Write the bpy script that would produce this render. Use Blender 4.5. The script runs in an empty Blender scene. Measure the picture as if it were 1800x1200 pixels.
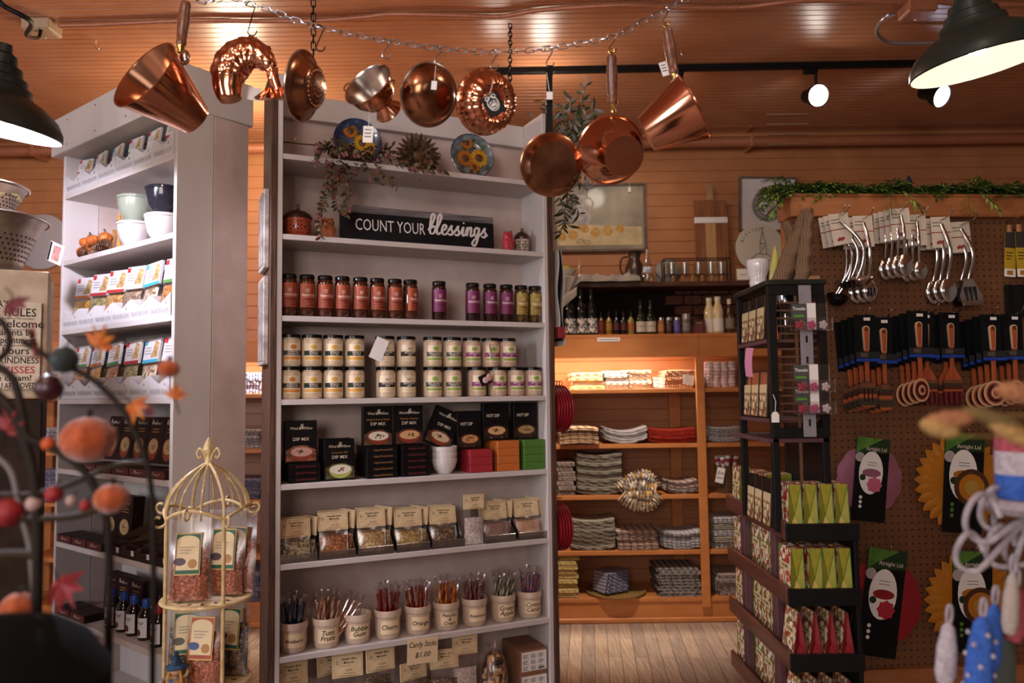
import bpy, math, random
from mathutils import Vector, Matrix, noise
random.seed(7)
PI = math.pi
S = bpy.context.scene
COL = S.collection
# ---------------------------------------------------------------- camera
FPX, EYE, PITCH, ROLL = 1350.0, 1.5, math.atan(90/1350), 0.013
cam_d = bpy.data.cameras.new('camera'); cam = bpy.data.objects.new('camera', cam_d); COL.objects.link(cam)
cam_d.sensor_width = 36.0; cam_d.lens = FPX/1800*36
cam_d.dof.use_dof = True; cam_d.dof.focus_distance = 2.7; cam_d.dof.aperture_fstop = 2.6
cam_d.clip_start = 0.05
CAMR = Matrix.Rotation(PI/2+PITCH, 3, 'X') @ Matrix.Rotation(-ROLL, 3, 'Z')
cam.matrix_world = Matrix.Translation((0, 0, EYE)) @ CAMR.to_4x4()
S.camera = cam
CAMP = Vector((0, 0, EYE))
# ---------------------------------------------------------------- world, exposure
S.view_settings.view_transform = 'Standard'; S.view_settings.look = 'None'
S.view_settings.gamma = 1; S.view_settings.exposure = 0.24
w = bpy.data.worlds.new('world'); S.world = w; w.use_nodes = True
w.node_tree.nodes['Background'].inputs[0].default_value = (1, .82, .72, 1)
w.node_tree.nodes['Background'].inputs[1].default_value = 0.02
# ---------------------------------------------------------------- lamps of the room and added lights
def lamp(kind, name, loc, power, color, size=.1, aim=None, angle=None, blend=.6):
    d = bpy.data.lights.new(name, kind); d.energy = power; d.color = color
    if kind == 'AREA': d.shape = 'SQUARE' if 'window' in name else 'DISK'; d.size = size
    else: d.shadow_soft_size = size
    if kind == 'SPOT': d.spot_size = math.radians(angle); d.spot_blend = blend
    o = bpy.data.objects.new(name, d); COL.objects.link(o); o.location = loc
    if aim is not None: o.rotation_euler = (Vector(aim)-Vector(loc)).to_track_quat('-Z', 'Y').to_euler()
    return o
WARM, COOL = (1, .80, .64), (.93, .93, 1)
# unseen point and spot lights without fixtures, mostly added as fill
# area lights added behind and beside the viewpoint as window daylight
lamp('AREA', 'window_light', (-.95, -2.45, 2.05), 66, (1, .90, .86), 1.4, aim=(-.9, 3.2, 1.9))
lamp('AREA', 'window_light', (-4.3, -1.3, 2.1), 135, (.88, .90, 1), 1.3, aim=(-2.9, 0.9, 1.9))
lamp('AREA', 'window_light', (1.5, -2.45, 2.05), 4, (1, .90, .86), 1.0, aim=(1.2, 3.2, 1.5))
lamp('POINT', 'unseen_light', (-.9, .3, 3.0), 22, (1, .88, .80), .12)  # added fill for the ceiling and shelf fronts, no fixture
lamp('POINT', 'unseen_light', (1.0, 1.5, 3.0), 7, (1, .86, .76), .12)
lamp('POINT', 'unseen_light', (.2, 4.3, 3.15), 5, (1, .86, .72), .06)
lamp('POINT', 'unseen_light', (-1.68, 4.6, 2.95), 38, (1, .82, .58), .1)
lamp('SPOT', 'unseen_light', (.75, 4.3, 3.2), 16, (1, .84, .66), .08, aim=(.75, 5.5, 1.9), angle=100)  # added to brighten the back wall
lamp('SPOT', 'unseen_light', (.35, 3.75, 3.25), 190, (1, .90, .80), .1, aim=(.6, 5.1, .45), angle=44, blend=.8)
# strip light below the counter of the linen shelves
lamp('AREA', 'strip_light', (-.85, 5.125, 1.80), 58, (1, .86, .66), .3).data.shape = 'RECTANGLE'
bpy.data.objects['strip_light'].data.size = 3.9; bpy.data.objects['strip_light'].data.size_y = .04
# ---------------------------------------------------------------- pixels to places
def ray(px, py): return CAMR @ Vector(((px-900)/FPX, (600-py)/FPX, -1))
def onY(px, py, Y):
    d = ray(px, py); return CAMP + d*(Y/d.y)
def onZ(px, py, z):
    d = ray(px, py); return CAMP + d*((z-EYE)/d.z)
def proj(p):
    q = CAMR.transposed() @ (Vector(p)-CAMP); return 900-FPX*q.x/q.z, 600+FPX*q.y/q.z
class Frame:
    """local x along a unit's front, y into its depth, z up"""
    def __init__(s, o, ang): s.M = Matrix.Translation(o) @ Matrix.Rotation(ang, 4, 'Z'); s.I = s.M.inverted(); s.ang = ang
    def at(s, px, py, y=0.0):
        d = s.I.to_3x3() @ ray(px, py); c = s.I @ CAMP; t = (y-c.y)/d.y; return c + d*t
    def x(s, px, y, z):
        lo, hi = -3.0, 4.0
        for _ in range(40):
            m = (lo+hi)/2
            if proj(s.M @ Vector((m, y, z)))[0] < px: lo = m
            else: hi = m
        return lo
    def w(s, x, y, z): return s.M @ Vector((x, y, z))
    def mat(s, x, y, z, rz=0, rx=0, ry=0):
        return s.M @ T(x, y, z) @ RZ(rz) @ RX(rx) @ RY(ry)
def T(x, y, z): return Matrix.Translation((x, y, z))
def RX(a): return Matrix.Rotation(a, 4, 'X')
def RY(a): return Matrix.Rotation(a, 4, 'Y')
def RZ(a): return Matrix.Rotation(a, 4, 'Z')
def SC(x, y, z): return Matrix.Diagonal((x, y, z, 1))
def basis(o, xd, zd):
    """matrix with local z along zd and local x near xd"""
    z = Vector(zd).normalized(); y = z.cross(Vector(xd)).normalized(); x = y.cross(z)
    m = Matrix((x, y, z)).transposed().to_4x4(); m.translation = o; return m
# ---------------------------------------------------------------- materials
def lin(h):
    h = h.lstrip('#'); c = [int(h[i:i+2], 16)/255 for i in (0, 2, 4)]
    return tuple(v/12.92 if v <= .04045 else ((v+.055)/1.055)**2.4 for v in c)
MATS = {}
def mat(name, col='#888888', rough=.5, metal=0, var=.12, scale=30, bump=0, coat=0, emit=0, alpha=1, trans=0, ior=1.45, stretch=(1, 1, 1), col2=None, sheen=0, detail=3):
    if name in MATS: return MATS[name]
    m = bpy.data.materials.new(name); m.use_nodes = True; MATS[name] = m
    N, L = m.node_tree.nodes, m.node_tree.links; b = N['Principled BSDF']
    c = lin(col); c2 = lin(col2) if col2 else tuple(min(1, v*(1-var)) for v in c)
    if var > 0 or col2:
        tc = N.new('ShaderNodeTexCoord'); mp = N.new('ShaderNodeMapping'); nz = N.new('ShaderNodeTexNoise'); rp = N.new('ShaderNodeValToRGB')
        mp.inputs['Scale'].default_value = stretch; nz.inputs['Scale'].default_value = scale; nz.inputs['Detail'].default_value = detail
        L.new(tc.outputs['Object'], mp.inputs[0]); L.new(mp.outputs[0], nz.inputs['Vector'])
        rp.color_ramp.elements[0].position = .35; rp.color_ramp.elements[1].position = .65
        rp.color_ramp.elements[0].color = (*c2, 1); rp.color_ramp.elements[1].color = (*c, 1)
        L.new(nz.outputs['Fac'], rp.inputs[0]); L.new(rp.outputs[0], b.inputs['Base Color'])
        if bump:
            bp = N.new('ShaderNodeBump'); bp.inputs['Strength'].default_value = bump; bp.inputs['Distance'].default_value = .004
            L.new(nz.outputs['Fac'], bp.inputs['Height']); L.new(bp.outputs[0], b.inputs['Normal'])
    else: b.inputs['Base Color'].default_value = (*c, 1)
    b.inputs['Roughness'].default_value = rough; b.inputs['Metallic'].default_value = metal
    b.inputs['Coat Weight'].default_value = coat; b.inputs['Coat Roughness'].default_value = .08
    b.inputs['IOR'].default_value = ior; b.inputs['Transmission Weight'].default_value = trans; b.inputs['Alpha'].default_value = alpha
    b.inputs['Sheen Weight'].default_value = sheen
    if max(c) < .03 and not metal: b.inputs['Specular IOR Level'].default_value = .22
    if emit: b.inputs['Emission Color'].default_value = (*c, 1); b.inputs['Emission Strength'].default_value = emit
    return m
def film(name, tint='#ffffff', clear=.75, rough=.12):
    """thin clear plastic or thin glass: mostly see-through with a sheen"""
    if name in MATS: return MATS[name]
    m = bpy.data.materials.new(name); m.use_nodes = True; MATS[name] = m
    N, L = m.node_tree.nodes, m.node_tree.links; N.remove(N['Principled BSDF'])
    out = N['Material Output']; tr = N.new('ShaderNodeBsdfTransparent'); gl = N.new('ShaderNodeBsdfGlossy'); mx = N.new('ShaderNodeMixShader'); lw = N.new('ShaderNodeLayerWeight'); mr = N.new('ShaderNodeMapRange')
    tr.inputs[0].default_value = (*lin(tint), 1); gl.inputs['Roughness'].default_value = rough; gl.inputs[0].default_value = (.95, .95, .95, 1)
    lw.inputs[0].default_value = .35
    mr.inputs['To Min'].default_value = (1-clear)*.5; mr.inputs['To Max'].default_value = min(1, (1-clear)*2.2)
    L.new(lw.outputs['Facing'], mr.inputs[0]); L.new(mr.outputs[0], mx.inputs[0]); L.new(tr.outputs[0], mx.inputs[1]); L.new(gl.outputs[0], mx.inputs[2]); L.new(mx.outputs[0], out.inputs[0])
    return m
def grains(name, cols, scale=140, rough=.6, coat=0):
    """loose dry goods: coloured cells"""
    if name in MATS: return MATS[name]
    m = bpy.data.materials.new(name); m.use_nodes = True; MATS[name] = m
    N, L = m.node_tree.nodes, m.node_tree.links; b = N['Principled BSDF']
    tc = N.new('ShaderNodeTexCoord'); v = N.new('ShaderNodeTexVoronoi'); rp = N.new('ShaderNodeValToRGB'); sp = N.new('ShaderNodeSeparateColor'); bp = N.new('ShaderNodeBump')
    v.inputs['Scale'].default_value = scale; L.new(tc.outputs['Object'], v.inputs['Vector']); L.new(v.outputs['Color'], sp.inputs[0]); L.new(sp.outputs[0], rp.inputs[0])
    e = rp.color_ramp.elements; rp.color_ramp.interpolation = 'CONSTANT'
    for i, c in enumerate(cols):
        el = e[i] if i < 2 else e.new(i/len(cols)); el.position = i/len(cols); el.color = (*lin(c), 1)
    L.new(rp.outputs[0], b.inputs['Base Color']); bp.inputs['Strength'].default_value = .7; bp.inputs['Distance'].default_value = .003; bp.invert = True
    L.new(v.outputs['Distance'], bp.inputs['Height']); L.new(bp.outputs[0], b.inputs['Normal']); b.inputs['Roughness'].default_value = rough; b.inputs['Coat Weight'].default_value = coat
    return m
def stripes(name, c1, c2, axis=0, period=.03, duty=.5, rough=.9, c3=None, axis2=None, period2=.03, bump=.3):
    """woven cloth with stripes (or checks when axis2 is given)"""
    if name in MATS: return MATS[name]
    m = bpy.data.materials.new(name); m.use_nodes = True; MATS[name] = m
    N, L = m.node_tree.nodes, m.node_tree.links; b = N['Principled BSDF']; tc = N.new('ShaderNodeTexCoord'); sx = N.new('ShaderNodeSeparateXYZ'); L.new(tc.outputs['Object'], sx.inputs[0])
    def band(ax, per, du):
        a = N.new('ShaderNodeMath'); a.operation = 'DIVIDE'; a.inputs[1].default_value = per; L.new(sx.outputs[ax], a.inputs[0])
        f = N.new('ShaderNodeMath'); f.operation = 'FRACT'; L.new(a.outputs[0], f.inputs[0])
        g = N.new('ShaderNodeMath'); g.operation = 'GREATER_THAN'; g.inputs[1].default_value = du; L.new(f.outputs[0], g.inputs[0]); return g
    g = band(axis, period, duty); mx = N.new('ShaderNodeMix'); mx.data_type = 'RGBA'; mx.inputs['A'].default_value = (*lin(c1), 1); mx.inputs['B'].default_value = (*lin(c2), 1)
    L.new(g.outputs[0], mx.inputs['Factor']); o = mx.outputs['Result']
    if axis2 is not None:
        g2 = band(axis2, period2, duty); m2 = N.new('ShaderNodeMix'); m2.data_type = 'RGBA'; m2.inputs['B'].default_value = (*lin(c3 or c2), 1)
        h = N.new('ShaderNodeMath'); h.operation = 'MULTIPLY'; h.inputs[1].default_value = .6; L.new(g2.outputs[0], h.inputs[0])
        L.new(h.outputs[0], m2.inputs['Factor']); L.new(o, m2.inputs['A']); o = m2.outputs['Result']
    L.new(o, b.inputs['Base Color']); b.inputs['Roughness'].default_value = rough
    nz = N.new('ShaderNodeTexNoise'); nz.inputs['Scale'].default_value = 220; bp = N.new('ShaderNodeBump'); bp.inputs['Strength'].default_value = bump; bp.inputs['Distance'].default_value = .003
    L.new(tc.outputs['Object'], nz.inputs['Vector']); L.new(nz.outputs['Fac'], bp.inputs['Height']); L.new(bp.outputs[0], b.inputs['Normal'])
    return m
# ---------------------------------------------------------------- writing
_TXT = {}
def text_geo(s, shear=0.0, bold=0.0, space=1.0):
    k = (s, shear, bold, space)
    if k not in _TXT:
        c = bpy.data.curves.new('t', 'FONT'); c.body = s; c.size = 1; c.shear = shear; c.offset = bold; c.space_character = space; c.resolution_u = 2; c.align_x = 'CENTER'
        o = bpy.data.objects.new('t', c); COL.objects.link(o); dg = bpy.context.evaluated_depsgraph_get()
        me = o.evaluated_get(dg).to_mesh(); vs = [tuple(v.co) for v in me.vertices]; fs = [tuple(p.vertices) for p in me.polygons]
        o.evaluated_get(dg).to_mesh_clear(); bpy.data.objects.remove(o); bpy.data.curves.remove(c)
        _TXT[k] = (vs, fs)
    return _TXT[k]
# ---------------------------------------------------------------- mesh building
class MB:
    def __init__(s): s.v, s.f, s.m, s.s, s.mats = [], [], [], [], []
    def add(s, vs, fs, m, smooth=False, M=None):
        if m not in s.mats: s.mats.append(m)
        k, n = s.mats.index(m), len(s.v)
        s.v += [tuple(M @ Vector(v)) for v in vs] if M is not None else [tuple(v) for v in vs]
        for f in fs: s.f.append(tuple(i+n for i in f)); s.m.append(k); s.s.append(smooth)
        return s
    def box(s, x0, x1, y0, y1, z0, z1, m, b=0, M=None):
        cx, cy, cz, hx, hy, hz = (x0+x1)/2, (y0+y1)/2, (z0+z1)/2, abs(x1-x0)/2, abs(y1-y0)/2, abs(z1-z0)/2
        b = min(b, hx*.9, hy*.9, hz*.9)
        if b <= 0:
            vs = [(cx+i*hx, cy+j*hy, cz+k*hz) for i in (-1, 1) for j in (-1, 1) for k in (-1, 1)]
            return s.add(vs, [(0, 1, 3, 2), (4, 6, 7, 5), (0, 4, 5, 1), (2, 3, 7, 6), (0, 2, 6, 4), (1, 5, 7, 3)], m, False, M)
        vs, ix = [], {}
        for i in (-1, 1):
            for j in (-1, 1):
                for k in (-1, 1):
                    for a in range(3):
                        e = [b, b, b]; e[a] = 0; ix[i, j, k, a] = len(vs); vs.append((cx+i*(hx-e[0]), cy+j*(hy-e[1]), cz+k*(hz-e[2])))
        fs = []; R = (-1, 1)
        for a in range(3):
            for q in R:
                o = [x for x in range(3) if x != a]; f = []
                for (p, r) in ((-1, -1), (1, -1), (1, 1), (-1, 1)):
                    t = [0, 0, 0]; t[a] = q; t[o[0]] = p; t[o[1]] = r; f.append(ix[(*t, a)])
                fs.append(f)
            o = [x for x in range(3) if x != a]
            for p in R:
                for r in R:
                    t = [0, 0, 0]; t[o[0]] = p; t[o[1]] = r; u = list(t); t[a] = -1; u[a] = 1
                    fs.append([ix[(*t, o[0])], ix[(*u, o[0])], ix[(*u, o[1])], ix[(*t, o[1])]])
        for i in R:
            for j in R:
                for k in R: fs.append([ix[i, j, k, 0], ix[i, j, k, 1], ix[i, j, k, 2]])
        C = Vector((cx, cy, cz)); out = []
        for f in fs:
            p = [Vector(vs[i]) for i in f]; n = (p[1]-p[0]).cross(p[2]-p[0])
            out.append(tuple(f) if n.dot(sum(p, Vector())/len(p)-C) > 0 else tuple(reversed(f)))
        return s.add(vs, out, m, False, M)
    def lathe(s, prof, m, n=24, M=None, smooth=True, fn=None, arc=None, cap=False):
        """prof: (r, z) from the bottom up, outside first; fn(angle, i) scales r"""
        vs, fs = [], []; full = arc is None; a0, a1 = arc or (0, 2*PI); c = n if full else n+1
        for i, (r, z) in enumerate(prof):
            for k in range(c):
                a = a0+(a1-a0)*k/n; q = r*(fn(a, i) if fn else 1); vs.append((q*math.cos(a), q*math.sin(a), z))
        for i in range(len(prof)-1):
            for k in range(n):
                k2 = (k+1) % c; fs.append((i*c+k, i*c+k2, (i+1)*c+k2, (i+1)*c+k))
        if cap and full and prof[0][0] > 1e-6: fs.append(tuple(range(c-1, -1, -1)))
        if cap and full and prof[-1][0] > 1e-6: b = (len(prof)-1)*c; fs.append(tuple(range(b, b+c)))
        return s.add(vs, fs, m, smooth, M)
    def tube(s, pts, r, m, n=8, closed=False, M=None, smooth=True):
        P = [Vector(p) for p in pts]; N = len(P); R = r if isinstance(r, (list, tuple)) else [r]*N; vs, fs = [], []
        up = None
        for i in range(N):
            a, b = (P[(i-1) % N], P[(i+1) % N]) if closed else (P[max(i-1, 0)], P[min(i+1, N-1)])
            t = (b-a); t = t.normalized() if t.length > 1e-9 else Vector((0, 0, 1))
            if up is None: up = t.cross(Vector((0, 0, 1)) if abs(t.z) < .9 else Vector((1, 0, 0))).normalized()
            up = (up - t*up.dot(t)); up = up.normalized() if up.length > 1e-9 else t.orthogonal().normalized(); q = t.cross(up)
            for k in range(n):
                g = 2*PI*k/n; vs.append(P[i]+(up*math.cos(g)+q*math.sin(g))*R[i])
        for i in range(N if closed else N-1):
            for k in range(n): fs.append((i*n+k, i*n+(k+1) % n, ((i+1) % N)*n+(k+1) % n, ((i+1) % N)*n+k))
        if not closed: fs += [tuple(range(n-1, -1, -1)), tuple(range((N-1)*n, N*n))]
        return s.add(vs, fs, m, smooth, M)
    def prism(s, out, z0, z1, m, M=None, smooth=False):
        """outline (x, y) counter-clockwise, extruded along z"""
        n = len(out); vs = [(x, y, z0) for x, y in out]+[(x, y, z1) for x, y in out]
        fs = [tuple(range(n-1, -1, -1)), tuple(range(n, 2*n))]+[(i, (i+1) % n, n+(i+1) % n, n+i) for i in range(n)]
        return s.add(vs, fs, m, smooth, M)
    def grid(s, fn, nu, nv, m, smooth=True, M=None):
        vs = [fn(i/nu, j/nv) for i in range(nu+1) for j in range(nv+1)]; k = nv+1
        return s.add(vs, [(i*k+j, (i+1)*k+j, (i+1)*k+j+1, i*k+j+1) for i in range(nu) for j in range(nv)], m, smooth, M)
    def ball(s, c, r, m, n=16, k=10, M=None, fn=None):
        r = r if isinstance(r, (tuple, list)) else (r, r, r)
        pr = [(max(math.sin(PI*i/k), 1e-7 if i in (0, k) else 0), -math.cos(PI*i/k)) for i in range(k+1)]
        MM = T(*c) @ SC(*r); return s.lathe(pr, m, n, (M @ MM) if M is not None else MM, True, fn)
    def text(s, t, size, m, M, shear=0, bold=0, fn=None, width=None, space=1.0):
        """flat lettering in the local xz plane facing -y, centred on the origin; fn maps (x, z) to a point"""
        vs, fs = text_geo(t, shear, bold, space); k = size
        if width and vs:
            w = max(v[0] for v in vs)-min(v[0] for v in vs)
            if w*k > width: k = width/w
        if fn: return s.add([fn(v[0]*k, v[1]*k) for v in vs], fs, m, False, M)
        return s.add([(v[0]*k, 0, v[1]*size-.33*size) for v in vs], fs, m, False, M)
    def mesh(s, name):
        me = bpy.data.meshes.new(name); me.from_pydata(s.v, [], s.f); me.update()
        me.polygons.foreach_set('material_index', s.m); me.polygons.foreach_set('use_smooth', s.s)
        for m in s.mats: me.materials.append(m)
        if any(s.s): me.set_sharp_from_angle(angle=math.radians(40))
        return me
    def build(s, name, parent=None, M=None):
        return link(name, s.mesh(name), parent, M)
def link(name, me, parent=None, M=None):
    o = bpy.data.objects.new(name, me); COL.objects.link(o)
    if parent is not None: o.parent = parent
    if M is not None:
        if parent is None: o.matrix_world = M
        else: o.matrix_local = M
    return o
def tag(o, label=None, cat=None, group=None, kind=None):
    if label: o['label'] = label
    if cat: o['category'] = cat
    if group: o['group'] = group
    if kind: o['kind'] = kind
    return o
def thing(name, label, cat, M, group=None):
    o = bpy.data.objects.new(name, None); COL.objects.link(o); o.matrix_world = M; o.empty_display_size = .02
    return tag(o, label, cat, group)
KIDS = {}
def kids(o):
    return [c for c in COL.objects if c.parent is o]
def dup(root, M, label=None, group=None, tree=None):
    """a copy of a thing with copies of its parts and sub-parts; tree = kids listed once by family()"""
    r = root.copy(); COL.objects.link(r); r.matrix_world = M
    if label: r['label'] = label
    if group: r['group'] = group
    for ch, gs in tree or family(root):
        c = ch.copy(); COL.objects.link(c); c.parent = r
        for g in gs:
            d = g.copy(); COL.objects.link(d); d.parent = c
    return r
def family(root): return [(c, kids(c)) for c in kids(root)]
ORD = ('first', 'second', 'third', 'fourth', 'fifth', 'sixth', 'seventh', 'eighth', 'ninth', 'tenth', 'eleventh', 'twelfth', 'thirteenth', 'fourteenth')
def struct(name, mb, M=None): return tag(mb.build(name, None, M), kind='structure')
PROTO = {}
def copies(key, build, M, label, group=None):
    """the first call builds the thing, later calls copy it with its parts"""
    if key not in PROTO:
        o = build(); o.matrix_world = M; PROTO[key] = (o, family(o)); o['label'] = label
        if group: o['group'] = group
        return o
    return dup(PROTO[key][0], M, label, group, PROTO[key][1])
def root(name, cat): return thing(name, None, cat, Matrix())
def wrap(r, dz=0): return lambda x, z: (r*math.sin(x/r), -r*math.cos(x/r), z+dz)
# ================================================================ common materials
white_paint = mat('white_paint', '#c9bfba', .55, scale=9, col2='#c2b8b2', stretch=(1, 1, .25), bump=.08)
white_side = mat('white_board', '#c2aea5', .6, scale=12, col2='#b8a299', bump=.1)  # warmer than white_paint: orange bounce light put into the colour
brown_wood = mat('brown_plank', '#5a3a28', .75, scale=24, col2='#3a2317', stretch=(6, 6, .35), bump=.5)
orange_paint = mat('orange_wall_paint', '#b0744a', .42, scale=7, col2='#a66c43')
ceil_paint = mat('orange_ceiling_paint', '#b47c5a', .34, scale=5, col2='#aa7250')
shelf_paint = mat('orange_shelf_paint', '#c47c42', .5, scale=14, col2='#b87038', stretch=(.4, 1, 1))
dark_wood = mat('dark_mantel_wood', '#5b3221', .5, scale=20, col2='#33190f', stretch=(.4, 3, 3), bump=.2)
black_iron = mat('black_iron', '#141312', .45, .6, var=.2)
black_paint = mat('black_paint', '#0e0d0d', .5, var=.2)
steel = mat('steel', '#c9c6c4', .22, 1, var=.08)
zinc = mat('zinc_chain', '#c8cbd2', .25, 1, var=.1, scale=90)
paper = mat('white_paper', '#e6e0da', .7, var=.03)
cream_card = mat('cream_card', '#e4cba2', .75, col2='#d8bc90', scale=40)
ink = mat('black_ink', '#17120f', .6, var=0)
red_ink = mat('red_ink', '#a8232a', .6, var=0)
clear = film('clear_plastic', '#fbf8f6', .82, .22)
glass = film('clear_glass', '#f0f3ef', .78, .03)
# ================================================================ the room
WY, CZ, XL, XR, YB = 5.5, 3.37, -4.4, 4.4, -2.6
plaster = mat('grey_plaster', '#9a9088', .8, scale=4, var=.1)
def floorboards():
    if 'floor_planks' in MATS: return MATS['floor_planks']
    m = mat('floor_planks', '#b5a090', .5, scale=9, col2='#9a8472', stretch=(9, .5, 1), bump=.15)
    N, L = m.node_tree.nodes, m.node_tree.links; b = N['Principled BSDF']
    tc = N.new('ShaderNodeTexCoord'); mp = N.new('ShaderNodeMapping'); mp.inputs['Rotation'].default_value = (0, 0, PI/2+.1)
    br = N.new('ShaderNodeTexBrick'); br.inputs['Scale'].default_value = 1; br.inputs['Brick Width'].default_value = .9; br.inputs['Row Height'].default_value = .075
    br.inputs['Mortar Size'].default_value = .0018; br.inputs['Color1'].default_value = (1.05, 1, .95, 1); br.inputs['Color2'].default_value = (.72, .72, .76, 1); br.inputs['Mortar'].default_value = (.25, .2, .17, 1)
    br.offset = .37; mx = N.new('ShaderNodeMix'); mx.data_type = 'RGBA'; mx.blend_type = 'MULTIPLY'; mx.inputs['Factor'].default_value = 1
    src = b.inputs['Base Color'].links[0].from_socket
    L.new(tc.outputs['Object'], mp.inputs[0]); L.new(mp.outputs[0], br.inputs['Vector']); L.new(src, mx.inputs['A']); L.new(br.outputs['Color'], mx.inputs['B']); L.new(mx.outputs['Result'], b.inputs['Base Color'])
    return m
struct('floor', MB().box(XL, XR, YB, WY+.1, -.1, 0, floorboards()))
def grooved(a, b, period, groove, depth):
    """profile (t, d) of boards with grooves between a and b"""
    p = [(a, 0)]; t = a+period
    while t < b-.01: p += [(t-groove, 0), (t-groove*.6, depth), (t-groove*.4, depth), (t, 0)]; t += period
    return p+[(b, 0)]
mb = MB(); p = grooved(YB, WY, .052, .007, .006); n = len(p)
mb.add([(XL, y, CZ+d) for y, d in p]+[(XR, y, CZ+d) for y, d in p], [(i, i+1, n+i+1, n+i) for i in range(n-1)], ceil_paint)
mb.box(XL, XR, YB, WY+.1, CZ+.02, CZ+.1, ceil_paint); struct('ceiling', mb)
mb = MB(); p = grooved(0, CZ, .086, .006, .006); n = len(p)
mb.add([(XL, WY+d, z) for z, d in p]+[(XR, WY+d, z) for z, d in p], [(i, n+i, n+i+1, i+1) for i in range(n-1)], orange_paint)
mb.box(XL, XR, WY+.02, WY+.12, 0, CZ, orange_paint); struct('wall_back', mb)
struct('wall_left', MB().box(XL-.1, XL, YB, WY, 0, CZ, plaster))
struct('wall_right', MB().box(XR, XR+.1, YB, WY, 0, CZ, plaster))
struct('wall_rear', MB().box(XL, XR, YB-.1, YB, 0, CZ, plaster))
mb = MB(); mb.box(XL, XR, WY-.05, WY, CZ-.09, CZ, orange_paint, .02); struct('trim_1', mb)
win_frame, pane_m = mat('window_frame_paint', '#cfc8c0', .5, var=.05), mat('pale_pane', '#c9ced6', .1, var=.03)  # unseen windows added to house the area lights
for i, (M_, w_) in enumerate(((T(-.95, YB+.001, 2.05), .74), (T(1.5, YB+.001, 2.05), .54), (T(XL+.001, -1.3, 2.1) @ RZ(-PI/2), .69))):
    o = struct('window_%d' % (i+1), MB().box(-w_, w_, 0, .012, -w_, w_, pane_m), M_); mb = MB()
    for a, b, c, d in ((-w_-.08, w_+.08, w_, w_+.09), (-w_-.08, w_+.08, -w_-.09, -w_), (-w_-.08, -w_, -w_, w_), (w_, w_+.08, -w_, w_), (-.02, .02, -w_, w_)): mb.box(a, b, 0, .05, c, d, win_frame, .004)
    mb.build('window_frame', o)
# ================================================================ the two white shelving units
CU = Frame(Vector((onY(485, 695, 2.85).x, 2.85, 0)), 0)
_r = onY(967, 689, 3.318); _d = Vector((_r.x-CU.M.translation.x, 3.318-2.85)); CW = _d.length
CU = Frame(CU.M.translation, math.atan2(_d.y, _d.x)); CD = .235
_a, _b = onY(101, 699, 3.40), onY(304, 697, 2.80); _d = Vector((_b.x-_a.x, _b.y-_a.y)); LW = _d.length
LU = Frame(Vector((_a.x, _a.y, 0)), math.atan2(_d.y, _d.x)); LD = .30
TS = .02
CSZ = [CU.at(491, y).z for y in (268, 410, 554, 702, 852, 993, 1156)]; CTOP = CU.at(490, 128).z
CSZ.append(CSZ[-1]-.32)
LSZ = [LU.at(x, y).z for x, y in ((307, 268), (302, 408), (297.5, 554), (295, 699), (293, 845), (292, 1000), (290, 1154))]
LSZ.append(LSZ[-1]-.32)
cu = thing('shelving_unit', 'tall white shelving unit with brown plank sides holding jars and candy crocks', 'shelving', CU.M)
for sx in (0, CW-TS): MB().box(sx, sx+TS, 0, CD, 0, CTOP, white_paint, .002).build('side_panel', cu)
MB().box(TS, CW-TS, CD-.012, CD, 0, CTOP, white_side).build('back_panel', cu)
for z in CSZ: MB().box(TS, CW-TS, .001, CD-.013, z-.021, z, white_paint, .0015).build('shelf', cu)
MB().box(TS, CW-TS, CD-.05, CD-.013, CTOP-.1, CTOP-.001, white_paint, .002).build('top_rail', cu)
for sx in (-.024, CW+.001): tag(MB().box(sx, sx+.023, -.004, CD+.01, 0, CTOP+.02, brown_wood, .002).build('plank_cladding', cu), 'dark brown rough plank along the outer side')
lu = thing('shelving_unit', 'tall white shelving unit with a boxed cornice holding soup pouches and mixing bowls', 'shelving', LU.M)
LTOP = LU.at(300, 190, 0).z
for sx in (0, LW-TS): MB().box(sx, sx+TS, 0, LD*.5-.001, 0, LTOP, white_paint, .002).box(sx, sx+TS, LD*.5+.001, LD, 0, LTOP, white_side, .002).build('side_panel', lu)
MB().box(TS, LW-TS, LD-.012, LD, 0, LTOP, white_paint).build('back_panel', lu)
for z in LSZ: MB().box(TS, LW-TS, .001, LD-.013, z-.022, z, white_paint, .0015).build('shelf', lu)
mb = MB().box(-.06, LW+.004, -.03, LD+.02, LTOP, LTOP+.17, white_paint, .004)
for i in range(4):
    for z in (.03, .14): mb.lathe([(0.0001, 0), (.004, .0005), (.0035, .002), (.0001, .0025)], black_iron, 8, T(.1+i*.27, -.029, LTOP+z) @ RX(PI/2))
mb.build('cornice', lu)
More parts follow.
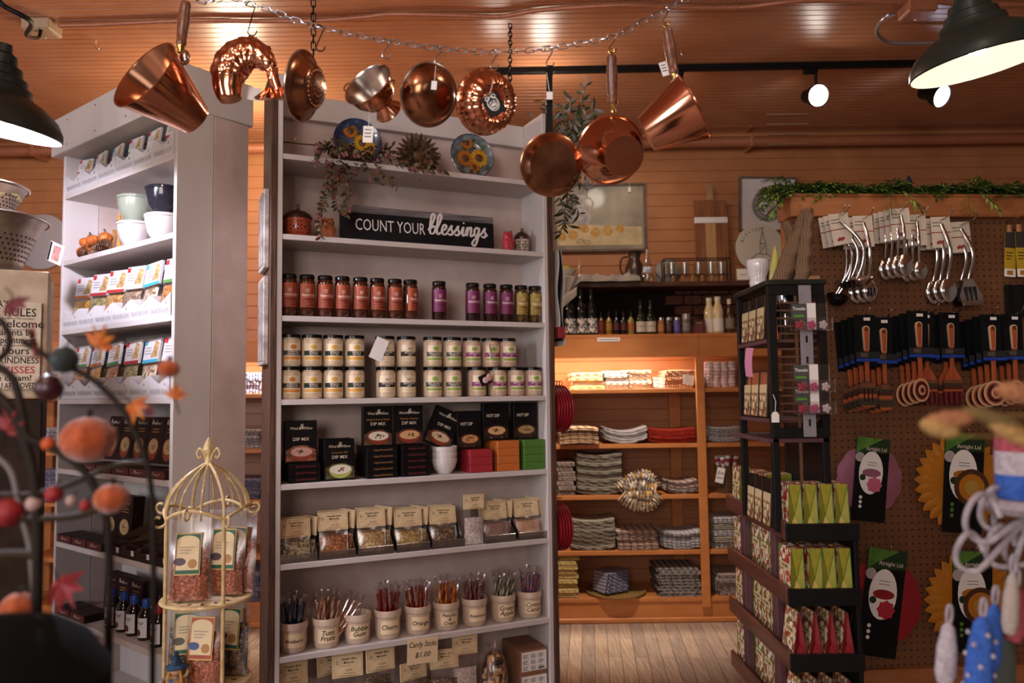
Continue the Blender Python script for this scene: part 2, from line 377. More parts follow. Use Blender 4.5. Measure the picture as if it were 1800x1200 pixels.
# side boards get a thin dark joint like the photo's split side
# ================================================================ ceiling fixtures
def smooth_path(P, k=6):
    P = [Vector(p) for p in P]; out = []
    for i in range(len(P)-1):
        a, b, c, d = P[max(i-1, 0)], P[i], P[i+1], P[min(i+2, len(P)-1)]
        for j in range(k):
            t = j/k; out.append(.5*((2*b)+(c-a)*t+(2*a-5*b+4*c-d)*t*t+(3*b-a-3*c+d)*t**3))
    return out+[P[-1]]
conduit_m = mat('painted_conduit', '#a8694a', .45, .2, var=.15, scale=40)
flex_m = mat('grey_flex_conduit', '#b5aaa8', .35, .8, var=.1, scale=40)
def resample(P, step):
    out, acc = [P[0]], 0
    for i in range(1, len(P)):
        a, b = P[i-1], P[i]; l = (b-a).length; t = step-acc
        while t <= l: out.append(a+(b-a)*(t/l)); t += step
        acc = (acc+l) % step
    return out
def flex(path, r, m, name, label, cat, step=.007):
    P = resample(smooth_path(path), step); mb = MB(); mb.tube(P, [r*(1 if i % 2 else .8) for i in range(len(P))], m, 8)
    return tag(mb.build(name), label, cat)
flex([onZ(x, y, CZ-.014) for x, y in ((104, 45), (150, 44), (200, 42), (340, 36), (450, 37), (560, 36), (640, 30), (690, 25), (800, 27), (880, 29), (950, 18), (1090, 9), (1180, 13), (1300, 13), (1410, 2), (1580, 4))], .013, conduit_m, 'flexible_conduit', 'long painted flexible conduit running along the boarded ceiling', 'conduit')
flex([onZ(x, y, CZ-.03-d) for x, y, d in ((1572, 24, .0), (1560, 28, .02), (1545, 42, .03), (1541, 58, .03), (1556, 72, .03), (1580, 76, .03), (1640, 75, .03), (1700, 74, .02), (1760, 70, 0))], .011, flex_m, 'flexible_conduit', 'short bare metal conduit bending round to the green barn lamp', 'conduit')
flex([onZ(x, y, CZ-.014) for x, y in ((1640, 2), (1700, 8), (1800, 8), (1900, 9))], .013, conduit_m, 'flexible_conduit', 'painted conduit leaving the ceiling box beside the green barn lamp', 'conduit')
def junction(px, py, lab, m):
    p = onZ(px, py, CZ); t = thing('junction_box', lab, 'junction box', T(*p))
    MB().box(-.07, .07, -.06, .06, -.055, 0, m, .006).build('box_body', t)
    MB().box(-.062, .062, -.052, .052, -.06, -.055, m, .002).lathe([(.006, 0), (.005, .003)], steel, 8, T(0, .03, -.063)).build('cover_plate', t)
box_m = mat('cream_box', '#b59a7d', .5, var=.1)
junction(74, 40, 'cream electrical box on the ceiling above the black barn lamp', box_m)
junction(1612, 8, 'brown electrical box on the ceiling beside the green barn lamp', conduit_m)
for px, py, lab in ((168, 80, 'small wire cup hook screwed in the ceiling near the cream electrical box'), (1197, 92, 'small wire cup hook in the ceiling beside the wood handled pan')):
    P = [(0, 0, 0), (0, 0, -.03), (.006, 0, -.042), (.016, 0, -.044), (.02, 0, -.032)]
    tag(MB().tube(smooth_path(P, 4), .0022, steel, 6).build('cup_hook', None, T(*onZ(px, py-8, CZ))), lab, 'hook')
# wall pipes
for (py, r, lab) in ((218, .02, 'thin painted pipe running along the top of the back wall'), (248, .038, 'thick painted pipe running below the thin one on the back wall')):
    p = onY(1400, py, WY-.14); t = thing('wall_pipe', lab, 'pipe', T(XL+.02, WY-.14, p.z))
    MB().tube([(0, 0, 0), (XR-XL-.04, 0, 0)], r, conduit_m, 16).build('pipe', t)
    for x in (1.0, 3.2, 5.14, 6.1): MB().box(x-.012, x+.012, -r-.004, .14, -r-.004, r+.004, conduit_m, .003).build('bracket', t)
# track and spot heads
ta, tb = onZ(842, 127, CZ-.02), onZ(1612, 113, CZ-.02)
_d = tb-ta; tm = basis(Vector((ta.x, ta.y, CZ-.034)), _d, (0, 0, 1)); tl = Vector((_d.x, _d.y, 0)).length
tag(MB().box(0, tl, -.018, .018, 0, .034, black_paint, .003).build('lighting_track', None, tm), 'long black lighting track fixed across the ceiling', 'lighting track')
def track_head(px, aim, e, col, lab):
    t0 = ta+(tb-ta)*((px-842)/(1612-842)); t0.z = CZ-.034
    o = thing('spotlight', lab, 'spotlight', T(*t0), 'spotlights on the ceiling track')
    MB().box(-.04, .04, -.016, .016, -.03, 0, black_paint, .004).tube([(.03, 0, -.02), (.03, 0, -.16)], .009, black_paint, 8).build('adapter', o)
    D = Vector(aim).normalized(); c = Vector((.0, -.01, -.165)); M = basis(c-D*.07, (0, 0, 1), D)
    MB().lathe([(.03, 0), (.038, .01), (.038, .07), (.056, .1), (.062, .15), (.058, .15), (.05, .1)], black_paint, 24, M).build('can', o)
    em = mat('lamp_lens_'+str(e)+col[1:], col, .4, var=0, emit=e)
    MB().lathe([(.0001, .138), (.05, .14), (.057, .143)], em, 24, M).build('lens', o)
    M2 = o.matrix_world @ M @ T(0, 0, .17)
    lamp('SPOT', 'spot_beam', M2.translation, 14, WARM if col != '#dfe4ff' else (.75, .8, 1), .04, aim=M2.translation+D, angle=70)
track_head(1425, (.10, -.93, -.33), 26, '#fff3e6', 'black track spotlight with a warm glowing lens')
track_head(1632, (.34, -.78, -.5), 26, '#dfe4ff', 'black track spotlight with a bluish lens tucked behind the green lamp')
track_head(872, (.1, -.9, -.4), 26, '#fff3e5', 'black track spotlight hidden behind the fluted ring mould')
track_head(1190, (-.35, -.6, -.7), 12, '#fff3e7', 'black track spotlight half hidden behind the copper pan')
# barn lamps
def barn_lamp(px, py, Y, tilt, shade_m, name_lab, e, col):
    c = onY(px, py, Y); o = thing('barn_lamp', name_lab, 'pendant lamp', T(*c) @ RX(.06) @ RY(tilt))
    MB().lathe([(.196, -.004), (.2, 0), (.197, .022), (.178, .055), (.14, .085), (.105, .102), (.098, .108), (.094, .13), (.08, .137), (.076, .158), (.062, .165), (.058, .19), (.042, .197), (.038, .225), (.022, .235), (.018, .26), (.0001, .262)], shade_m, 48).build('shade', o)
    inn = mat('white_enamel_'+name_lab[:5], '#efe9e2', .35, var=.02)
    MB().lathe([(.196, -.004), (.19, .02), (.172, .05), (.135, .078), (.09, .1), (.0001, .104)], inn, 48).build('inner_reflector', o)
    bz = .003 if 'white' in name_lab else .062; o_ = o; o = kids(o)[-1]; MB().ball((0, 0, bz), (.03, .03, .036), mat('bulb_'+name_lab[:5], col, .3, var=0, emit=e), 16, 10).tube([(0, 0, .09), (0, 0, .104)], .016, steel, 12).build('bulb', o); o = o_
    return o, c
green_m = mat('green_enamel', '#1d2b25', .35, var=.2, scale=8, col2='#2b2a25')
dkgreen_m = mat('black_brown_enamel', '#2c2a24', .4, var=.3, scale=8, col2='#1b1c18')
bl, bc = barn_lamp(-17, 221, 2.35, .2, dkgreen_m, 'black enamel barn lamp blazing white beside the white cornice', 1700, '#e9e8ff')
MB().tube([(0, 0, .26), (0, 0, .97)], .009, black_iron, 8, M=RY(-.2)).build('stem', bl)
k = onY(9, 12, 2.35); q = onZ(72, 52, CZ-.06)
tag(MB().tube(smooth_path([k+Vector((-.02, 0, .02)), k, k+Vector((.02, .1, .0)), (k+q)*.5+Vector((0, 0, -.06)), q+Vector((0, -.02, -.05)), q], 5), .008, black_paint, 8).build('lamp_cable'), 'black cable from the black barn lamp to the cream ceiling box', 'cable')
br, bc2 = barn_lamp(1722, 112, 2.35, -.17, green_m, 'green enamel barn lamp hanging over the pegboard', 36, '#fff0d8')
MB().tube([(0, 0, .26), (0, 0, .83)], .012, black_iron, 8, M=RY(.17)).build('stem', br)
# ================================================================ chain with copper pans
def link_geo(mb, a, b, roll, m, wdt, r):
    """one stadium link from a to b"""
    a, b = Vector(a), Vector(b); t = (b-a).normalized(); u = t.cross(Vector((0, 1, 0)) if abs(t.y) < .9 else Vector((1, 0, 0))).normalized(); v = t.cross(u); s = u*math.cos(roll)+v*math.sin(roll)
    L = (b-a).length+2*r*1.6; c = (a+b)/2; P = []
    for i in range(12):
        g = 2*PI*i/12; x, y = math.cos(g), math.sin(g); P.append(c+t*(x*wdt+(L/2-wdt)*(1 if x > 0 else -1 if x < 0 else 0))+s*y*wdt)
    mb.tube(P, r, m, 6, True)
def chain(path, pitch, m, wdt, r, name, lab):
    P = resample(smooth_path(path, 8), pitch); mb = MB()
    for i in range(len(P)-1): link_geo(mb, P[i], P[i+1], .35 if i % 2 else PI/2+.35, m, wdt, r)
    return tag(mb.build(name), lab, 'chain')
HY = 1.9
CH = [(285, -640), (318, -60), (412, -4), (480, 19), (550, 45), (680, 72), (800, 88), (870, 91), (965, 85), (1075, 65), (1130, 38), (1195, 0), (1260, -70), (1420, -640)]
chain([onY(x, y, HY) for x, y in CH], .0215, zinc, .0062, .0017, 'pot_chain', 'bright steel chain slung across the ceiling carrying copper pans')
chain([onY(551, 100, 3.02), onY(550, -250, 3.02)], .03, black_iron, .009, .0026, 'hanging_chain', 'black chain above the sunflower plates, behind the copper colander')
chain([onY(896, 215, 3.47), onZ(897, 36, CZ)], .03, black_iron, .009, .0026, 'hanging_chain', 'black chain running from the ceiling down behind the fluted ring mould')
def chain_y(px):
    for i in range(len(CH)-1):
        if CH[i][0] <= px <= CH[i+1][0]:
            t = (px-CH[i][0])/(CH[i+1][0]-CH[i][0]); return CH[i][1]+t*(CH[i+1][1]-CH[i][1])
def s_hook(px, py_end, m=zinc, lab=''):
    a, b = onY(px, chain_y(px)-3, HY), onY(px, py_end, HY); h = a.z-b.z; r = min(.009, h*.24)
    P = [(-r*1.6, 0, h-r*1.6), (-r, 0, h-r*.4), (0, 0, h), (r, 0, h-r*.5), (r*.8, 0, h-r*1.6), (0, 0, h*.5), (-r*.8, 0, r*1.6), (-r, 0, r*.5), (0, 0, 0), (r, 0, r*.4), (r*1.5, 0, r*1.6)]
    tag(MB().tube(smooth_path(P, 4), .0017, m, 6).build('s_hook', None, T(*b) @ RZ(.5)), lab, 'hook', 'hooks on the pan chain')
copper = mat('polished_copper', '#dd9f80', .13, 1, scale=9, col2='#cf8a68')
copper_old = mat('aged_copper', '#c08a68', .2, 1, scale=14, col2='#85573c')
tin = mat('tinned_inside', '#c9bcb2', .22, 1, var=.15, scale=14)
brass = mat('brass', '#c9a25a', .25, 1, var=.1)
handle_wood = mat('turned_handle_wood', '#7a4a30', .4, scale=30, col2='#5b3220', stretch=(3, 3, .3), coat=.3)
def axis_mat(px, py, d, Y=HY):
    """stand a lathed body at a pixel's ray; d = (to the viewer's right, up, towards the viewer)"""
    t = -ray(px, py).normalized(); r = Vector((0, 0, 1)).cross(t).normalized(); d = r*d[0]+t.cross(r)*d[1]+t*d[2]
    return basis(onY(px, py, Y), (1, .1, 0) if abs(d.x) < .9 else (0, 0, 1), d)
def wood_handle(o, a, b):
    """turned handle from the ferrule at a to the ring at b, world points"""
    a, b = Vector(a), Vector(b); L = (b-a).length; M = o.matrix_world.inverted() @ basis(a, (1, 0, 0), b-a)
    MB().lathe([(.009, 0), (.0125, L*.06), (.013, L*.12), (.0115, L*.14), (.0135, L*.3), (.015, L*.62), (.0125, L*.85), (.0135, L*.9), (.011, L*.97), (.004, L)], handle_wood, 16, M).build('handle', o); o = kids(o)[-1]
    MB().lathe([(.007, -L*.13), (.0065, -L*.06), (.0095, -L*.02), (.0105, .006), (.0095, .012)], brass, 14, M).build('ferrule', o)
    MB().tube([(.007*math.cos(i*PI/5), 0, L+.006+.007*math.sin(i*PI/5)) for i in range(10)], .0016, brass, 6, True, M).build('hanging_ring', o)
def price_tag(o, px, py, wpx, hpx, rot=0, Y=HY, m=None, string=None, writing=True):
    s = Y/FPX; M = o.matrix_world.inverted() @ T(*onY(px, py, Y)) @ RY(rot); w, h = wpx*s/2, hpx*s/2; mb = MB()
    mb.box(-w, w, -.0005, .0005, -h, h, m or paper)
    if writing:
        for i in range(3): mb.box(-w*.7, w*.6, -.0012, -.0005, h*(.5-.42*i), h*(.5-.42*i)+h*.1, ink)
    t = mb.build('price_tag', o, M); tag(t, 'small paper price tag')
    if string: q = M.inverted() @ o.matrix_world.inverted() @ onY(*string, Y); MB().tube([(0, 0, h*.9), q], .0007, paper, 5).build('string', t)
    return t
def pan_body(o, rr, br, h, out_m, in_m, rim=.004, rivet=True):
    MB().lathe([(.0001, 0), (br*.96, 0), (br, .003), (rr, h), (rr+rim, h+.002), (rr+rim, h+.0045), (rr-.001, h+.004)], out_m, 56).build('pan_wall', o)
    MB().lathe([(rr-.001, h+.004), (rr-.003, h), (br-.003, .005), (.0001, .0045)], in_m, 56).build('pan_inside', o)
o = thing('copper_pan', 'deep copper flared pan with turned wooden handle hanging above the white cornice', 'pan', axis_mat(345, 211, (-.73, .57, .37), 1.96))
pan_body(o, .098, .044, .16, copper, mat('copper_inside', '#d29c7c', .16, 1, var=.1, scale=10))
wood_handle(o, onY(318, 82, 1.9), onY(327, 2, 1.9)); s_hook(326, -2, zinc, 'steel hook holding the deep copper flared pan by its handle')
MB().ball((0, 0, 0), (.013, .01, .02), tin, M=o.matrix_world.inverted() @ T(*onY(325, 101, 1.87))).build('handle_bracket', o)
o = thing('copper_pan', 'copper flared pan with a white tag, turned away at the end of the chain', 'pan', axis_mat(1136, 237, (.89, .45, -.06)))
pan_body(o, .087, .047, .128, copper, tin)
wood_handle(o, onY(1185, 133, HY), onY(1172, 48, HY)); s_hook(1170, 45, brass, 'brass hook holding the copper pan with the white tag'); price_tag(o, 1168, 121, 14, 26, -.3)
o = thing('copper_pan', 'copper saucepan showing its round base, wooden handle, hung beside the iron handled pan', 'pan', axis_mat(1097, 274, (-.28, .13, -.95), 1.86))
pan_body(o, .086, .051, .12, copper, tin)
wood_handle(o, onY(1077, 186, 1.95), onY(1075, 95, 1.92)); s_hook(1076, 93, brass, 'brass hook holding the copper saucepan that shows its base')
o = thing('copper_pan', 'small copper frying pan with a long black iron handle', 'pan', axis_mat(973, 291, (-.16, .05, -.98), 1.86))
pan_body(o, .075, .06, .034, copper_old, tin)
a, b = onY(965, 246, 1.885), onY(966, 122, 1.9); M = o.matrix_world.inverted() @ basis(a, (1, 0, 0), b-a); L = (b-a).length
MB().prism([(-.013, -.012), (.013, -.012), (.0085, .03), (.0075, L-.02), (.011, L-.004), (.006, L+.01), (-.006, L+.01), (-.011, L-.004), (-.0075, L-.02), (-.0085, .03)], -.003, .003, black_iron, M @ RX(PI/2)).build('handle', o)
s_hook(966, 118, zinc, 'steel hook holding the black iron handle'); price_tag(o, 966, 168, 11, 14, 0, 1.87, string=(961, 128), writing=False)
# fluted ring mould
o = thing('ring_mould', 'fluted copper ring mould with a square black tag showing a white bear face', 'cake mould', axis_mat(852, 180, (.5, -.03, .86)))
fl = lambda a, i: 1+((.02 if i < 5 else .03)*math.cos(20*a+i*.3) if 2 <= i <= 8 else 0)
MB().lathe([(.082, -.002), (.082, .002), (.077, .006), (.076, .022), (.07, .038), (.06, .05), (.048, .056), (.038, .052), (.029, .04), (.024, .015), (.022, 0)], copper, 112, None, True, fl).build('mould_wall', o)
t = price_tag(o, 868, 184, 33, 40, -.47, 1.80, black_paint, (868, 140), False); t['label'] = 'square black tag with a white bear face'
mb = MB(); wh = mat('white_print', '#e8e4de', .6, var=0)
def ring_pts(cx, cz, rx, rz, n=20, a0=0, a1=2*PI): return [(cx+rx*math.cos(a0+(a1-a0)*i/n), -.0012, cz+rz*math.sin(a0+(a1-a0)*i/n)) for i in range(n+1)]
mb.tube(ring_pts(0, .003, .013, .018), .0011, wh, 5); mb.tube(ring_pts(-.008, .019, .005, .005, 10), .001, wh, 5); mb.tube(ring_pts(.008, .019, .005, .005, 10), .001, wh, 5)
mb.tube(ring_pts(0, -.004, .007, .006, 14), .0011, wh, 5); mb.ball((0, -.001, -.001), (.003, .0008, .002), wh); mb.ball((-.005, -.001, .008), (.0016, .0008, .0016), wh); mb.ball((.005, -.001, .008), (.0016, .0008, .0016), wh)
for i in range(7): mb.tube([(-.011+.0035*i, -.0012, .012-.002*abs(i-3)), (-.009+.003*i, -.0012, -.012+.001*i)], .0005, wh, 4)
mb.build('bear_print', t); s_hook(868, 122, zinc, 'steel hook holding the fluted ring mould')
# basin
o = thing('copper_basin', 'round copper basin with a silvery rolled rim and small tag', 'basin', axis_mat(768, 170, (-.45, .08, -.89), 1.88))
MB().lathe([(.0001, 0), (.03, .001), (.05, .008), (.066, .026), (.073, .04), (.079, .042), (.079, .046), (.072, .045), (.062, .026), (.04, .008), (.0001, .005)], copper_old, 48).build('basin_wall', o)
MB().tube([(.078*math.cos(i*PI/24), .078*math.sin(i*PI/24), .044) for i in range(48)], .003, steel, 8, True).build('rolled_rim', o)
price_tag(o, 763, 150, 10, 16, .1, 1.83, string=(766, 116), writing=False); s_hook(770, 113, zinc, 'steel hook holding the copper basin')
# small footed colander
o = thing('small_colander', 'small footed copper colander with bright silvery inside and a white price tag', 'colander', axis_mat(684, 197, (-.55, .66, .5), 1.92))
MB().lathe([(.036, 0), (.037, .003), (.03, .012), (.022, .026), (.02, .03), (.04, .04), (.055, .062), (.062, .09), (.066, .094), (.066, .097)], copper, 40).build('colander_bowl', o)
MB().lathe([(.066, .097), (.061, .092), (.053, .063), (.038, .042), (.0001, .034)], tin, 40).build('tinned_lining', o)
for sg in (1, -1): MB().tube(smooth_path([(sg*.06, -.014, .085), (sg*.08, -.012, .09), (sg*.086, 0, .092), (sg*.08, .012, .09), (sg*.06, .014, .085)], 4), .002, brass, 6, M=RZ(-.5 if sg > 0 else -.55)).build('loop_handle', o)
price_tag(o, 647, 236, 18, 30, .06, 1.86, string=(650, 192)); s_hook(678, 103, zinc, 'steel hook holding the small footed colander')
# big shallow colander
o = thing('shallow_colander', 'round copper colander with pierced bowl, seen nearly edge on', 'colander', axis_mat(560, 155, (-.87, .03, -.48)))
MB().lathe([(.0001, 0), (.03, .001), (.05, .006), (.056, .012), (.066, .03), (.078, .04), (.0865, .043), (.0865, .046), (.077, .044), (.06, .026), (.04, .008), (.0001, .004)], copper_old, 48).build('colander_bowl', o)
mb = MB(); hole = mat('pierced_hole', '#f0c9a0', .5, var=0)
for q in range(4):
    for i in range(6+6*q): a = 2*PI*i/(6+6*q); mb.lathe([(.0017, -.0006), (.0017, .001)], hole, 6, T((.008+.012*q)*math.cos(a), (.008+.012*q)*math.sin(a), .0005+.0015*max(0, q-1)))
mb.build('pierced_holes', o); MB().tube([(.087*math.cos(i*PI/24), .087*math.sin(i*PI/24), .0445) for i in range(48)], .0025, tin, 8, True).build('rolled_rim', o)
s_hook(562, 90, black_iron, 'dark hook holding the pierced copper colander')
# fish mould
o = thing('fish_mould', 'curled copper fish mould with embossed scales and a tail fin', 'mould', T(*onY(442, 120, HY)))
def fish():
    spine = smooth_path([onY(x, y, HY) for x, y in ((406, 176), (401, 150), (406, 118), (426, 98), (450, 96), (472, 114), (481, 138), (488, 160))], 8); N = len(spine); mb = MB(); n = 28
    def f(u, v):
        i = min(int(u*(N-1)), N-2); t = u*(N-1)-i; p = spine[i].lerp(spine[i+1], t); d = (spine[i+1]-spine[i]).normalized(); s = d.cross(Vector((0, 1, 0))).normalized(); a = v*2*PI
        r = (.013+.031*math.sin(PI*min(1, u*1.15+.12))**.8) if u < .87 else .013
        e = 1+.12*abs(math.sin(u*40+(PI/2 if int(v*12) % 2 else 0)))*abs(math.sin(v*12*PI)) if .2 < u < .86 else 1
        return p+s*math.cos(a)*r*e+Vector((0, 1, 0))*math.sin(a)*r*.8*e
    mb.grid(f, 150, 48, copper); mb.add([f(0, j/n) for j in range(n)], [tuple(range(n))], copper); mb.build('fish_body', o, o.matrix_world.inverted())
    mb = MB(); C = spine[-1]
    def tail(u, v):
        w = .018+.044*u; x = (v-.5)*2; return C+Vector((x*w+.006*u, -.008+.004*math.cos(x*16), -.028*u+.008))
    mb.grid(tail, 6, 30, copper); mb.grid(lambda u, v: tail(u, v)+Vector((0, .016, 0)), 6, 30, copper); mb.grid(lambda u, v: tail(1, u)+Vector((0, .016*v, 0)), 30, 1, copper); mb.build('tail_fin', o, o.matrix_world.inverted())
    mb = MB(); top = onY(447, 80, HY)
    mb.grid(lambda u, v: onY(420+56*u, 84-20*math.sin(PI*min(1, u*1.3))*v-4*abs(math.sin(u*25))*v, HY)+Vector((0, .008*(1-v)*(-1 if True else 1), 0)), 30, 4, copper)
    mb.grid(lambda u, v: onY(420+56*u, 84-20*math.sin(PI*min(1, u*1.3))*v-4*abs(math.sin(u*25))*v, HY)+Vector((0, .012*(1-v), 0)), 30, 4, copper); mb.build('dorsal_fin', o, o.matrix_world.inverted())
    MB().lathe([(.0055, 0), (.0055, .002), (.003, .003)], copper, 12, o.matrix_world.inverted() @ T(*onY(402, 150, HY-.026)) @ RX(PI/2)).build('eye', o)
fish(); s_hook(442, 62, black_iron, 'dark hook holding the copper fish mould'); price_tag(o, 446, 165, 24, 24, .2, 1.93, writing=False)
# ================================================================ goods on the central white unit
black_lid = mat('black_lid', '#151312', .3, .4, var=.1)
def on_shelf(U, Z, k, px, y, rz=0, dz=0, rx=0, ry=0):
    z = Z[k]+dz+.0008; return U.mat(U.x(px, y, z), y, z, rz, rx, ry)
# ---- tall salsa jars
def tall_jar(kind, col, col2, body):
    def b():
        r, h = .0305, .163; o = root('salsa_jar', 'jar')
        MB().lathe([(.0001, .0), (r-.003, .0), (r, .004), (r, h-.03), (r-.002, h-.022), (r-.006, h-.017), (r-.006, h-.014)], mat('salsa_'+kind, body, .12, scale=60, col2='#2a120b', coat=.9), 28).build('glass_jar', o)
        MB().lathe([(r-.004, h-.017), (r-.002, h-.015), (r-.002, h-.003), (r-.004, h), (.0001, h)], black_lid, 28).build('lid', o)
        R = r+.0005; m = mat('label_'+kind, col, .5, scale=30, col2=col2); mb = MB(); mb.lathe([(R, .035), (R, .128)], m, 24, arc=(-PI/2-1.25, -PI/2+1.25))
        pale = mat('label_print_'+kind[:3], '#e8d3c4', .6, var=0); mid = mat('label_block_'+kind, col2, .6, scale=40, col2='#5b1c18')
        for q in range(3):
            R2 = .0016+.0028*q; mb.tube([wrap(R+.0002)(-.004+R2*math.cos(a*.42), .1+R2*math.sin(a*.42)) for a in range(15)], .00045, pale, 4)
        mb.tube([wrap(R+.0002)(x, z) for x, z in ((.012, .094), (.013, .104), (.012, .113), (.014, .12))], .0012, ink, 5)
        mb.text('TRADICOM', .0155, pale, None, bold=.012, fn=lambda x, z: wrap(R+.0006)(x, .078+z), width=.06)
        for i in range(3): mb.lathe([(R+.0003, .04+.011*i), (R+.0003, .048+.011*i)], mid, 14, arc=(-PI/2-.8, -PI/2+.8))
        mb.build('paper_label', o); return o
    return b
jr = tall_jar('red', '#ad5230', '#93402a', '#5a2a17'); jp = tall_jar('purple', '#7d2658', '#651c46', '#26100f'); jg = tall_jar('gold', '#a88d3c', '#8a7330', '#5b4a1e')
RX8 = (507.7, 539.4, 571.2, 601.6, 633.3, 663, 694, 721.4)
for i, px in enumerate(RX8):
    copies('jr', jr, on_shelf(CU, CSZ, 2, px, .05, .1 if i < 7 else .65), ('%s red labelled salsa jar from the brown post' % ORD[i]) if i < 7 else 'red labelled salsa jar at the row end, its label turned aside', 'red labelled salsa jars')
for px, l in ((772, 'purple labelled salsa jar standing alone mid shelf'), (831, 'first of three purple labelled salsa jars standing together'), (861.6, 'middle one of three purple labelled salsa jars standing together'), (890.5, 'purple labelled salsa jar touching the gold labelled jars')):
    copies('jp', jp, on_shelf(CU, CSZ, 2, px, .05, random.uniform(-.1, .2)), l, 'purple labelled salsa jars')
for px, l in ((916.5, 'gold labelled salsa jar next to the purple ones'), (940.6, 'gold labelled salsa jar against the shelf side panel')):
    copies('jg', jg, on_shelf(CU, CSZ, 2, px, .05, .1), l, 'gold labelled salsa jars')
# ---- squat dip jars, stacked in two tiers
def dip_jar(kind, band, blob, stripe, lines, body='#d8c2a6'):
    def b():
        r, h = .0395, .1225; o = root('dip_jar', 'jar')
        MB().lathe([(.0001, 0), (r-.005, 0), (r-.001, .004), (r, .01), (r, h-.026), (r-.002, h-.019), (r-.006, h-.015), (r-.006, h-.01)], mat('dip_'+body[1:], body, .14, scale=25, col2='#c9b08f', coat=.8), 28).build('glass_jar', o)
        MB().lathe([(r-.004, h-.013), (r-.001, h-.012), (r-.001, h-.002), (r-.003, h), (.0001, h)], black_lid, 28).build('lid', o)
        R = r+.0005; mb = MB(); A = lambda a: (-PI/2-a, -PI/2+a)
        mb.lathe([(R, .022), (R, .088)], mat('dip_label_'+body[1:], '#e3cfae', .5, var=.04), 20, arc=A(.85))
        mb.lathe([(R+.0004, .042), (R+.0004, .06)], mat('band_'+band[1:], band, .5, var=.05), 20, arc=A(.98))
        mb.lathe([(R+.0003, .026), (R+.0003, .037)], mat('band_'+stripe[1:], stripe, .5, var=.05), 20, arc=A(.85))
        if blob: mb.grid(lambda u, v: wrap(R+.0006)(.012*u*math.cos(v*2*PI), .074+.009*u*math.sin(v*2*PI)), 3, 16, mat('band_'+blob[1:], blob, .5, var=.1, scale=300))
        else: mb.text('NC', .016, ink, None, .3, fn=lambda x, z: wrap(R+.0006)(x, .066+z))
        pr = mat('label_print_red', '#e8d3c4', .6, var=0)
        for i, t in enumerate(lines): mb.text(t, .0088, pr, None, bold=.015, fn=lambda x, z, i=i: wrap(R+.0009)(x, .0525-.008*i+z), width=.058)
        mb.build('paper_label', o); return o
    return b
DJ = {'c': (dip_jar('c', '#3b3f30', '#c9803a', '#d98a3a', ('CHIPOTLE', 'CHEESE DIP')), 'chipotle dip jar with an orange blob'),
      'b': (dip_jar('b', '#23301f', '#d8a840', '#dba23c', ('BREAD &', 'BUTTER')), 'yellow striped dip jar'),
      'a': (dip_jar('a', '#2c2825', None, '#d9c49c', ('ARTICHOKE', 'LEAF')), 'artichoke dip jar with black band'),
      'd': (dip_jar('d', '#35452b', '#93b04e', '#93a94c', ('DILL & GARLIC', 'CHEESE DIP')), 'green striped dill dip jar'),
      'p': (dip_jar('p', '#86306a', '#8aa548', '#8fa04a', ('ASPARAGUS', 'DIP'), '#c2a193'), 'purple banded dip jar')}
LOW = ((172, 'c', 'beside the brown post'), (304, 'b', 'first after the chipotle jar'), (434, 'b', 'middle one of its three'), (565, 'b', 'last before the shelf gap'), (755, 'a', 'just after the shelf gap'), (880, 'a', 'second after the shelf gap'), (1040, 'd', 'next to the artichoke jars'), (1160, 'd', 'next to the purple banded jars'),
       (1310, 'p', 'carrying a garlic picture tag'), (1435, 'p', 'second of its four'), (1545, 'p', 'third of its four'), (1650, 'p', 'alone at the shelf end'))
UP = ((172, 'c', 'beside the brown post'), (304, 'b', 'first after the chipotle jar'), (434, 'b', 'middle one of its three'), (565, 'b', 'last before the shelf gap'), (750, 'a', 'partly behind a white tag'), (880, 'a', 'beside the tagged jar'), (1040, 'd', 'next to the artichoke jars'), (1160, 'd', 'next to the purple banded jars'), (1280, 'p', 'first of three'), (1395, 'p', 'middle of three with a small tag'), (1497, 'p', 'last of three'))
for row, tier, dz in ((LOW, 'bottom tier', 0), (UP, 'top tier', .123)):
    for x, k, w_ in row:
        M = on_shelf(CU, CSZ, 3, 460+x/3.4615, .055, random.uniform(-.06, .18), dz)
        if dz: M = on_shelf(CU, CSZ, 3, 460+x/3.4615, .055, random.uniform(-.06, .18), 0); M = T(0, 0, dz) @ M
        o = copies('dj'+k, DJ[k][0], M, '%s, %s, %s' % (DJ[k][1], tier, w_), 'dip jars stacked in two tiers')
        if 'white tag' in w_: MB().box(-.026, .026, -.001, 0, -.045, .045, paper).tube([(-.01, -.001, .042), (0, .01, .055), (.01, .02, .05)], .0008, ink, 5).build('price_tag', o, T(-.035, -.05, .068) @ RY(.42) @ RX(-.1))
        if 'small tag' in w_: MB().box(-.009, .009, -.001, 0, -.03, .03, paper).build('price_tag', o, T(-.018, -.045, .065) @ RY(-.15) @ RZ(.7))
        if 'garlic' in w_:
            mb = MB().box(-.026, .026, -.0012, 0, -.022, .022, mat('garlic_tag', '#2a1a20', .4, var=.2)); mb.ball((.0, -.003, -.003), (.014, .003, .013), mat('garlic', '#c98aa0', .5, var=.2, scale=200, col2='#e0c8c8')); mb.ball((.02, -.003, .002), (.011, .003, .016), mat('shell_print', '#b7663a', .5, col2='#e2cdb8', scale=250)); tag(mb.build('garlic_tag', o, T(.018, -.045, .07) @ RY(-.4)), 'dark tag with a picture of a garlic bulb')
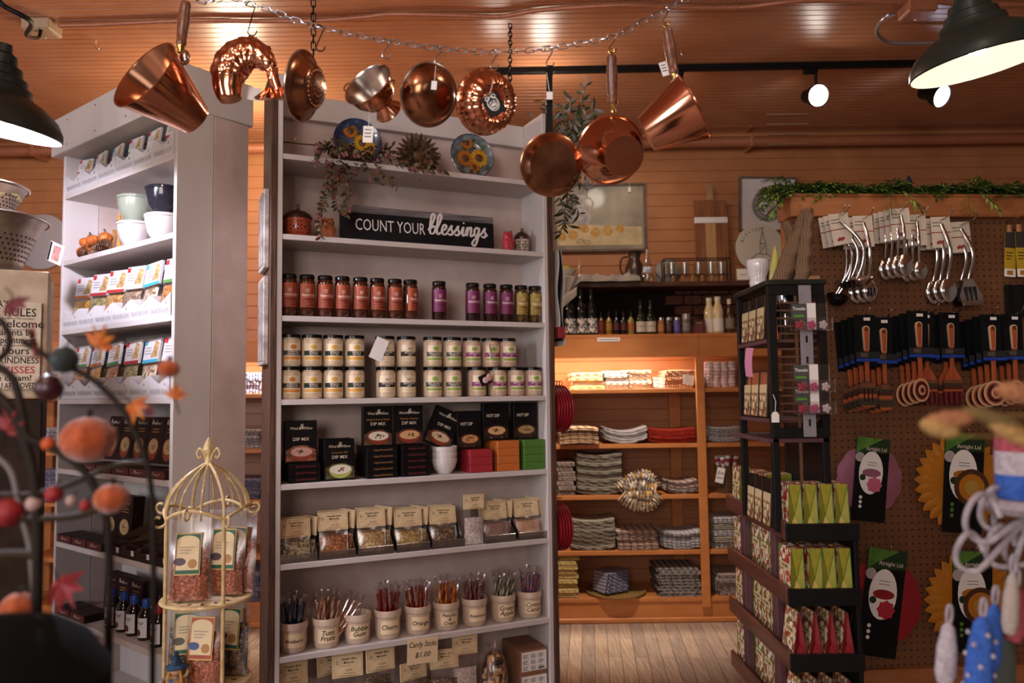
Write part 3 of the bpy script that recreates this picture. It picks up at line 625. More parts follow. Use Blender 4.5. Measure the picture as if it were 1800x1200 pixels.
# ---- dip mix boxes
box_black = mat('black_carton', '#141011', .4, var=.25, scale=20)
cream_txt = mat('carton_print_cream', '#cdbda8', .6, var=0); gold_txt = mat('carton_print_gold', '#a8783f', .6, var=0); red_txt = mat('carton_print_red', '#8b2a2c', .6, var=0)
def bowl_art(mb, cx, cz, rx, rz, rim_m, dip_m, bits, y):
    el = lambda f, m, yy: mb.add([(cx, yy, cz)]+[(cx+rx*f*math.cos(a*PI/14), yy, cz+rz*f*math.sin(a*PI/14)) for a in range(28)], [(0, i % 28+1, (i+1) % 28+1) for i in range(28)], m)
    mb.add([(cx+rx*math.cos(PI+a*PI/14), y, cz+rz*1.7*math.sin(PI+a*PI/14)) for a in range(15)], [tuple(range(15))], rim_m); el(1, rim_m, y-.0002); el(.9, dip_m, y-.0004)
    rnd = random.Random(int(cx*1e4)+int(rx*1e4)+bits)
    for i in range(9):
        a, q = rnd.uniform(0, 2*PI), rnd.uniform(0, .45); x, z = cx+rx*q*math.cos(a), cz+rz*q*math.sin(a); s = rx*.09
        mb.add([(x-s, y-.0006, z), (x, y-.0006, z-s), (x+s, y-.0006, z), (x, y-.0006, z+s)], [(0, 1, 2, 3)], (mat('herb', '#55652f', .6, var=.2), mat('fleck', '#8c3b1e', .6, var=.2))[(i+bits) % 2])
dipm = mat('dip_white', '#e2d7c6', .4, var=.08, scale=120); soupm = mat('dip_orange', '#c98a55', .4, scale=160, col2='#d9b98a'); 
def dip_box(kind, title, rim, dip, around, sub=None, hot=False, w=.118, h=.158, d=.032):
    def b():
        o = root('mix_box', 'box'); MB().box(-w/2, w/2, 0, d, 0, h, box_black, .001).build('carton', o)
        mb = MB(); y = -.0006; art = mat('food_art_'+around[1:], around, .5, scale=55, col2='#3a241a')
        mb.add([(x*w*.47, y, z*h) for x, z in ((-1, .04), (1, .04), (1, .3), (.3, .42), (-.5, .4), (-1, .3))], [(0, 1, 2, 3, 4, 5)], art)
        bowl_art(mb, .002, h*.26, w*.38, h*.125, rim, dip, len(kind), y-.0002)
        if hot: mb.text('HOT DIP', .018, cream_txt, T(-w*.12, y, h*.66), bold=.02, width=w*.5); mb.text('Wind & Willow', .011, cream_txt, T(0, y, h*.08), .2, width=w*.5)
        else:
            mb.text('Wind & Willow', .0145, cream_txt, T(0, y, h*.82), .15, .005, width=w*.72); mb.text('&', .03, cream_txt, T(0, y-.0001, h*.86), .3)
            mb.text(title, .0175, cream_txt, T(0, y, h*.56), 0, .01, width=w*.6)
            if sub: mb.text(sub, .0105, gold_txt, T(0, y, h*.67), width=w*.8)
        mb.build('printed_front', o); return o
    return b
rimr = mat('bowl_rim_red', '#8e3b26', .4, var=.1); rimg = mat('bowl_rim_green', '#a9b25e', .4, var=.1); rimk = mat('bowl_rim_dark', '#3a2019', .4, var=.1)
BX = {'a': dip_box('a', 'DIP MIX', rimr, mat('dip_pink', '#c39a8e', .4, scale=120), '#a3603a'), 'd': dip_box('dd', 'DIP MIX', rimg, dipm, '#55562a', 'Cucumber Dill'),
      'g': dip_box('ggg', 'DIP MIX', rimr, dipm, '#6a4a33', 'Asiago & Roasted Garlic'), 'e': dip_box('eeee', 'DIP MIX', rimr, soupm, '#5b2a20', 'Chipotle Cheddar'), 't': dip_box('t', 'DIP MIX', rimr, mat('dip_cream', '#d5b99a', .4, scale=120), '#6a4230'),
      'h': dip_box('h', '', rimk, soupm, '#2a1a14', hot=True), 'i': dip_box('ii', '', rimk, mat('soup_pale', '#b99a6c', .4, scale=120, col2='#8c6a3e'), '#2a1d14', hot=True, w=.112), 'j': dip_box('jj', '', rimk, mat('soup_red', '#b0693c', .4, scale=120, col2='#d0a070'), '#2b1812', hot=True, w=.108)}
def flat_box(kind, name, m, text, tm, w, h, d):
    def b():
        o = root(name, 'box'); MB().box(-w/2, w/2, 0, d, 0, h, m, .0012).build('carton', o)
        if text: MB().text(text, h*.42, tm, T(.004, -.0006, h*.5), width=w*.62).build('printed_edge', o)
        else: MB().box(-w/2+.002, w/2-.002, -.0004, 0, h*.14, h*.86, m).build('end_flap', o)
        return o
    return b
def shelf4(zx, y, rz=0, dz=0, **k): return on_shelf(CU, CSZ, 4, 460+zx/3.4615, y, rz, dz, **k)
def stackb(key, b, zx, y, n, h, lab, grp, rz=0, jit=.03):
    for i in range(n):
        M = shelf4(zx, y, rz+random.uniform(-jit, jit)); copies(key, b, T(0, 0, i*h) @ M, ('%s, %s from the shelf' % (lab, ORD[i])) if n > 1 else lab, grp)
sb = .0245
fa = flat_box('a', 'mix_box', box_black, 'Spinach Parmesan', red_txt, .118, sb-.0004, .158); fg = flat_box('g', 'mix_box', box_black, 'Asiago & Roasted Garlic', gold_txt, .124, sb-.0004, .158); fe = flat_box('e', 'mix_box', box_black, 'Chipotle Cheddar', red_txt, .118, sb-.0004, .158)
stackb('fa', fa, 262, .02, 3, sb, 'black carton lying flat under the pink dip box', 'flat cartons under the pink dip box', .05)
stackb('fg', fg, 735, .02, 5, sb, 'black carton with gold print lying flat', 'flat gold printed cartons', .03); stackb('fe', fe, 940, .02, 5, sb, 'black carton with red print lying flat', 'flat red printed cartons', .02)
copies('bxa', BX['a'], T(0, 0, 3*sb) @ shelf4(238, .03, .04), 'black dip mix box with pink dip, standing on flat cartons by the brown post', 'dip mix boxes')
copies('bxd', BX['d'], shelf4(478, .03, .06, rx=-.1), 'black dip mix box with white dip in a green bowl', 'dip mix boxes')
copies('bxd', BX['d'], shelf4(452, .085, .06, rx=-.05), 'black dip mix box tucked behind the green bowl box', 'dip mix boxes')
copies('bxg', BX['g'], T(0, 0, 5*sb) @ shelf4(708, .035, .03), 'black dip mix box with white dip in a red bowl on the gold printed cartons', 'dip mix boxes')
copies('bxe', BX['e'], T(0, 0, 5*sb) @ shelf4(898, .045, .0), 'black dip mix box with orange dip on the red printed cartons', 'dip mix boxes')
red_c = mat('red_carton', '#a02b33', .4, var=.1, scale=40); or_c = mat('orange_carton', '#c0692f', .4, var=.1, scale=40); gr_c = mat('green_carton', '#4f7a30', .4, var=.1, scale=40)
for key, m, zx, n, word in (('r', red_c, 1338, 3, 'red'), ('o', or_c, 1504, 4, 'orange'), ('n', gr_c, 1662, 4, 'green')):
    stackb('fc'+key, flat_box(key, 'mix_box', m, None, None, .1, .031, .15), zx, .012, n, .0315, word+' carton lying flat beside the hot dip boxes', word+' cartons', 0, .01)
copies('bxj', BX['j'], T(0, 0, 3*.0315) @ shelf4(1266, .07, .02), 'black hot dip box standing behind the red cartons', 'hot dip boxes')
copies('bxh', BX['h'], T(0, 0, 4*.0315) @ shelf4(1430, .07, .0), 'black hot dip box with orange soup on the orange cartons', 'hot dip boxes')
copies('bxi', BX['i'], T(0, 0, 4*.0315) @ shelf4(1610, .07, .0), 'black hot dip box with pale soup on the green cartons', 'hot dip boxes')
# nested white bowls
wc = mat('white_ceramic', '#d8d0cb', .25, var=.04, coat=.5)
def dip_bowl():
    o = root('dip_bowl', 'bowl'); MB().lathe([(.0001, .002), (.024, .002), (.025, 0), (.028, 0), (.03, .004), (.044, .022), (.052, .045), (.055, .062), (.053, .063), (.05, .046), (.042, .024), (.026, .008), (.0001, .006)], wc, 40).build('bowl_wall', o)
    MB().text('dish', .016, ink, None, .35, fn=lambda x, z: ((.0545-.002)*math.sin(x/.052+.45), -(.0545-.002)*math.cos(x/.052+.45), .05+z)).build('lettering', o); return o
for i, l in enumerate(('lowest white bowl of the nested stack', 'middle white bowl of the nested stack', 'top white bowl of the nested stack')):
    copies('dbowl', dip_bowl, T(0, 0, i*.024) @ shelf4(1112, .066), l+' lettered dish', 'nested white bowls')
copies('bxt', BX['t'], T(0, 0, .112) @ shelf4(1062, .075, 0, 0, ry=.42), 'black dip mix box tilted over the white bowls', 'dip mix boxes')
# ---- spice and soup packets in clear trays
kraft = cream_card
def packet(kind, content, bw=.108, bh=.085, ch=.07, th=.022):
    """a clear bag of dry goods under a folded cream header card; stands on its bottom edge"""
    def b():
        o = root('spice_packet', 'packet'); 
        def pil(u, v, sg, k=1):
            x = (u-.5)*bw*k; z = .002+v*bh*(.72 if k < 1 else 1); e = max(0, 1-abs(2*u-1)**2.5)*max(0, 1-abs(2*min(1, v*.9+.02)-1)**2.2); return (x, sg*th*.5*e*k, z)
        mb = MB(); mb.grid(lambda u, v: pil(u, v, 1, .95), 10, 10, content); mb.grid(lambda u, v: pil(u, v, -1, .95), 10, 10, content); mb.build('dry_contents', o)
        mb = MB(); mb.grid(lambda u, v: pil(u, v, 1.06), 10, 10, clear); mb.grid(lambda u, v: pil(u, v, -1.06), 10, 10, clear); mb.build('clear_bag', o)
        mb = MB(); w = bw*1.06/2; mb.box(-w, w, -.0035, .0035, bh-.006, bh+ch-.006, kraft, .001)
        y = -.0041; zc = bh+ch/2-.006
        mb.text('Pumpkin Spice', .011, ink, T(.004, y, zc+ch*.27), .2, .01, width=bw*.5); mb.text('Memories', .011, ink, T(.004, y, zc+ch*.12), .2, .01, width=bw*.36); mb.text('Soup Mix', .007, ink, T(.006, y, zc-ch*.2), width=bw*.42)
        for x0, x1, z0, z1 in ((-.9, .9, .42, .428), (-.9, .9, -.428, -.42), (-.9, -.893, -.42, .42), (.893, .9, -.42, .42), (-.45, .3, -.02, -.012), (-.3, .55, -.34, -.325)): mb.box(x0*w, x1*w, y-.0002, y, zc+z0*ch, zc+z1*ch, ink)
        mb.tube([(-.75*w, y, zc+.1*ch), (-.7*w, y, zc+.22*ch), (-.62*w, y, zc+.14*ch), (-.66*w, y, zc+.05*ch), (-.75*w, y, zc+.1*ch)], .0006, ink, 4)
        mb.build('header_card', o); return o
    return b
G = {'beans': grains('white_beans', ('#cbbd9a', '#a8946a', '#d8ccb0', '#5f5a38', '#b9a67c'), 130), 'red': grains('red_mix', ('#a04a22', '#c0652c', '#8b3a1d', '#7d5a2f', '#c9a066'), 260), 'oat': grains('oat_mix', ('#d0b283', '#b8935e', '#e0c89c', '#a87f4a'), 190), 'grain': grains('grain_mix', ('#c3a15f', '#a8853f', '#7d6a35', '#d8bb80'), 220),
     'dark': grains('dark_rice', ('#6a4b30', '#3f2c20', '#8c6a45', '#c0a27a', '#54402e'), 200), 'mauve': grains('cocoa_powder', ('#a88478', '#9a766a', '#b39085'), 400), 'peach': grains('peach_powder', ('#d8a98a', '#cf9a7a', '#e0bba0'), 400), 'salt': grains('white_crystals', ('#cfc4bd', '#bdb0a9', '#ddd4ce'), 170)}
tray_m = film('tray_plastic', '#dfe0e6', .5, .15)
def tray():
    o = root('clear_tray', 'tray'); w, d, h = .069, .17, .05; mb = MB()
    mb.box(-w, w, 0, d, 0, .002, tray_m); mb.box(-w, w, 0, .002, .002, .03, tray_m)
    for s in (-1, 1): mb.prism([(0, 0), (d, 0), (d, .14), (.02, .045), (0, .03)], -.001, .001, tray_m, T(s*(w-.001), 0, 0) @ Matrix(((0, 0, 1, 0), (1, 0, 0, 0), (0, 1, 0, 0), (0, 0, 0, 1))))
    mb.box(-w, w, d-.002, d, .002, .14, tray_m); mb.build('tray_body', o)
    MB().tube([(-w, .001, .031), (w, .001, .031)], .0014, tray_m, 6).build('front_lip', o); return o
PK = (('beans', 225, 'white bean mix'), ('red', 462, 'red bean mix'), ('oat', 697, 'oat coloured mix'), ('grain', 925, 'golden grain mix'), ('dark', 1138, 'dark wild rice mix'), ('mauve', 1455, 'mauve powder'), ('peach', 1655, 'peach powder'))
for i, (g, zx, nm) in enumerate(PK):
    px = 460+zx/3.4615; M = on_shelf(CU, CSZ, 5, px, .006); copies('tray', tray, M, 'clear plastic tray holding packets of '+nm, 'clear packet trays')
    h = (.085, .1, .1, .09, .09, .09, .09)[i]; pb = packet(g, G[g], bh=h)
    copies('pk'+g, pb, M @ T(-.006, .032, .0065) @ RX(-.22), 'header card packet of %s at the front of its tray' % nm, 'header card packets in trays')
    copies('pk'+g, pb, M @ T(.0, .078, .008) @ RX(-.25) @ RZ(.08), 'header card packet of %s behind the front one in its tray' % nm, 'header card packets in trays')
    if i != 4: copies('pk'+g, pb, M @ T(.045, .1, .006) @ RZ(-1.2) @ RX(-.08), 'header card packet of %s turned sideways in its tray' % nm, 'header card packets in trays')
copies('pksalt', packet('salt', G['salt'], .085, .15, .06), on_shelf(CU, CSZ, 5, 460+1292/3.4615, .016, 0, 0), 'tall packet of white crystals standing between two clear trays', 'header card packets in trays')
# ---- candy crocks
crock_m = mat('cream_stoneware', '#cdb49e', .35, var=.06, scale=12, coat=.3); note_m = mat('tan_note', '#e6cda6', .8, var=.04)
def crock(txt, k):
    def b():
        o = root('candy_crock', 'crock'); R, H = .05, .108
        MB().lathe([(.0001, 0), (R-.008, 0), (R-.004, .004), (R-.001, .03), (R-.001, .08), (R+.003, .084), (R+.004, .1), (R+.002, .108), (R-.002, .108), (R-.005, .1), (R-.006, .01), (.0001, .008)], crock_m, 40).build('crock_wall', o)
        Q = R+.0012; a0 = -.02; mb = MB(); mb.grid(lambda u, v: (Q*math.sin(a0+(u-.5)*1.5), -Q*math.cos(a0+(u-.5)*1.5), .022+.05*v), 12, 1, note_m)
        n = len(txt)
        for i, t in enumerate(txt): mb.text(t, .025 if n < 3 else .019, ink, None, .25, .01, fn=lambda x, z, i=i: ((Q+.0006)*math.sin(a0+x/Q), -(Q+.0006)*math.cos(a0+x/Q), (.04 if n == 1 else .051 if n == 2 else .057)-i*(.02 if n < 3 else .0155)+z), width=.07)
        mb.build('paper_note', o); return o
    return b
wrapf = film('candy_wrapper', '#f4f0f0', .8, .1)
def stick(key, c1, c2):
    def b():
        L = .15; mb = MB(); n = 8
        for q, m in ((0, mat('candy_'+c1[1:], c1, .25, var=.05, coat=.6)), (1, mat('candy_'+c2[1:], c2, .25, var=.05, coat=.6))):
            for s in range(2):
                vs, fs = [], []
                for i in range(15):
                    for e in range(3): a = i*.7+(q+2*s)*PI/2+e*PI/4; vs.append((.0055*math.cos(a), .0055*math.sin(a), L*i/14))
                for i in range(14):
                    for e in range(2): fs.append((i*3+e, i*3+e+1, (i+1)*3+e+1, (i+1)*3+e))
                mb.add(vs, fs, m, True)
        st = mb.mesh('candy_stick'); o = link('candy_stick', st); tag(o, None, 'candy')
        mb = MB(); mb.lathe([(.0062, L-.06), (.0064, L), (.003, L+.008), (.009, L+.03)], wrapf, 8, fn=lambda a, i: 1+(.3*math.sin(a*3) if i == 3 else 0)); mb.build('wrapper', o); return o
    return b
CR = ((515.5, ['Blueberry'], '#17305a', '#0f1f3a', 'dark blue', 13), (573.4, ['Tutti', 'Frutti'], '#c9a68a', '#a8502e', 'pale multicoloured', 12), (628, ['Bubble', 'Gum'], None, None, '', 0), (681.4, ['Cherry'], '#a01a22', '#7d1018', 'bright red', 13), (734.5, ['Orange'], '#b8431c', '#7d2414', 'orange', 12), (784.6, ['Peaches', '&', 'Cream'], '#d8992a', '#b83a1c', 'yellow and red', 12), (834, ['Raspberry'], '#6f2430', '#9a6a60', 'raspberry striped', 12), (884.5, ['Green', 'Apple'], '#2f5a30', '#d0d0b8', 'green and white', 13), (931, ['Cotton', 'Candy'], '#3a4a8c', '#b0504a', 'blue and pink', 11))
for i, (px, txt, c1, c2, nm, n) in enumerate(CR):
    M = on_shelf(CU, CSZ, 6, px, .065, -.05); w_ = ' '.join(txt).replace('&', 'and').lower()
    o = crock(txt, i)(); o.matrix_world = M; o['label'] = 'cream stoneware crock with a handwritten note for %s candy%s' % (w_, '' if n else ', standing empty'); o['group'] = 'candy crocks'
    for j in range(n):
        a = 2.4*j+i; q = .033*math.sqrt((j+.5)/n); lean = .16*q/.033+.03
        copies('stick%d' % i, stick(i, c1, c2) if n else None, M @ T(q*math.cos(a)*.7, q*math.sin(a)*.7, .012+.02*(1-q/.033)+random.uniform(0, .012)) @ RZ(a) @ RY(lean) @ RZ(j), '%s wrapped candy stick standing in the %s crock' % (nm, w_), w_+' candy sticks')
    if i == 1:
        for j in range(3): copies('stick%d' % i, None, M @ T(.02+.008*j, -.01*j, .03) @ RY(.45+.1*j), '%s wrapped candy stick standing in the %s crock' % (nm, w_), w_+' candy sticks')
z = CSZ[6]; xx = CU.x(743, -.006, z-.03)
o = thing('price_sign', 'tan card reading candy sticks, hung from the shelf below the crocks', 'sign', CU.mat(xx, -.004, z-.048, 0, 0, .03))
MB().box(-.062, .062, -.001, .0, -.052, .046, note_m).build('card', o)
MB().text('Candy Sticks', .03, ink, T(0, -.0016, .022), .2, .006, width=.112).text('$1.00', .028, ink, T(0, -.0016, -.018), .2, .006).build('handwriting', o)
# ---- bottom shelf
pb = packet('salt', G['salt'], .1, .1, .075)
for i, (px, y, rz, dz, l) in enumerate(((514, .05, .05, .03, 'beside the brown post'), (585, .10, .3, .03, 'half hidden at the back'), (612, .04, -.08, .03, 'second card from the brown post'), (665, .09, .0, .055, 'standing higher behind the others'), (672, .035, .12, .035, 'below the raised one'), (730, .04, .22, -.02, 'low in the middle'), (750, .08, .12, .0, 'beside the low one'), (783, .045, -.12, .0, 'next to the tall clear bag'))):
    M = T(0, 0, dz) @ on_shelf(CU, CSZ, 7, px, y, rz); b = MB().box(-.05, .05, -.015, .02, -dz, -.001, box_black) if dz > .001 else None
    copies('pkb', packet('bb', G['dark'], .11, .19-.02, .075), on_shelf(CU, CSZ, 7, px, y, rz, 0, rx=-.08) @ SC(1, 1, (dz+.17)/.17), 'cream header card packet on the bottom shelf, '+l, 'header card packets on the bottom shelf')
copies('pkt', packet('tt', G['salt'], .1, .215, .078), on_shelf(CU, CSZ, 7, 818, .05, -.08), 'tall packet of pale mix on the bottom shelf beside the caramel corn', 'header card packets on the bottom shelf')
o = thing('snack_bag', 'clear bag of caramel corn with a round dark sticker', 'bag', on_shelf(CU, CSZ, 7, 870, .05))
corn = grains('caramel_corn', ('#8a5a34', '#b98a55', '#5e3a22', '#d8b98c', '#3f2618'), 75, .35, .6)
MB().ball((0, 0, .1), (.056, .04, .105), corn, 24, 20, fn=lambda a, i: 1+.05*math.sin(5*a+i)).build('caramel_corn', o)
MB().lathe([(.057, .06), (.058, .12), (.04, .19), (.02, .205), (.035, .235)], clear, 20).build('clear_bag', o)
MB().grid(lambda u, v: (.024*u*math.cos(2*PI*v), -.046+.012*u*u, .165+.012*u*math.sin(2*PI*v)), 3, 20, black_paint).build('sticker', o)
carton_m = mat('brown_carton', '#8c6248', .7, var=.1, scale=12)
for i in range(2):
    def cart():
        o = root('shipping_carton', 'box'); MB().box(-.062, .062, 0, .19, 0, .098, carton_m, .002).build('carton', o); mb = MB().box(-.055, .06, -.001, 0, .012, .09, paper); 
        for r in range(3):
            for c in range(3): 
                for q in range(4): mb.box(-.05+.036*c, -.05+.036*c+.026-.004*((q+c) % 3), -.0014, -.001, .078-.024*r-.0045*q, .0796-.024*r-.0045*q, ink)
        for q in range(14): mb.box(.02+q*.0022, .0208+q*.0022+(q % 3)*.0004, -.0014, -.001, .016, .024, ink)
        mb.build('printed_label', o); return o
    copies('cart', cart, T(0, 0, i*.0985) @ on_shelf(CU, CSZ, 7, 939, .014), ('lower', 'upper')[i]+' brown carton with a white printed label on the bottom shelf', 'brown cartons')
# ================================================================ decorations on the two top shelves of the central unit
def leaf_geo(mb, p, d, L, W, m, n=3, up=Vector((0, 0, 1)), curl=.15):
    """a small pointed leaf from p along d"""
    d = Vector(d).normalized(); s = d.cross(up); s = s.normalized() if s.length > 1e-4 else Vector((1, 0, 0)); k = s.cross(d); vs = [tuple(p)]
    for i in range(1, n):
        t = i/n; w = W*math.sin(PI*t)**.8/2; c = Vector(p)+d*L*t-k*curl*L*t*t; vs += [tuple(c-s*w), tuple(c+k*w*.25), tuple(c+s*w)]
    vs.append(tuple(Vector(p)+d*L-k*curl*L)); fs = [(0, 2, 1), (0, 3, 2)]
    for i in range(n-2): a = 1+3*i; fs += [(a, a+1, a+4, a+3), (a+1, a+2, a+5, a+4)]
    a = 1+3*(n-2); e = len(vs)-1; fs += [(a, a+1, e), (a+1, a+2, e)]
    mb.add(vs, fs, m, True)
def strand(mb, mbs, P, leaf_m, stem_m, step, L, W, rnd, r=.0012, fill=1.0):
    Q = resample(smooth_path(P, 6), step); mbs.tube(Q, r, stem_m, 5)
    for i in range(1, len(Q)):
        d = (Q[i]-Q[i-1]).normalized()
        for s in (-1, 1):
            if rnd.random() > fill: continue
            v = Vector((rnd.uniform(-1, 1), rnd.uniform(-1, 1), rnd.uniform(-1, 1))); v = (v-d*v.dot(d)).normalized()
            k = rnd.uniform(.7, 1.2); leaf_geo(mb, Q[i], d*.6+v, L*k, W*k, leaf_m[rnd.randrange(len(leaf_m))], 4, v.orthogonal())
stem_m = mat('brown_stem', '#5b4632', .8, var=.2)
def cpos(px, py, y=0.0): return CU.M @ CU.at(px, py, y)
rnd = random.Random(3)
# sunflower plates on stands
blue_rim = mat('plate_navy', '#1f2540', .2, coat=.6, scale=30, col2='#3a4a6a'); plate_in = mat('plate_grey_blue', '#7d8590', .2, coat=.6, scale=25, col2='#3f4d35')
pet1 = mat('petal_yellow', '#c79a1e', .4, scale=200, col2='#a8701a'); pet2 = mat('petal_orange', '#b06a1c', .4, scale=200, col2='#8a4a14'); dsk = mat('flower_disk', '#3a2315', .5, scale=300, col2='#6b4520'); grn = mat('plate_leaf', '#3d4a22', .4, scale=100, col2='#27331a')
def plate(flowers, dark):
    def b():
        o = root('sunflower_plate', 'plate'); R = .098
        MB().lathe([(.0001, .004), (.05, .003), (.055, .0), (.06, .003), (R*.85, .012), (R, .022), (R, .025), (R*.84, .016), (.06, .008), (.0001, .008)], blue_rim if dark else plate_in, 48, RX(PI/2)).build('plate_body', o)
        mb = MB()
        mb.tube([(R*math.cos(i*PI/24), -.0235, R*math.sin(i*PI/24)) for i in range(48)], .0022, blue_rim, 6, True)
        rd = random.Random(len(flowers))
        for _ in range(34):
            a, q = rd.uniform(0, 2*PI), rd.uniform(.3, .92)*R; z = -.0085-.010*max(0, q/R-.6)/.4*1.0
            leaf_geo(mb, (q*math.cos(a), z-.003, q*math.sin(a)), (math.cos(a*3), 0, math.sin(a*3)), .024, .011, (grn, blue_rim)[_ % 3 == 0], 3, Vector((0, 1, 0)), 0)
        for x, z, r, m in flowers:
            e = -.013-.008*max(0, math.hypot(x, z)/R-.5)
            for k in range(18): leaf_geo(mb, (x+r*.35*math.cos(k*PI/9), e, z+r*.35*math.sin(k*PI/9)), (math.cos(k*PI/9), 0, math.sin(k*PI/9)), r*.75, r*.3, m, 3, Vector((0, 1, 0)), .0)
            mb.lathe([(.0001, .003), (r*.3, .002), (r*.42, 0)], dsk, 16, T(x, e, z) @ RX(PI/2))
        mb.build('painted_flowers', o)
        MB().tube([(-.03, .05, -.1), (-.03, -.02, -.1), (-.03, -.034, -.09)], .0025, black_iron, 6).tube([(.03, .05, -.1), (.03, -.02, -.1), (.03, -.034, -.09)], .0025, black_iron, 6).tube([(-.03, .0, -.1), (0, .04, .05), (.03, .0, -.1)], .0022, black_iron, 6).build('wire_stand', o)
        return o
    return b
def plate_at(px, b, lab):
    x = CU.x(px, .1, CSZ[0]+.1); o = b(); o.matrix_world = CU.mat(x, .1, CSZ[0]+.1036, 0, -.12); o['label'] = lab; o['group'] = 'painted plates'
plate_at(627, plate(((-.028, .045, .03, pet2), (.02, .0, .036, pet1), (-.03, -.04, .03, pet1), (.055, -.02, .03, pet1)), True), 'dark sunflower plate standing behind the trailing leaves')
plate_at(827, plate(((.034, -.004, .042, pet1), (-.03, -.012, .038, pet2), (-.02, .06, .03, pet2), (.01, -.05, .026, pet2)), False), 'blue grey sunflower plate standing in the clear on the top shelf')
# dried sunflower fan
o = thing('dried_sunflower', 'big dark dried sunflower head between the two sunflower plates', 'dried flower', CU.mat(CU.x(733, .09, CSZ[0]+.08), .075, CSZ[0]+.073, 0, .15)); mb = MB()
dp = [mat('dried_petal', '#4a3320', .8, scale=60, col2='#2b1b12'), mat('dried_petal_pale', '#6b5230', .8, scale=60, col2='#4a3822')]
for ring, (n, L) in enumerate(((26, .082), (22, .066), (18, .048))):
    for k in range(n): a = 2*PI*(k+.5*ring)/n; leaf_geo(mb, (.02*math.cos(a), -.006*ring, .02*math.sin(a)), (math.cos(a), -.35*ring-.1, math.sin(a)), L, .019, dp[(k+ring) % 2], 4, Vector((0, 1, 0)), -.1)
mb.build('petals', o); MB().ball((0, -.012, 0), (.03, .012, .03), dsk, 16, 8).build('seed_head', o)
# trailing eucalyptus
lm = [mat('olive_leaf', '#55502c', .7, scale=90, col2='#6e6238'), mat('rust_leaf', '#7d4a30', .7, scale=90, col2='#5f3324'), mat('mauve_leaf', '#8a5550', .7, scale=90, col2='#6f4444'), mat('dark_olive_leaf', '#403d22', .7, scale=90, col2='#2d2a18')]
o = thing('eucalyptus_garland', 'trailing dried eucalyptus spilling over the top shelf edge in front of the plates', 'garland', T(*cpos(600, 285, 0))); mb, ms = MB(), MB(); I = o.matrix_world.inverted()
for P in (((600, 262), (580, 290), (572, 330), (566, 380), (566, 420)), ((610, 260), (585, 300), (572, 345), (560, 395)), ((620, 268), (605, 300), (605, 345), (612, 385)), ((620, 265), (600, 310), (590, 350), (600, 372)), ((630, 270), (640, 290), (655, 310), (675, 328)), ((640, 270), (665, 290), (685, 310), (702, 330)), ((600, 265), (570, 262), (560, 275), (552, 292)), ((620, 262), (590, 250), (572, 250), (556, 262)), ((640, 275), (620, 262), (606, 262), (590, 272)), ((650, 276), (676, 280), (706, 290), (735, 296)), ((700, 285), (730, 294), (760, 298), (785, 297)), ((600, 270), (605, 290), (590, 310), (578, 330)), ((640, 272), (630, 300), (615, 320), (622, 345)), ((560, 255), (575, 262), (600, 268), (640, 275))):
    y0 = .045; strand(mb, ms, [I @ cpos(px+rnd.uniform(-4, 4), py+rnd.uniform(-3, 3), y0-.075*min(1, max(0, (i)/1.5))) for i, (px, py) in enumerate(P)], lm, stem_m, .011, .024, .013, rnd)
for _ in range(120):
    p = cpos(rnd.uniform(565, 770), rnd.uniform(258, 292), rnd.uniform(-.02, .06)); leaf_geo(mb, I @ p, (rnd.uniform(-1, 1), rnd.uniform(-1, .2), rnd.uniform(-.3, 1)), .03, .014, lm[rnd.randrange(4)], 4)
mb.build('leaves', o); ms.tube([I @ cpos(496, 249, .12), I @ cpos(530, 253, .1), I @ cpos(590, 258, .06), I @ cpos(640, 272, .04)], .003, stem_m, 6).build('stems', o)
MB().ball(I @ cpos(519, 246, .1), .008, mat('pale_bud', '#a8875a', .7), 10, 8).build('bud', o)
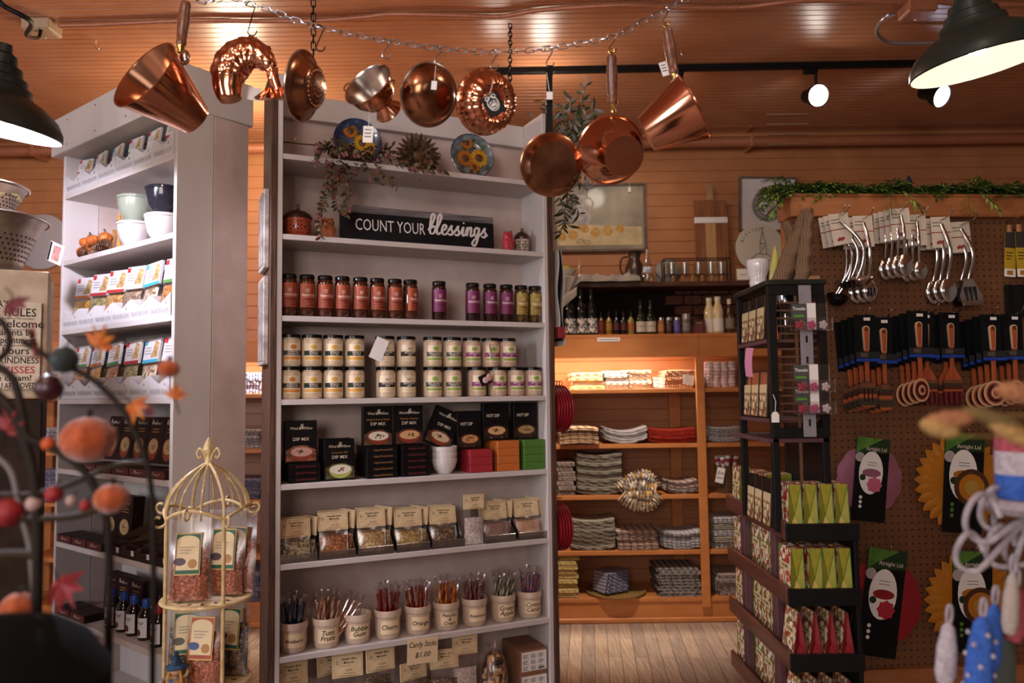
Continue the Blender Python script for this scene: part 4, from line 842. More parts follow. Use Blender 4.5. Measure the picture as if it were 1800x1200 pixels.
# sign
def sgn():
    a = CU.at(598, 408, .05); b = CU.at(868, 428, .05); c = CU.at(596, 345, .05); w, h = b.x-a.x, c.z-a.z
    o = thing('word_sign', 'black wooden sign reading COUNT YOUR blessings standing on the second shelf', 'sign', CU.mat((a.x+b.x)/2, .045, CSZ[1]+.0035, 0, -.06)); x = w/2
    MB().box(-x, x, 0, .018, 0, h*.8, mat('sign_black', '#110e0f', .8, scale=14, col2='#181314'), .0015).build('board', o)
    MB().box(-x, x, .001, .018, h*.8, h, mat('sign_weathered', '#4a4344', .8, scale=40, col2='#7b7474', stretch=(.2, 1, 3)), .0015).build('weathered_top_strip', o)
    lt = mat('sign_letters', '#d8d0cc', .6, var=.03); MB().text('COUNT YOUR', .068, lt, T(-x*.38, -.0008, h*.46), width=w*.44).build('lettering', o)
    # handwritten word as one brushed stroke per letter
    G = {'b': [(0, .3), (.22, .9), (.34, 1.5), (.22, 1.75), (.1, 1.5), (.1, .4), (.2, .05), (.42, .1), (.5, .45), (.36, .7), (.18, .5)], 'l': [(0, .3), (.2, .8), (.34, 1.5), (.22, 1.78), (.1, 1.4), (.12, .3), (.25, .02), (.42, .2)],
         'e': [(0, .3), (.3, .5), (.36, .78), (.2, .88), (.08, .55), (.14, .12), (.34, .04), (.52, .25)], 's': [(0, .3), (.24, .85), (.22, .6), (.36, .3), (.28, .04), (.08, .1), (.3, .1), (.5, .3)],
         'i': [(0, .3), (.14, .8), (.12, .3), (.2, .04), (.36, .25)], 'n': [(0, .3), (.12, .82), (.1, .05), (.14, .5), (.32, .84), (.4, .6), (.38, .2), (.48, .04), (.6, .25)],
         'g': [(.36, .7), (.2, .86), (.06, .6), (.1, .2), (.26, .1), (.38, .5), (.4, .8), (.36, -.2), (.2, -.75), (.0, -.6), (.1, -.25), (.5, .2), (.6, .35)]}
    mb = MB(); cx = 0
    for ch in 'blessings':
        P = [(cx+a*1.12+.14*b, 0, b) for a, b in G[ch]]; Q = smooth_path(P, 6); s = .05
        R = [(.0032+.0022*abs((Q[min(i+1, len(Q)-1)]-Q[max(i-1, 0)]).normalized().z)) for i in range(len(Q))]
        mb.tube([(q.x*s, 0, q.z*s) for q in Q], R, lt, 6, M=T(x*.1, -.0004, h*.34) @ SC(1.05, .25, 1)); cx += 1.12*max(a for a, b in G[ch])+.0
        if ch == 'i': mb.ball(((cx-.1)*s, 0, 1.15*s), (.004, .004, .004), lt, 8, 6, M=T(x*.1, -.0004, h*.34) @ SC(1.05, .25, 1))
    mb.build('script_lettering', o)
sgn()
# pierced acorn lanterns
def lantern(px, R, H, body, lab, r2):
    o = thing('acorn_lantern', lab, 'lantern', CU.mat(CU.x(px, .1, CSZ[1]+.04), .085, CSZ[1]+.0008)); hb = H*.58
    MB().lathe([(.0001, 0), (R*.7, 0), (R*.85, .006), (R, hb*.5), (R*.97, hb), (R*.9, hb+.004)], body, 32).build('lantern_body', o)
    MB().lathe([(R*1.02, hb-.003), (R*1.06, hb+.004), (R*.95, hb+.016), (R*.6, hb+.028), (R*.2, hb+.034), (.0001, hb+.035)], mat('lantern_cap', '#3a1c14', .3, coat=.5, var=.2), 32).build('acorn_cap', o)
    MB().tube([(0, 0, hb+.03), (.002, 0, hb+.045), (.001, 0, H)], [.008, .006, .0065], mat('lantern_cap', '#3a1c14'), 10).build('stem', o)
    mb = MB(); hm = mat('lantern_dark', '#170c0a', .8, var=0)
    def spot(a, z, w, h, rot):
        ps = [(w*c, h*s) for c, s in ((-1, 0), (-.4, -.5), (0, -1), (.4, -.5), (1, 0), (.4, .5), (0, 1), (-.4, .5))]; vs = []
        for u, v in ps: uu, vv = u*math.cos(rot)-v*math.sin(rot), u*math.sin(rot)+v*math.cos(rot); Rr = R*(.85+.15*min(1, (z+vv)/(hb*.5)) if z+vv < hb*.5 else 1-.03*((z+vv)/hb-.5)*2)+.0009; vs.append((Rr*math.sin(a+uu/R), -Rr*math.cos(a+uu/R), z+vv))
        mb.add(vs, [tuple(range(8))], hm)
    for i in range(8):
        a = i*PI/4
        for row in (.3, .68):
            for rr in range(4): spot(a+.17*math.cos(rr*PI/2+PI/4), hb*row+.1*hb*math.sin(rr*PI/2+PI/4)*1.2, .0055, .0028, rr*PI/2+PI/4)
        spot(a+PI/8, hb*.5, .004, .007, 0); spot(a, hb*.5, .003, .003, 0)
    mb.build('cut_outs', o)
lantern(522, .054, .135, mat('lantern_orange', '#a8482a', .3, coat=.5, var=.15, scale=12), 'orange pierced acorn lantern with a dark cap beside the brown post', 0)
lantern(915, .034, .115, mat('lantern_white', '#c9b8a8', .3, coat=.4, var=.1), 'small white pierced acorn lantern at the shelf end behind the coral owl', 0)
def owl(px, s, m, lab, y):
    o = thing('owl_figurine', lab, 'figurine', CU.mat(CU.x(px, y, CSZ[1]+.04), y, CSZ[1]+.0008) @ SC(s, s, s))
    MB().lathe([(.0001, 0), (.021, 0), (.023, .004), (.025, .02), (.026, .035), (.023, .05), (.021, .056), (.023, .064), (.0225, .075), (.015, .084), (.0001, .086)], m, 24, fn=lambda a, i: 1+(.04*math.cos(a*2) if i > 4 else 0)).build('owl_body', o)
    mb = MB()
    for q in (-1, 1):
        mb.lathe([(.007, 0), (.0001, .016)], m, 8, T(q*.014, 0, .078) @ RY(q*.25)); mb.ball((q*.023, -.002, .036), (.006, .012, .02), m, 10, 8)
    mb.build('ears_and_wings', o); mb = MB(); dk = mat('owl_eye', '#3a1d14', .4, var=0)
    for q in (-1, 1): mb.lathe([(.0068, 0), (.0055, .002), (.0001, .0015)], m, 12, T(q*.009, -.0205, .068) @ RX(PI/2)); mb.ball((q*.009, -.0225, .068), (.003, .0015, .003), dk, 8, 6)
    mb.lathe([(.003, 0), (.0001, .008)], dk, 6, T(0, -.022, .062) @ RX(PI*.75)); mb.build('face', o)
    mb = MB()
    for r in range(5):
        for c in range(5): a = (c-2)*.32+(r % 2)*.16; mb.ball((.0262*math.sin(a), -.0262*math.cos(a), .012+.0085*r), (.004, .002, .005), m, 6, 5)
    mb.build('chest_feathers', o)
owl(577, .98, mat('owl_orange', '#b0622e', .5, scale=60, col2='#8f4a22'), 'orange owl figurine beside the orange acorn lantern', .06)
owl(893, .98, mat('owl_coral', '#c23a4a', .45, scale=60, col2='#a82f3e'), 'coral red owl figurine with a green leaf on its head', .045)
o = MB(); leaf_geo(o, (0, 0, 0), (1, -.2, .25), .02, .014, mat('owl_leaf', '#55702c', .6), 4); leaf_geo(o, (0, 0, 0), (-1, -.2, .25), .014, .01, mat('owl_leaf', '#55702c', .6), 4)
o.build('leaf_sprig', [x for x in COL.objects if x.name.startswith('owl_figurine')][-1], T(0, -.004, .088))
# olive branches in the corner beside the unit
o = thing('olive_branches', 'grey green olive branches fastened at the top corner of the white unit behind the pans', 'branches', CU.M @ T(CW+.045, .12, CTOP-.2)); mb, ms = MB(), MB(); I = o.matrix_world.inverted()
om = [mat('sage_leaf', '#5d6048', .6, scale=90, col2='#73755c'), mat('dark_sage_leaf', '#33351f', .6, scale=90, col2='#4a4a2e'), mat('silver_leaf', '#8d8c84', .6, scale=90, col2='#747468')]
root_p = cpos(985, 300, .12)
for i, (px, py) in enumerate(((1030, 150), (1005, 165), (1045, 190), (1025, 215), (960, 175), (1055, 240), (1040, 290), (1035, 340), (1022, 380), (1000, 400), (985, 415), (1048, 320), (1015, 200), (995, 180), (975, 200), (1030, 260), (1010, 360), (1050, 210))):
    e = cpos(px, py, .05+.1*rnd.random()); mid = (root_p+e)/2+Vector((rnd.uniform(-.03, .03), rnd.uniform(-.04, .02), rnd.uniform(-.02, .05)))
    strand(mb, ms, [I @ root_p, I @ mid, I @ e], om, stem_m, .017, .05, .014, rnd, .0016, .9)
for p, q in (((925, 196), 0), ((938, 178), 1), ((950, 185), 1)): leaf_geo(mb, I @ cpos(p[0], p[1], .02), (.7, 0, -.25+q*.5), .045, .02, mat('yellow_leaf', '#a8752a', .6) if q else om[2], 4)
mb.build('leaves', o); ms.build('stems', o)
# things hung on the outer sides of the unit
def side_sign(zt, zb, k, lab):
    o = thing('framed_sign', lab, 'sign', CU.M @ T(-.0245, .115, zb)); h = zt-zb
    MB().box(-.02, 0, -.085, .085, 0, h, mat('chippy_white', '#c3b8ae', .7, scale=30, col2='#8f8378'), .003).build('frame', o)
    MB().box(-.0225, -.0205, -.07, .07, .015, h-.015, mat('sign_picture', '#6a5d5a', .6, scale=20, col2='#a39a94')).build('picture', o)
z = lambda py: CU.at(462, py, 0).z
side_sign(z(326), z(468), 0, 'chippy white framed sign, the upper of two on the outer post'); side_sign(z(482), z(640), 1, 'chippy white framed sign, the lower of two on the outer post')
redm = mat('red_silicone', '#8c1420', .4, var=.1)
for nm, py0, n in (('upper', 718, 6), ('lower', 924, 5)):
    for i in range(n):
        p = CU.at(988, py0, .1); R = .105
        o = thing('round_trivet', 'dark red round trivet hanging edge on below the white unit side, %s bunch' % nm, 'trivet', CU.M @ T(CW+.034+.0135*i, .1, p.z) @ RZ(.06), 'red trivets, %s bunch' % nm)
        MB().lathe([(.0001, 0), (R-.003, 0), (R, .002), (R, .006), (R-.003, .008), (.0001, .008)], redm, 40, RY(PI/2)).build('disc', o)
        MB().tube([(.004, .012*math.cos(a*PI/6), R+.008+.012*math.sin(a*PI/6)) for a in range(12)], .002, redm, 6, True).build('hanging_loop', o)
def sideboard(): 
    o = thing('kitchen_towel', 'white towel with black edge and red band hung at the end of the white unit', 'towel', CU.M @ T(CW+.05, .06, CU.at(985, 592, .06).z)); h = CU.at(985, 444, .06).z-CU.at(985, 592, .06).z
    for i, (c, w_) in enumerate((('#d8cfca', .008), ('#1b1818', .004), ('#cdc2bc', .008))): MB().grid(lambda u, v, i=i: (.012*i+.006*math.sin(v*9+i), -.06+.12*u, h*v-.02*i*(1-v)), 4, 16, mat('towel_'+c[1:], c, .9)).build('fold', o)
    MB().box(-.004, .03, -.061, .061, -.01, .04, mat('towel_red_band', '#8f2a30', .9), .003).build('red_band', o)
sideboard()
# ================================================================ goods on the white unit with the cornice
def on_l(k, px, y, rz=0, dz=0, rx=0): return on_shelf(LU, LSZ, k, px, y, rz, dz, rx)
wht = mat('white_card', '#cdc8c8', .6, var=.03); grey_ink = mat('grey_print', '#8b8682', .7, var=0)
TW = .152
def soup_tray():
    o = root('display_tray', 'display tray'); w, h = TW/2, .07; mb = MB(); n = 16
    top = lambda x: h-.02*math.cos(x/w*PI)*.5-.008+.012*abs(x/w)
    mb.prism([(-w, 0), (w, 0)]+[(w-2*w*i/n, top(w-2*w*i/n)) for i in range(n+1)], 0, .0015, wht, T(0, .0015, 0) @ RX(PI/2))
    mb.box(-w, w, .0015, .17, 0, .0015, wht)
    for q in (-1, 1): mb.prism([(0.001, 0), (.17, 0), (.17, .1), (.0015, top(w))], -.0007, .0007, wht, T(q*(w-.0007), 0, 0) @ Matrix(((0, 0, 1, 0), (1, 0, 0, 0), (0, 1, 0, 0), (0, 0, 0, 1))))
    mb.build('tray_body', o); MB().text('FRONTIER SOUPS', .026, grey_ink, T(0, -.0008, .022), width=TW*.86).tube([(w*.5, -.0005, .045), (w*.55, -.0005, .055), (w*.6, -.0005, .046)], .0012, grey_ink, 4).build('lettering', o); return o
def pouch(key, fill, accent, w=.132, h=.228, th=.035, blue=None):
    def b():
        o = root('soup_pouch', 'pouch'); hh = h*.42
        f = lambda u, v, s, k=1: ((u-.5)*w*k*(1-.06*(1-v)), s*th*.5*k*max(.05, (1-abs(2*u-1)**3)*(math.sin(PI*min(1, .12+v*.88))**.7)), .001+v*(h-hh)*(.92 if k < 1 else 1))
        mb = MB(); mb.grid(lambda u, v: f(u, v, -1, .97), 10, 10, fill); mb.grid(lambda u, v: f(u, v, 1, .97), 10, 10, fill); mb.build('dry_contents', o)
        mb = MB(); mb.grid(lambda u, v: f(u, v, -1, 1.03), 10, 10, clear); mb.grid(lambda u, v: f(u, v, 1, 1.03), 10, 10, clear); mb.build('clear_bag', o)
        mb = MB(); z0 = h-hh; mb.box(-w/2, w/2, -.006, .006, z0, h, wht, .001); y = -.0063
        mb.box(-w/2, w/2, y-.0003, y, z0, z0+hh*.13, accent); mb.box(-w*.48, -w*.3, y-.0003, y, h-.024, h-.004, mat('logo_red', '#b2252c', .5, var=0) if not blue else accent)
        for i in range(3): mb.box(-w*.4, (-.02+.03*i)*w, y-.0003, y, z0+hh*(.6-.12*i), z0+hh*(.64-.12*i), grey_ink)
        mb.add([(w*.02, y-.0004, z0+hh*.2), (w*.46, y-.0004, z0+hh*.2), (w*.46, y-.0004, z0+hh*.8), (w*.2, y-.0004, z0+hh*.9)], [(0, 1, 2, 3)], mat('food_photo_'+key, '#c9a878', .5, scale=70, col2='#8a6a3a')); mb.build('header_card', o); return o
    return b
F = {'corn': grains('yellow_corn', ('#d8a83c', '#c08a24', '#e0c060', '#b8782a'), 120, .5, .5), 'herb': grains('green_herb_mix', ('#8a8450', '#6f7042', '#b0a06a', '#5a5a32', '#c0b284'), 170, .5, .5), 'oatm': grains('soup_oats', ('#c9a46a', '#b8884a', '#d8bc8a', '#a06a3a'), 130, .5, .5), 'grey': grains('soup_grey_rice', ('#a8927c', '#8a7460', '#c0ae98', '#6f5a48'), 130, .5, .5),
     'nut': grains('soup_beans', ('#9a7a58', '#d8c8b0', '#6a4a30', '#b89a78', '#ece2d4'), 75, .5, .5), 'rust': grains('soup_rust', ('#a8562a', '#c88a4a', '#8a4420', '#d8b070'), 150, .5, .5)}
acc = lambda h: mat('accent_'+h[1:], h, .5, var=.05)
SP = {'corn': pouch('corn', F['corn'], acc('#b5602a')), 'herb': pouch('herb', F['herb'], acc('#a02a2c')), 'oatm': pouch('oatm', F['oatm'], acc('#a8302c')), 'grey': pouch('grey', F['grey'], acc('#d0c8c0')), 'nut': pouch('nut', F['nut'], acc('#3a9ab8'), blue=1), 'rust': pouch('rust', F['rust'], acc('#4a7a3c'))}
ROWS = ((0, 'top shelf', ('oatm', 'herb', 'nut', 'rust', 'grey', 'oatm'), .04), (2, 'shelf below the bowls', ('corn', 'herb', 'oatm', 'grey', 'nut', 'rust'), 0), (3, 'shelf above the dark boxes', ('rust', 'corn', 'rust', 'herb', 'nut', 'grey'), 0))
nmz = {'corn': 'yellow corn', 'herb': 'green herb mix', 'oatm': 'golden oats', 'grey': 'greyish rice', 'nut': 'mixed beans', 'rust': 'rust red lentils'}
for k, lab, kinds, j in ROWS:
    for i, g in enumerate(kinds):
        x = TS+.006+TW/2+i*(TW+.0015); M = LU.mat(x, .004, LSZ[k]+.0008)
        copies('soup_tray', soup_tray, M, 'white display tray %s from the far end of the %s' % (ORD[i], lab), 'white display trays')
        for q, (dy, dx) in enumerate(((.03, -.004), (.085, .006))):
            a = (.0 if q else random.uniform(-.12, .12)) if k else random.uniform(-.15, .15)
            copies('sp'+g, SP[g], M @ T(dx, dy, .0062) @ (SC(1, 1, 1) if k else SC(.8, .8, .66)) @ RX(-.16) @ RY(a*.35) @ RZ(a), 'soup pouch of %s, %s in tray %s, %s' % (nmz[g], 'front' if not q else 'behind', 'one two three four five six'.split()[i], lab), 'soup pouches')
# shelf of bowls
def lidded_bowl(px, y, m, lab, dz=0):
    o = thing('mixing_bowl', lab, 'bowl', T(0, 0, dz) @ on_l(1, px, y)); R = .072
    MB().lathe([(.0001, 0), (R*.5, 0), (R*.56, .004), (R*.85, .035), (R*.98, .075), (R, .094), (R*.97, .094), (R*.8, .036), (.0001, .008)], m, 56, fn=lambda a, i: 1-(.02*abs(math.sin(2.5*a))**6 if 1 < i < 5 else 0)).build('bowl_wall', o)
    MB().lathe([(R*.99, .0945), (R*1.04, .096), (R*1.04, .104), (R*.98, .108), (.0001, .109)], m, 56).build('lid', o)
gl = {'w': mat('glaze_white', '#b0a7a3', .22, coat=.5, var=.04), 'g': mat('glaze_sage', '#7d8272', .22, coat=.5, var=.06), 'k': mat('glaze_black', '#1e1d24', .18, coat=.6, var=.1)}
lidded_bowl(238, .075, gl['w'], 'white lidded bowl carrying the sage green bowl'); lidded_bowl(238, .075, gl['g'], 'sage green lidded bowl on top of a white bowl', .1095)
lidded_bowl(288, .08, gl['w'], 'white lidded bowl carrying the glossy black bowl'); lidded_bowl(288, .08, gl['k'], 'glossy black lidded bowl on top of a white bowl', .1095)
o = thing('cutting_board', 'rounded wooden cutting board with a wire handle leaning behind the pumpkins', 'cutting board', on_l(1, 160, .19, 0, .003, -.18)); bw = mat('board_maple', '#b98552', .45, scale=9, col2='#9a6438', stretch=(1, 1, 9))
def rrect(w, h, r, n=6): return [(sx*(w-r)+r*math.cos(a0+PI/2*i/n), sz*(h-r)+r*math.sin(a0+PI/2*i/n)) for sx, sz, a0 in ((1, 1, 0), (-1, 1, PI/2), (-1, -1, PI), (1, -1, PI*1.5)) for i in range(n+1)]
MB().prism(rrect(.155, .09, .03), -.008, .008, bw, T(.02, 0, .092) @ RX(PI/2)).build('board', o)
MB().tube(smooth_path([(-.13, 0, .14), (-.17, 0, .145), (-.19, -.01, .11), (-.19, -.01, .07), (-.17, -.01, .03), (-.13, 0, .03)], 5), .004, steel, 8).build('wire_handle', o)
def pumpkin(px, dz, y, s, i):
    def b():
        o = root('small_pumpkin', 'pumpkin'); m = mat('small_pumpkin_skin', '#c9702a', .5, scale=40, col2='#a8521c')
        MB().ball((0, 0, .024), (.03, .03, .024), m, 32, 12, fn=lambda a, i: 1-.13*abs(math.cos(4*a))**3).build('pumpkin_body', o); MB().tube([(0, 0, .042), (.003, 0, .056), (.008, 0, .062)], [.005, .004, .004], stem_m, 8).build('stem', o); return o
    copies('pumpkin', b, T(0, 0, dz+.007) @ on_l(1, px, y) @ RZ(i) @ RX(.3*(i % 3-1)) @ SC(s, s, s), 'small orange decorative pumpkin heaped before the cutting board', 'small pumpkins')
for i, (px, dz, y, s) in enumerate(((120, .0, .05, 1), (148, .0, .05, 1.1), (148, .05, .06, 1), (165, .055, .07, .95), (185, .05, .07, 1), (128, .045, .08, .8), (133, 0, .1, .9))): pumpkin(px, dz, y, s, i)
def cone():
    o = root('pine_cone', 'pine cone'); mb = MB(); pm = mat('pine_cone_scale', '#7a5238', .7, scale=80, col2='#4a2d1d'); mb.ball((0, 0, .026), (.015, .015, .026), pm, 10, 8)
    for r in range(7):
        for k in range(9): a = k*2*PI/9+r*.35; q = .024*math.sin(PI*(r+1.2)/8.6); leaf_geo(mb, (q*.5*math.cos(a), q*.5*math.sin(a), .007*r+.002), (math.cos(a), math.sin(a), .5), .016, .015, pm, 3)
    mb.build('cone_scales', o); return o
for i, (px, dz, y) in enumerate(((131, .055, .06), (140, .0, .03), (172, .0, .05), (190, .005, .045), (178, .04, .05), (160, .02, .03))): copies('cone', cone, T(0, 0, dz+.008) @ on_l(1, px, y) @ RZ(i*2) @ RX(.5+.3*i), 'brown pine cone among the small pumpkins', 'pine cones')
o = thing('dried_corn', 'bunch of yellow dried corn strands standing beside the bowls', 'dried corn', on_l(1, 208, .06)); mb = MB()
for i in range(5): mb.tube(smooth_path([(.006*i-.012, 0, .0), (.004*i-.01, .004, .06), (.006*i-.016, 0, .12), (.003*i-.004, .0, .15+.006*i)], 4), .0045, mat('corn_husk', '#b07a28', .6, scale=90, col2='#8a5a1c'), 6)
mb.build('strands', o); MB().tube([(.012*math.cos(a*PI/5), .009*math.sin(a*PI/5), .13) for a in range(10)], .004, stem_m, 6, True).build('tie', o)
o = thing('picture_card', 'small leaning picture card poking out past the shelf end beside the pumpkins', 'card', T(*onY(98, 445, 3.05)) @ RZ(-.5) @ RY(.35))
MB().box(-.05, .05, -.001, .001, -.04, .04, wht).build('card', o); MB().box(-.048, -.036, -.0016, -.001, -.038, .038, ink).box(-.02, .03, -.0016, -.001, -.03, .03, mat('card_picture', '#c98a80', .5, scale=60, col2='#8a5a50')).build('printed_picture', o)
# dark boxes
bro = mat('dark_brown_carton', '#2a1614', .4, var=.2, scale=20); mar = mat('maroon_carton', '#5a1f22', .4, var=.15, scale=20)
def mixbox(key, w, h, d, photo, rim):
    def b():
        o = root('soup_mix_box', 'box'); MB().box(-w/2, w/2, 0, d, 0, h, bro, .001).build('carton', o); mb = MB(); bowl_art(mb, 0, h*.36, w*.36, w*.3, rim, photo, 3, -.0006)
        mb.tube(smooth_path([(-w*.34, -.0006, h*.84), (-w*.28, -.0006, h*.93), (-w*.24, -.0006, h*.83), (-w*.16, -.0006, h*.88), (-w*.1, -.0006, h*.83), (0, -.0006, h*.9), (.0, -.0006, h*.83), (w*.12, -.0006, h*.87), (w*.2, -.0006, h*.83), (w*.34, -.0006, h*.88)], 4), .0012, cream_txt, 4)
        for i in range(2): mb.box(-w*.24, w*.24, -.0009, -.0006, h*(.72-.06*i), h*(.74-.06*i), gold_txt)
        mb.build('printed_front', o); return o
    return b
mb1 = mixbox('m1', .11, .185, .05, mat('soup_photo_cream', '#c9ac86', .4, scale=120, col2='#a8803c'), rimr); mb2 = mixbox('m2', .12, .2, .05, mat('soup_photo_pasta', '#b8925a', .4, scale=90, col2='#d8bc90'), rimk)
for i in range(6): copies('mb1', mb1, LU.mat(.28+i*.117, .10, LSZ[4]+.0425, 0, -.16), 'dark brown soup mix box %s along the shelf below the white trays' % ORD[i], 'dark brown soup mix boxes')
for i in range(5):
    def sl():
        o = root('open_carton', 'carton'); w = .135; MB().box(-w/2, w/2, 0, .1, 0, .032, bro, .001).build('carton', o); MB().box(-w/2+.004, w/2-.004, -.0008, 0, .002, .03, mar).tube(smooth_path([(-.03, -.001, .012), (-.02, -.001, .024), (-.012, -.001, .012), (0, -.001, .018), (.01, -.001, .012), (.03, -.001, .02)], 4), .001, cream_txt, 4).build('printed_front', o); return o
    copies('sl', sl, LU.mat(.30+i*.139, .006, LSZ[4]+.0008), 'low maroon fronted carton %s in the row under the dark brown boxes' % ORD[i], 'maroon fronted cartons')
for i in range(2): copies('mb2', mb2, LU.mat(.25+i*.125, .12, LSZ[5]+.005, 0, -.06), 'tall black pasta mix box, %s at the back of the shelf of slanted cartons' % ('farther' if not i else 'nearer'), 'tall black mix boxes')
def slant():
    o = root('slanted_carton', 'carton'); w, d, h = .115, .26, .1; mb = MB()
    SW = Matrix(((0, 0, 1, 0), (1, 0, 0, 0), (0, 1, 0, 0), (0, 0, 0, 1)))
    for q in (-1, 1): mb.prism([(0, 0), (d, 0), (d, h+.03), (0, .035)], -.0012, .0012, mat('inner_board', '#4a3622', .7, var=.1), T(q*(w/2-.0012), 0, 0) @ SW)
    mb.box(-w/2, w/2, 0, .002, 0, .035, bro); mb.box(-w/2, w/2, 0, d, 0, .002, bro); mb.box(-w/2, w/2, d-.002, d, 0, h+.03, bro); mb.build('carton', o)
    tag(MB().box(.03, .05, -.001, -.0001, .014, .034, wht).build('price_sticker', o), 'white price sticker'); MB().box(-w/2+.006, w/2-.006, .02, d-.01, .004, .05, bro).build('packet_row', o); return o
for i in range(4): copies('slant', slant, LU.mat(.535+i*.119, .004, LSZ[5]+.0008), 'open slanted dark carton, %s from the black pasta boxes' % ORD[i], 'open slanted cartons')
for i in range(3): copies('sl', None, LU.mat(.09+i*.14, .006, LSZ[5]+.0008), 'low maroon fronted carton %s on the shelf of slanted cartons' % ORD[i], 'low maroon cartons')
mb3 = mixbox('m3', .105, .17, .05, mat('soup_photo_beans', '#c9a888', .4, scale=80, col2='#7a4a30'), rimk)
for i in range(3): copies('mb3', mb3, LU.mat(.24+i*.11, .13, LSZ[6]+.005, 0, -.06), 'black mix box %s behind the blue capped bottles' % ORD[i], 'black mix boxes behind bottles')
for i in range(2): copies('sl', None, LU.mat(.09+i*.14, .006, LSZ[6]+.0008) @ RX(.0), 'low maroon fronted carton %s on the shelf of blue capped bottles' % ORD[i], 'maroon cartons by the bottles')
def syrup(capc):
    def b():
        o = root('syrup_bottle', 'bottle'); g = mat('dark_syrup', '#1a0d0c', .1, coat=.8, var=.1)
        MB().lathe([(.0001, 0), (.026, 0), (.029, .004), (.029, .09), (.026, .102), (.016, .116), (.013, .122), (.013, .13)], g, 28).build('glass_bottle', o); MB().lathe([(.015, .12), (.0155, .148), (.014, .152), (.0001, .153)], mat('cap_'+capc[1:], capc, .4, var=.08), 24).build('cap', o)
        mb = MB(); mb.lathe([(.0295, .012), (.0295, .085)], wht, 20, arc=(-PI/2-1.2, -PI/2+1.2)); mb.grid(lambda u, v: wrap(.0299)(.013*u*math.cos(2*PI*v), .03+.013*u*math.sin(2*PI*v)), 2, 16, mat('berry_print', '#4a1a24', .5, scale=150, col2='#7a3428')); mb.text('Syrup', .02, ink, None, .3, fn=lambda x, z: wrap(.03)(x, .062+z)); mb.build('paper_label', o); return o
    return b
for i, px in enumerate((198, 217, 235, 256)): copies('syb', syrup('#1c3f8f'), on_l(6, px, .06), 'blue capped syrup bottle %s from the maroon cartons' % ORD[i], 'blue capped bottles')
copies('syr', syrup('#8f1c24'), on_l(6, 279, .05), 'red capped syrup bottle at the shelf end', 'syrup bottles'); 
for i, px in enumerate((226, 250, 272)): copies('syk', syrup('#17171a'), on_l(6, px, .17), 'black capped syrup bottle %s in the back row' % ORD[i], 'black capped bottles')
# ================================================================ white post with sign and colanders at the picture edge
PY = 2.42; xr = onY(84, 600, PY).x; zt = onY(40, 478, PY).z
PM = T(xr, PY, 0) @ RZ(.5)
o = thing('display_post', 'square whitewashed display post carrying the colanders and the rules sign', 'post', PM @ T(-.26, 0, 0)); zl = onY(60, 700, PY).z; MB().box(-.25, .25, .01, .29, 0, zl-.001, mat('dark_cabinet_wood', '#2f1e14', .6, scale=14, col2='#22150e'), .004).build('lower_cabinet', o); MB().box(-.26, .26, 0, .3, zl, zt, mat('whitewash', '#b9a68f', .75, scale=14, col2='#a38e76', bump=.2), .004).build('post_body', o)
MB().lathe([(.004, 0), (.003, .002), (.0001, .002)], black_iron, 8, T(.06, 0, zt-.03) @ RX(PI/2)).build('screw_head', o)
sz0, sz1 = onY(75, 533, PY-.012).z, onY(75, 684, PY-.012).z; s = (sz0-sz1)
o = thing('rules_sign', 'cream house rules sign fixed on the whitewashed post', 'sign', PM @ T(-.178, -.0125, sz1)); MB().box(-.16, .16, 0, .011, 0, s, mat('sign_cream', '#d0c2ae', .7, scale=30, col2='#c0b09a'), .0015).build('board', o); mb = MB(); y = -.0006
for t, sz, x, zf, w_ in (("GRANDMA'S", .03, .0, .95, .15), ('HOUSE RULES', .036, .05, .86, .19), ('KIDS  welcome', .034, .06, .73, .21), ('SPOILED', .032, -.05, .59, .09), ('Parents by', .028, .09, .63, .1), ('appointment', .028, .09, .54, .115), ('OPEN 24 hours', .032, .03, .42, .2), ('HUGS & KINDNESS', .028, .06, .31, .19), ('bedtime negotiable', .024, -.0, .2, .13), ('KISSES', .03, .105, .2, .085), ('free ice cream!', .026, .06, .11, .16), ('SO MUCH  YOU ARE LOVED', .026, .05, .02, .2)):
    mb.text(t, sz, (red_ink if 'KISS' in t else ink), T(x, y, s*zf+.006), 0, .008, width=w_)
for zf in (.8, .67, .49, .37): mb.box(-.14, .14, y-.0002, y, s*zf+.002, s*zf+.0035, ink)
mb.build('lettering', o)
alu = mat('worn_aluminium', '#a39488', .38, .75, scale=14, col2='#7d6c60'); lip = mat('aluminium_lip', '#b9aca2', .25, 1, var=.1)
def colander(cx, R, H, z, lab, band):
    o = thing('colander', lab, 'colander', T(cx, PC.y, z)); pr = [(.0001, .002), (R*.6, .002), (R*.66, 0), (R*.68, .012), (R*.6, .018), (R*.64, .03), (R*.8, H*.62), (R*.97, H*.96), (R*1.03, H), (R*1.02, H+.006), (R*.96, H)]
    MB().lathe(pr, alu, 56).build('bowl_wall', o); MB().tube([(R*1.03*math.cos(i*PI/24), R*1.03*math.sin(i*PI/24), H) for i in range(48)], .005, lip, 8, True).build('rolled_rim', o); mb = MB(); hm = mat('colander_hole', '#2a1c16', .9, var=0)
    for r in range(6):
        zz = .042+(H*.5)*r/6; rr = R*(.64+(.16)*(zz-.03)/(H*.62-.03)) if zz < H*.62 else R*(.8+.17*(zz-H*.62)/(H*.34))
        for k in range(52): a = (k+.5*(r % 2))*2*PI/52; mb.lathe([(.0036, .0), (.0001, .0003)], hm, 6, basis(((rr+.0012)*math.cos(a), (rr+.0012)*math.sin(a), zz), (0, 0, 1), (math.cos(a), math.sin(a), -.25)))
    mb.build('drain_holes', o)
    return o
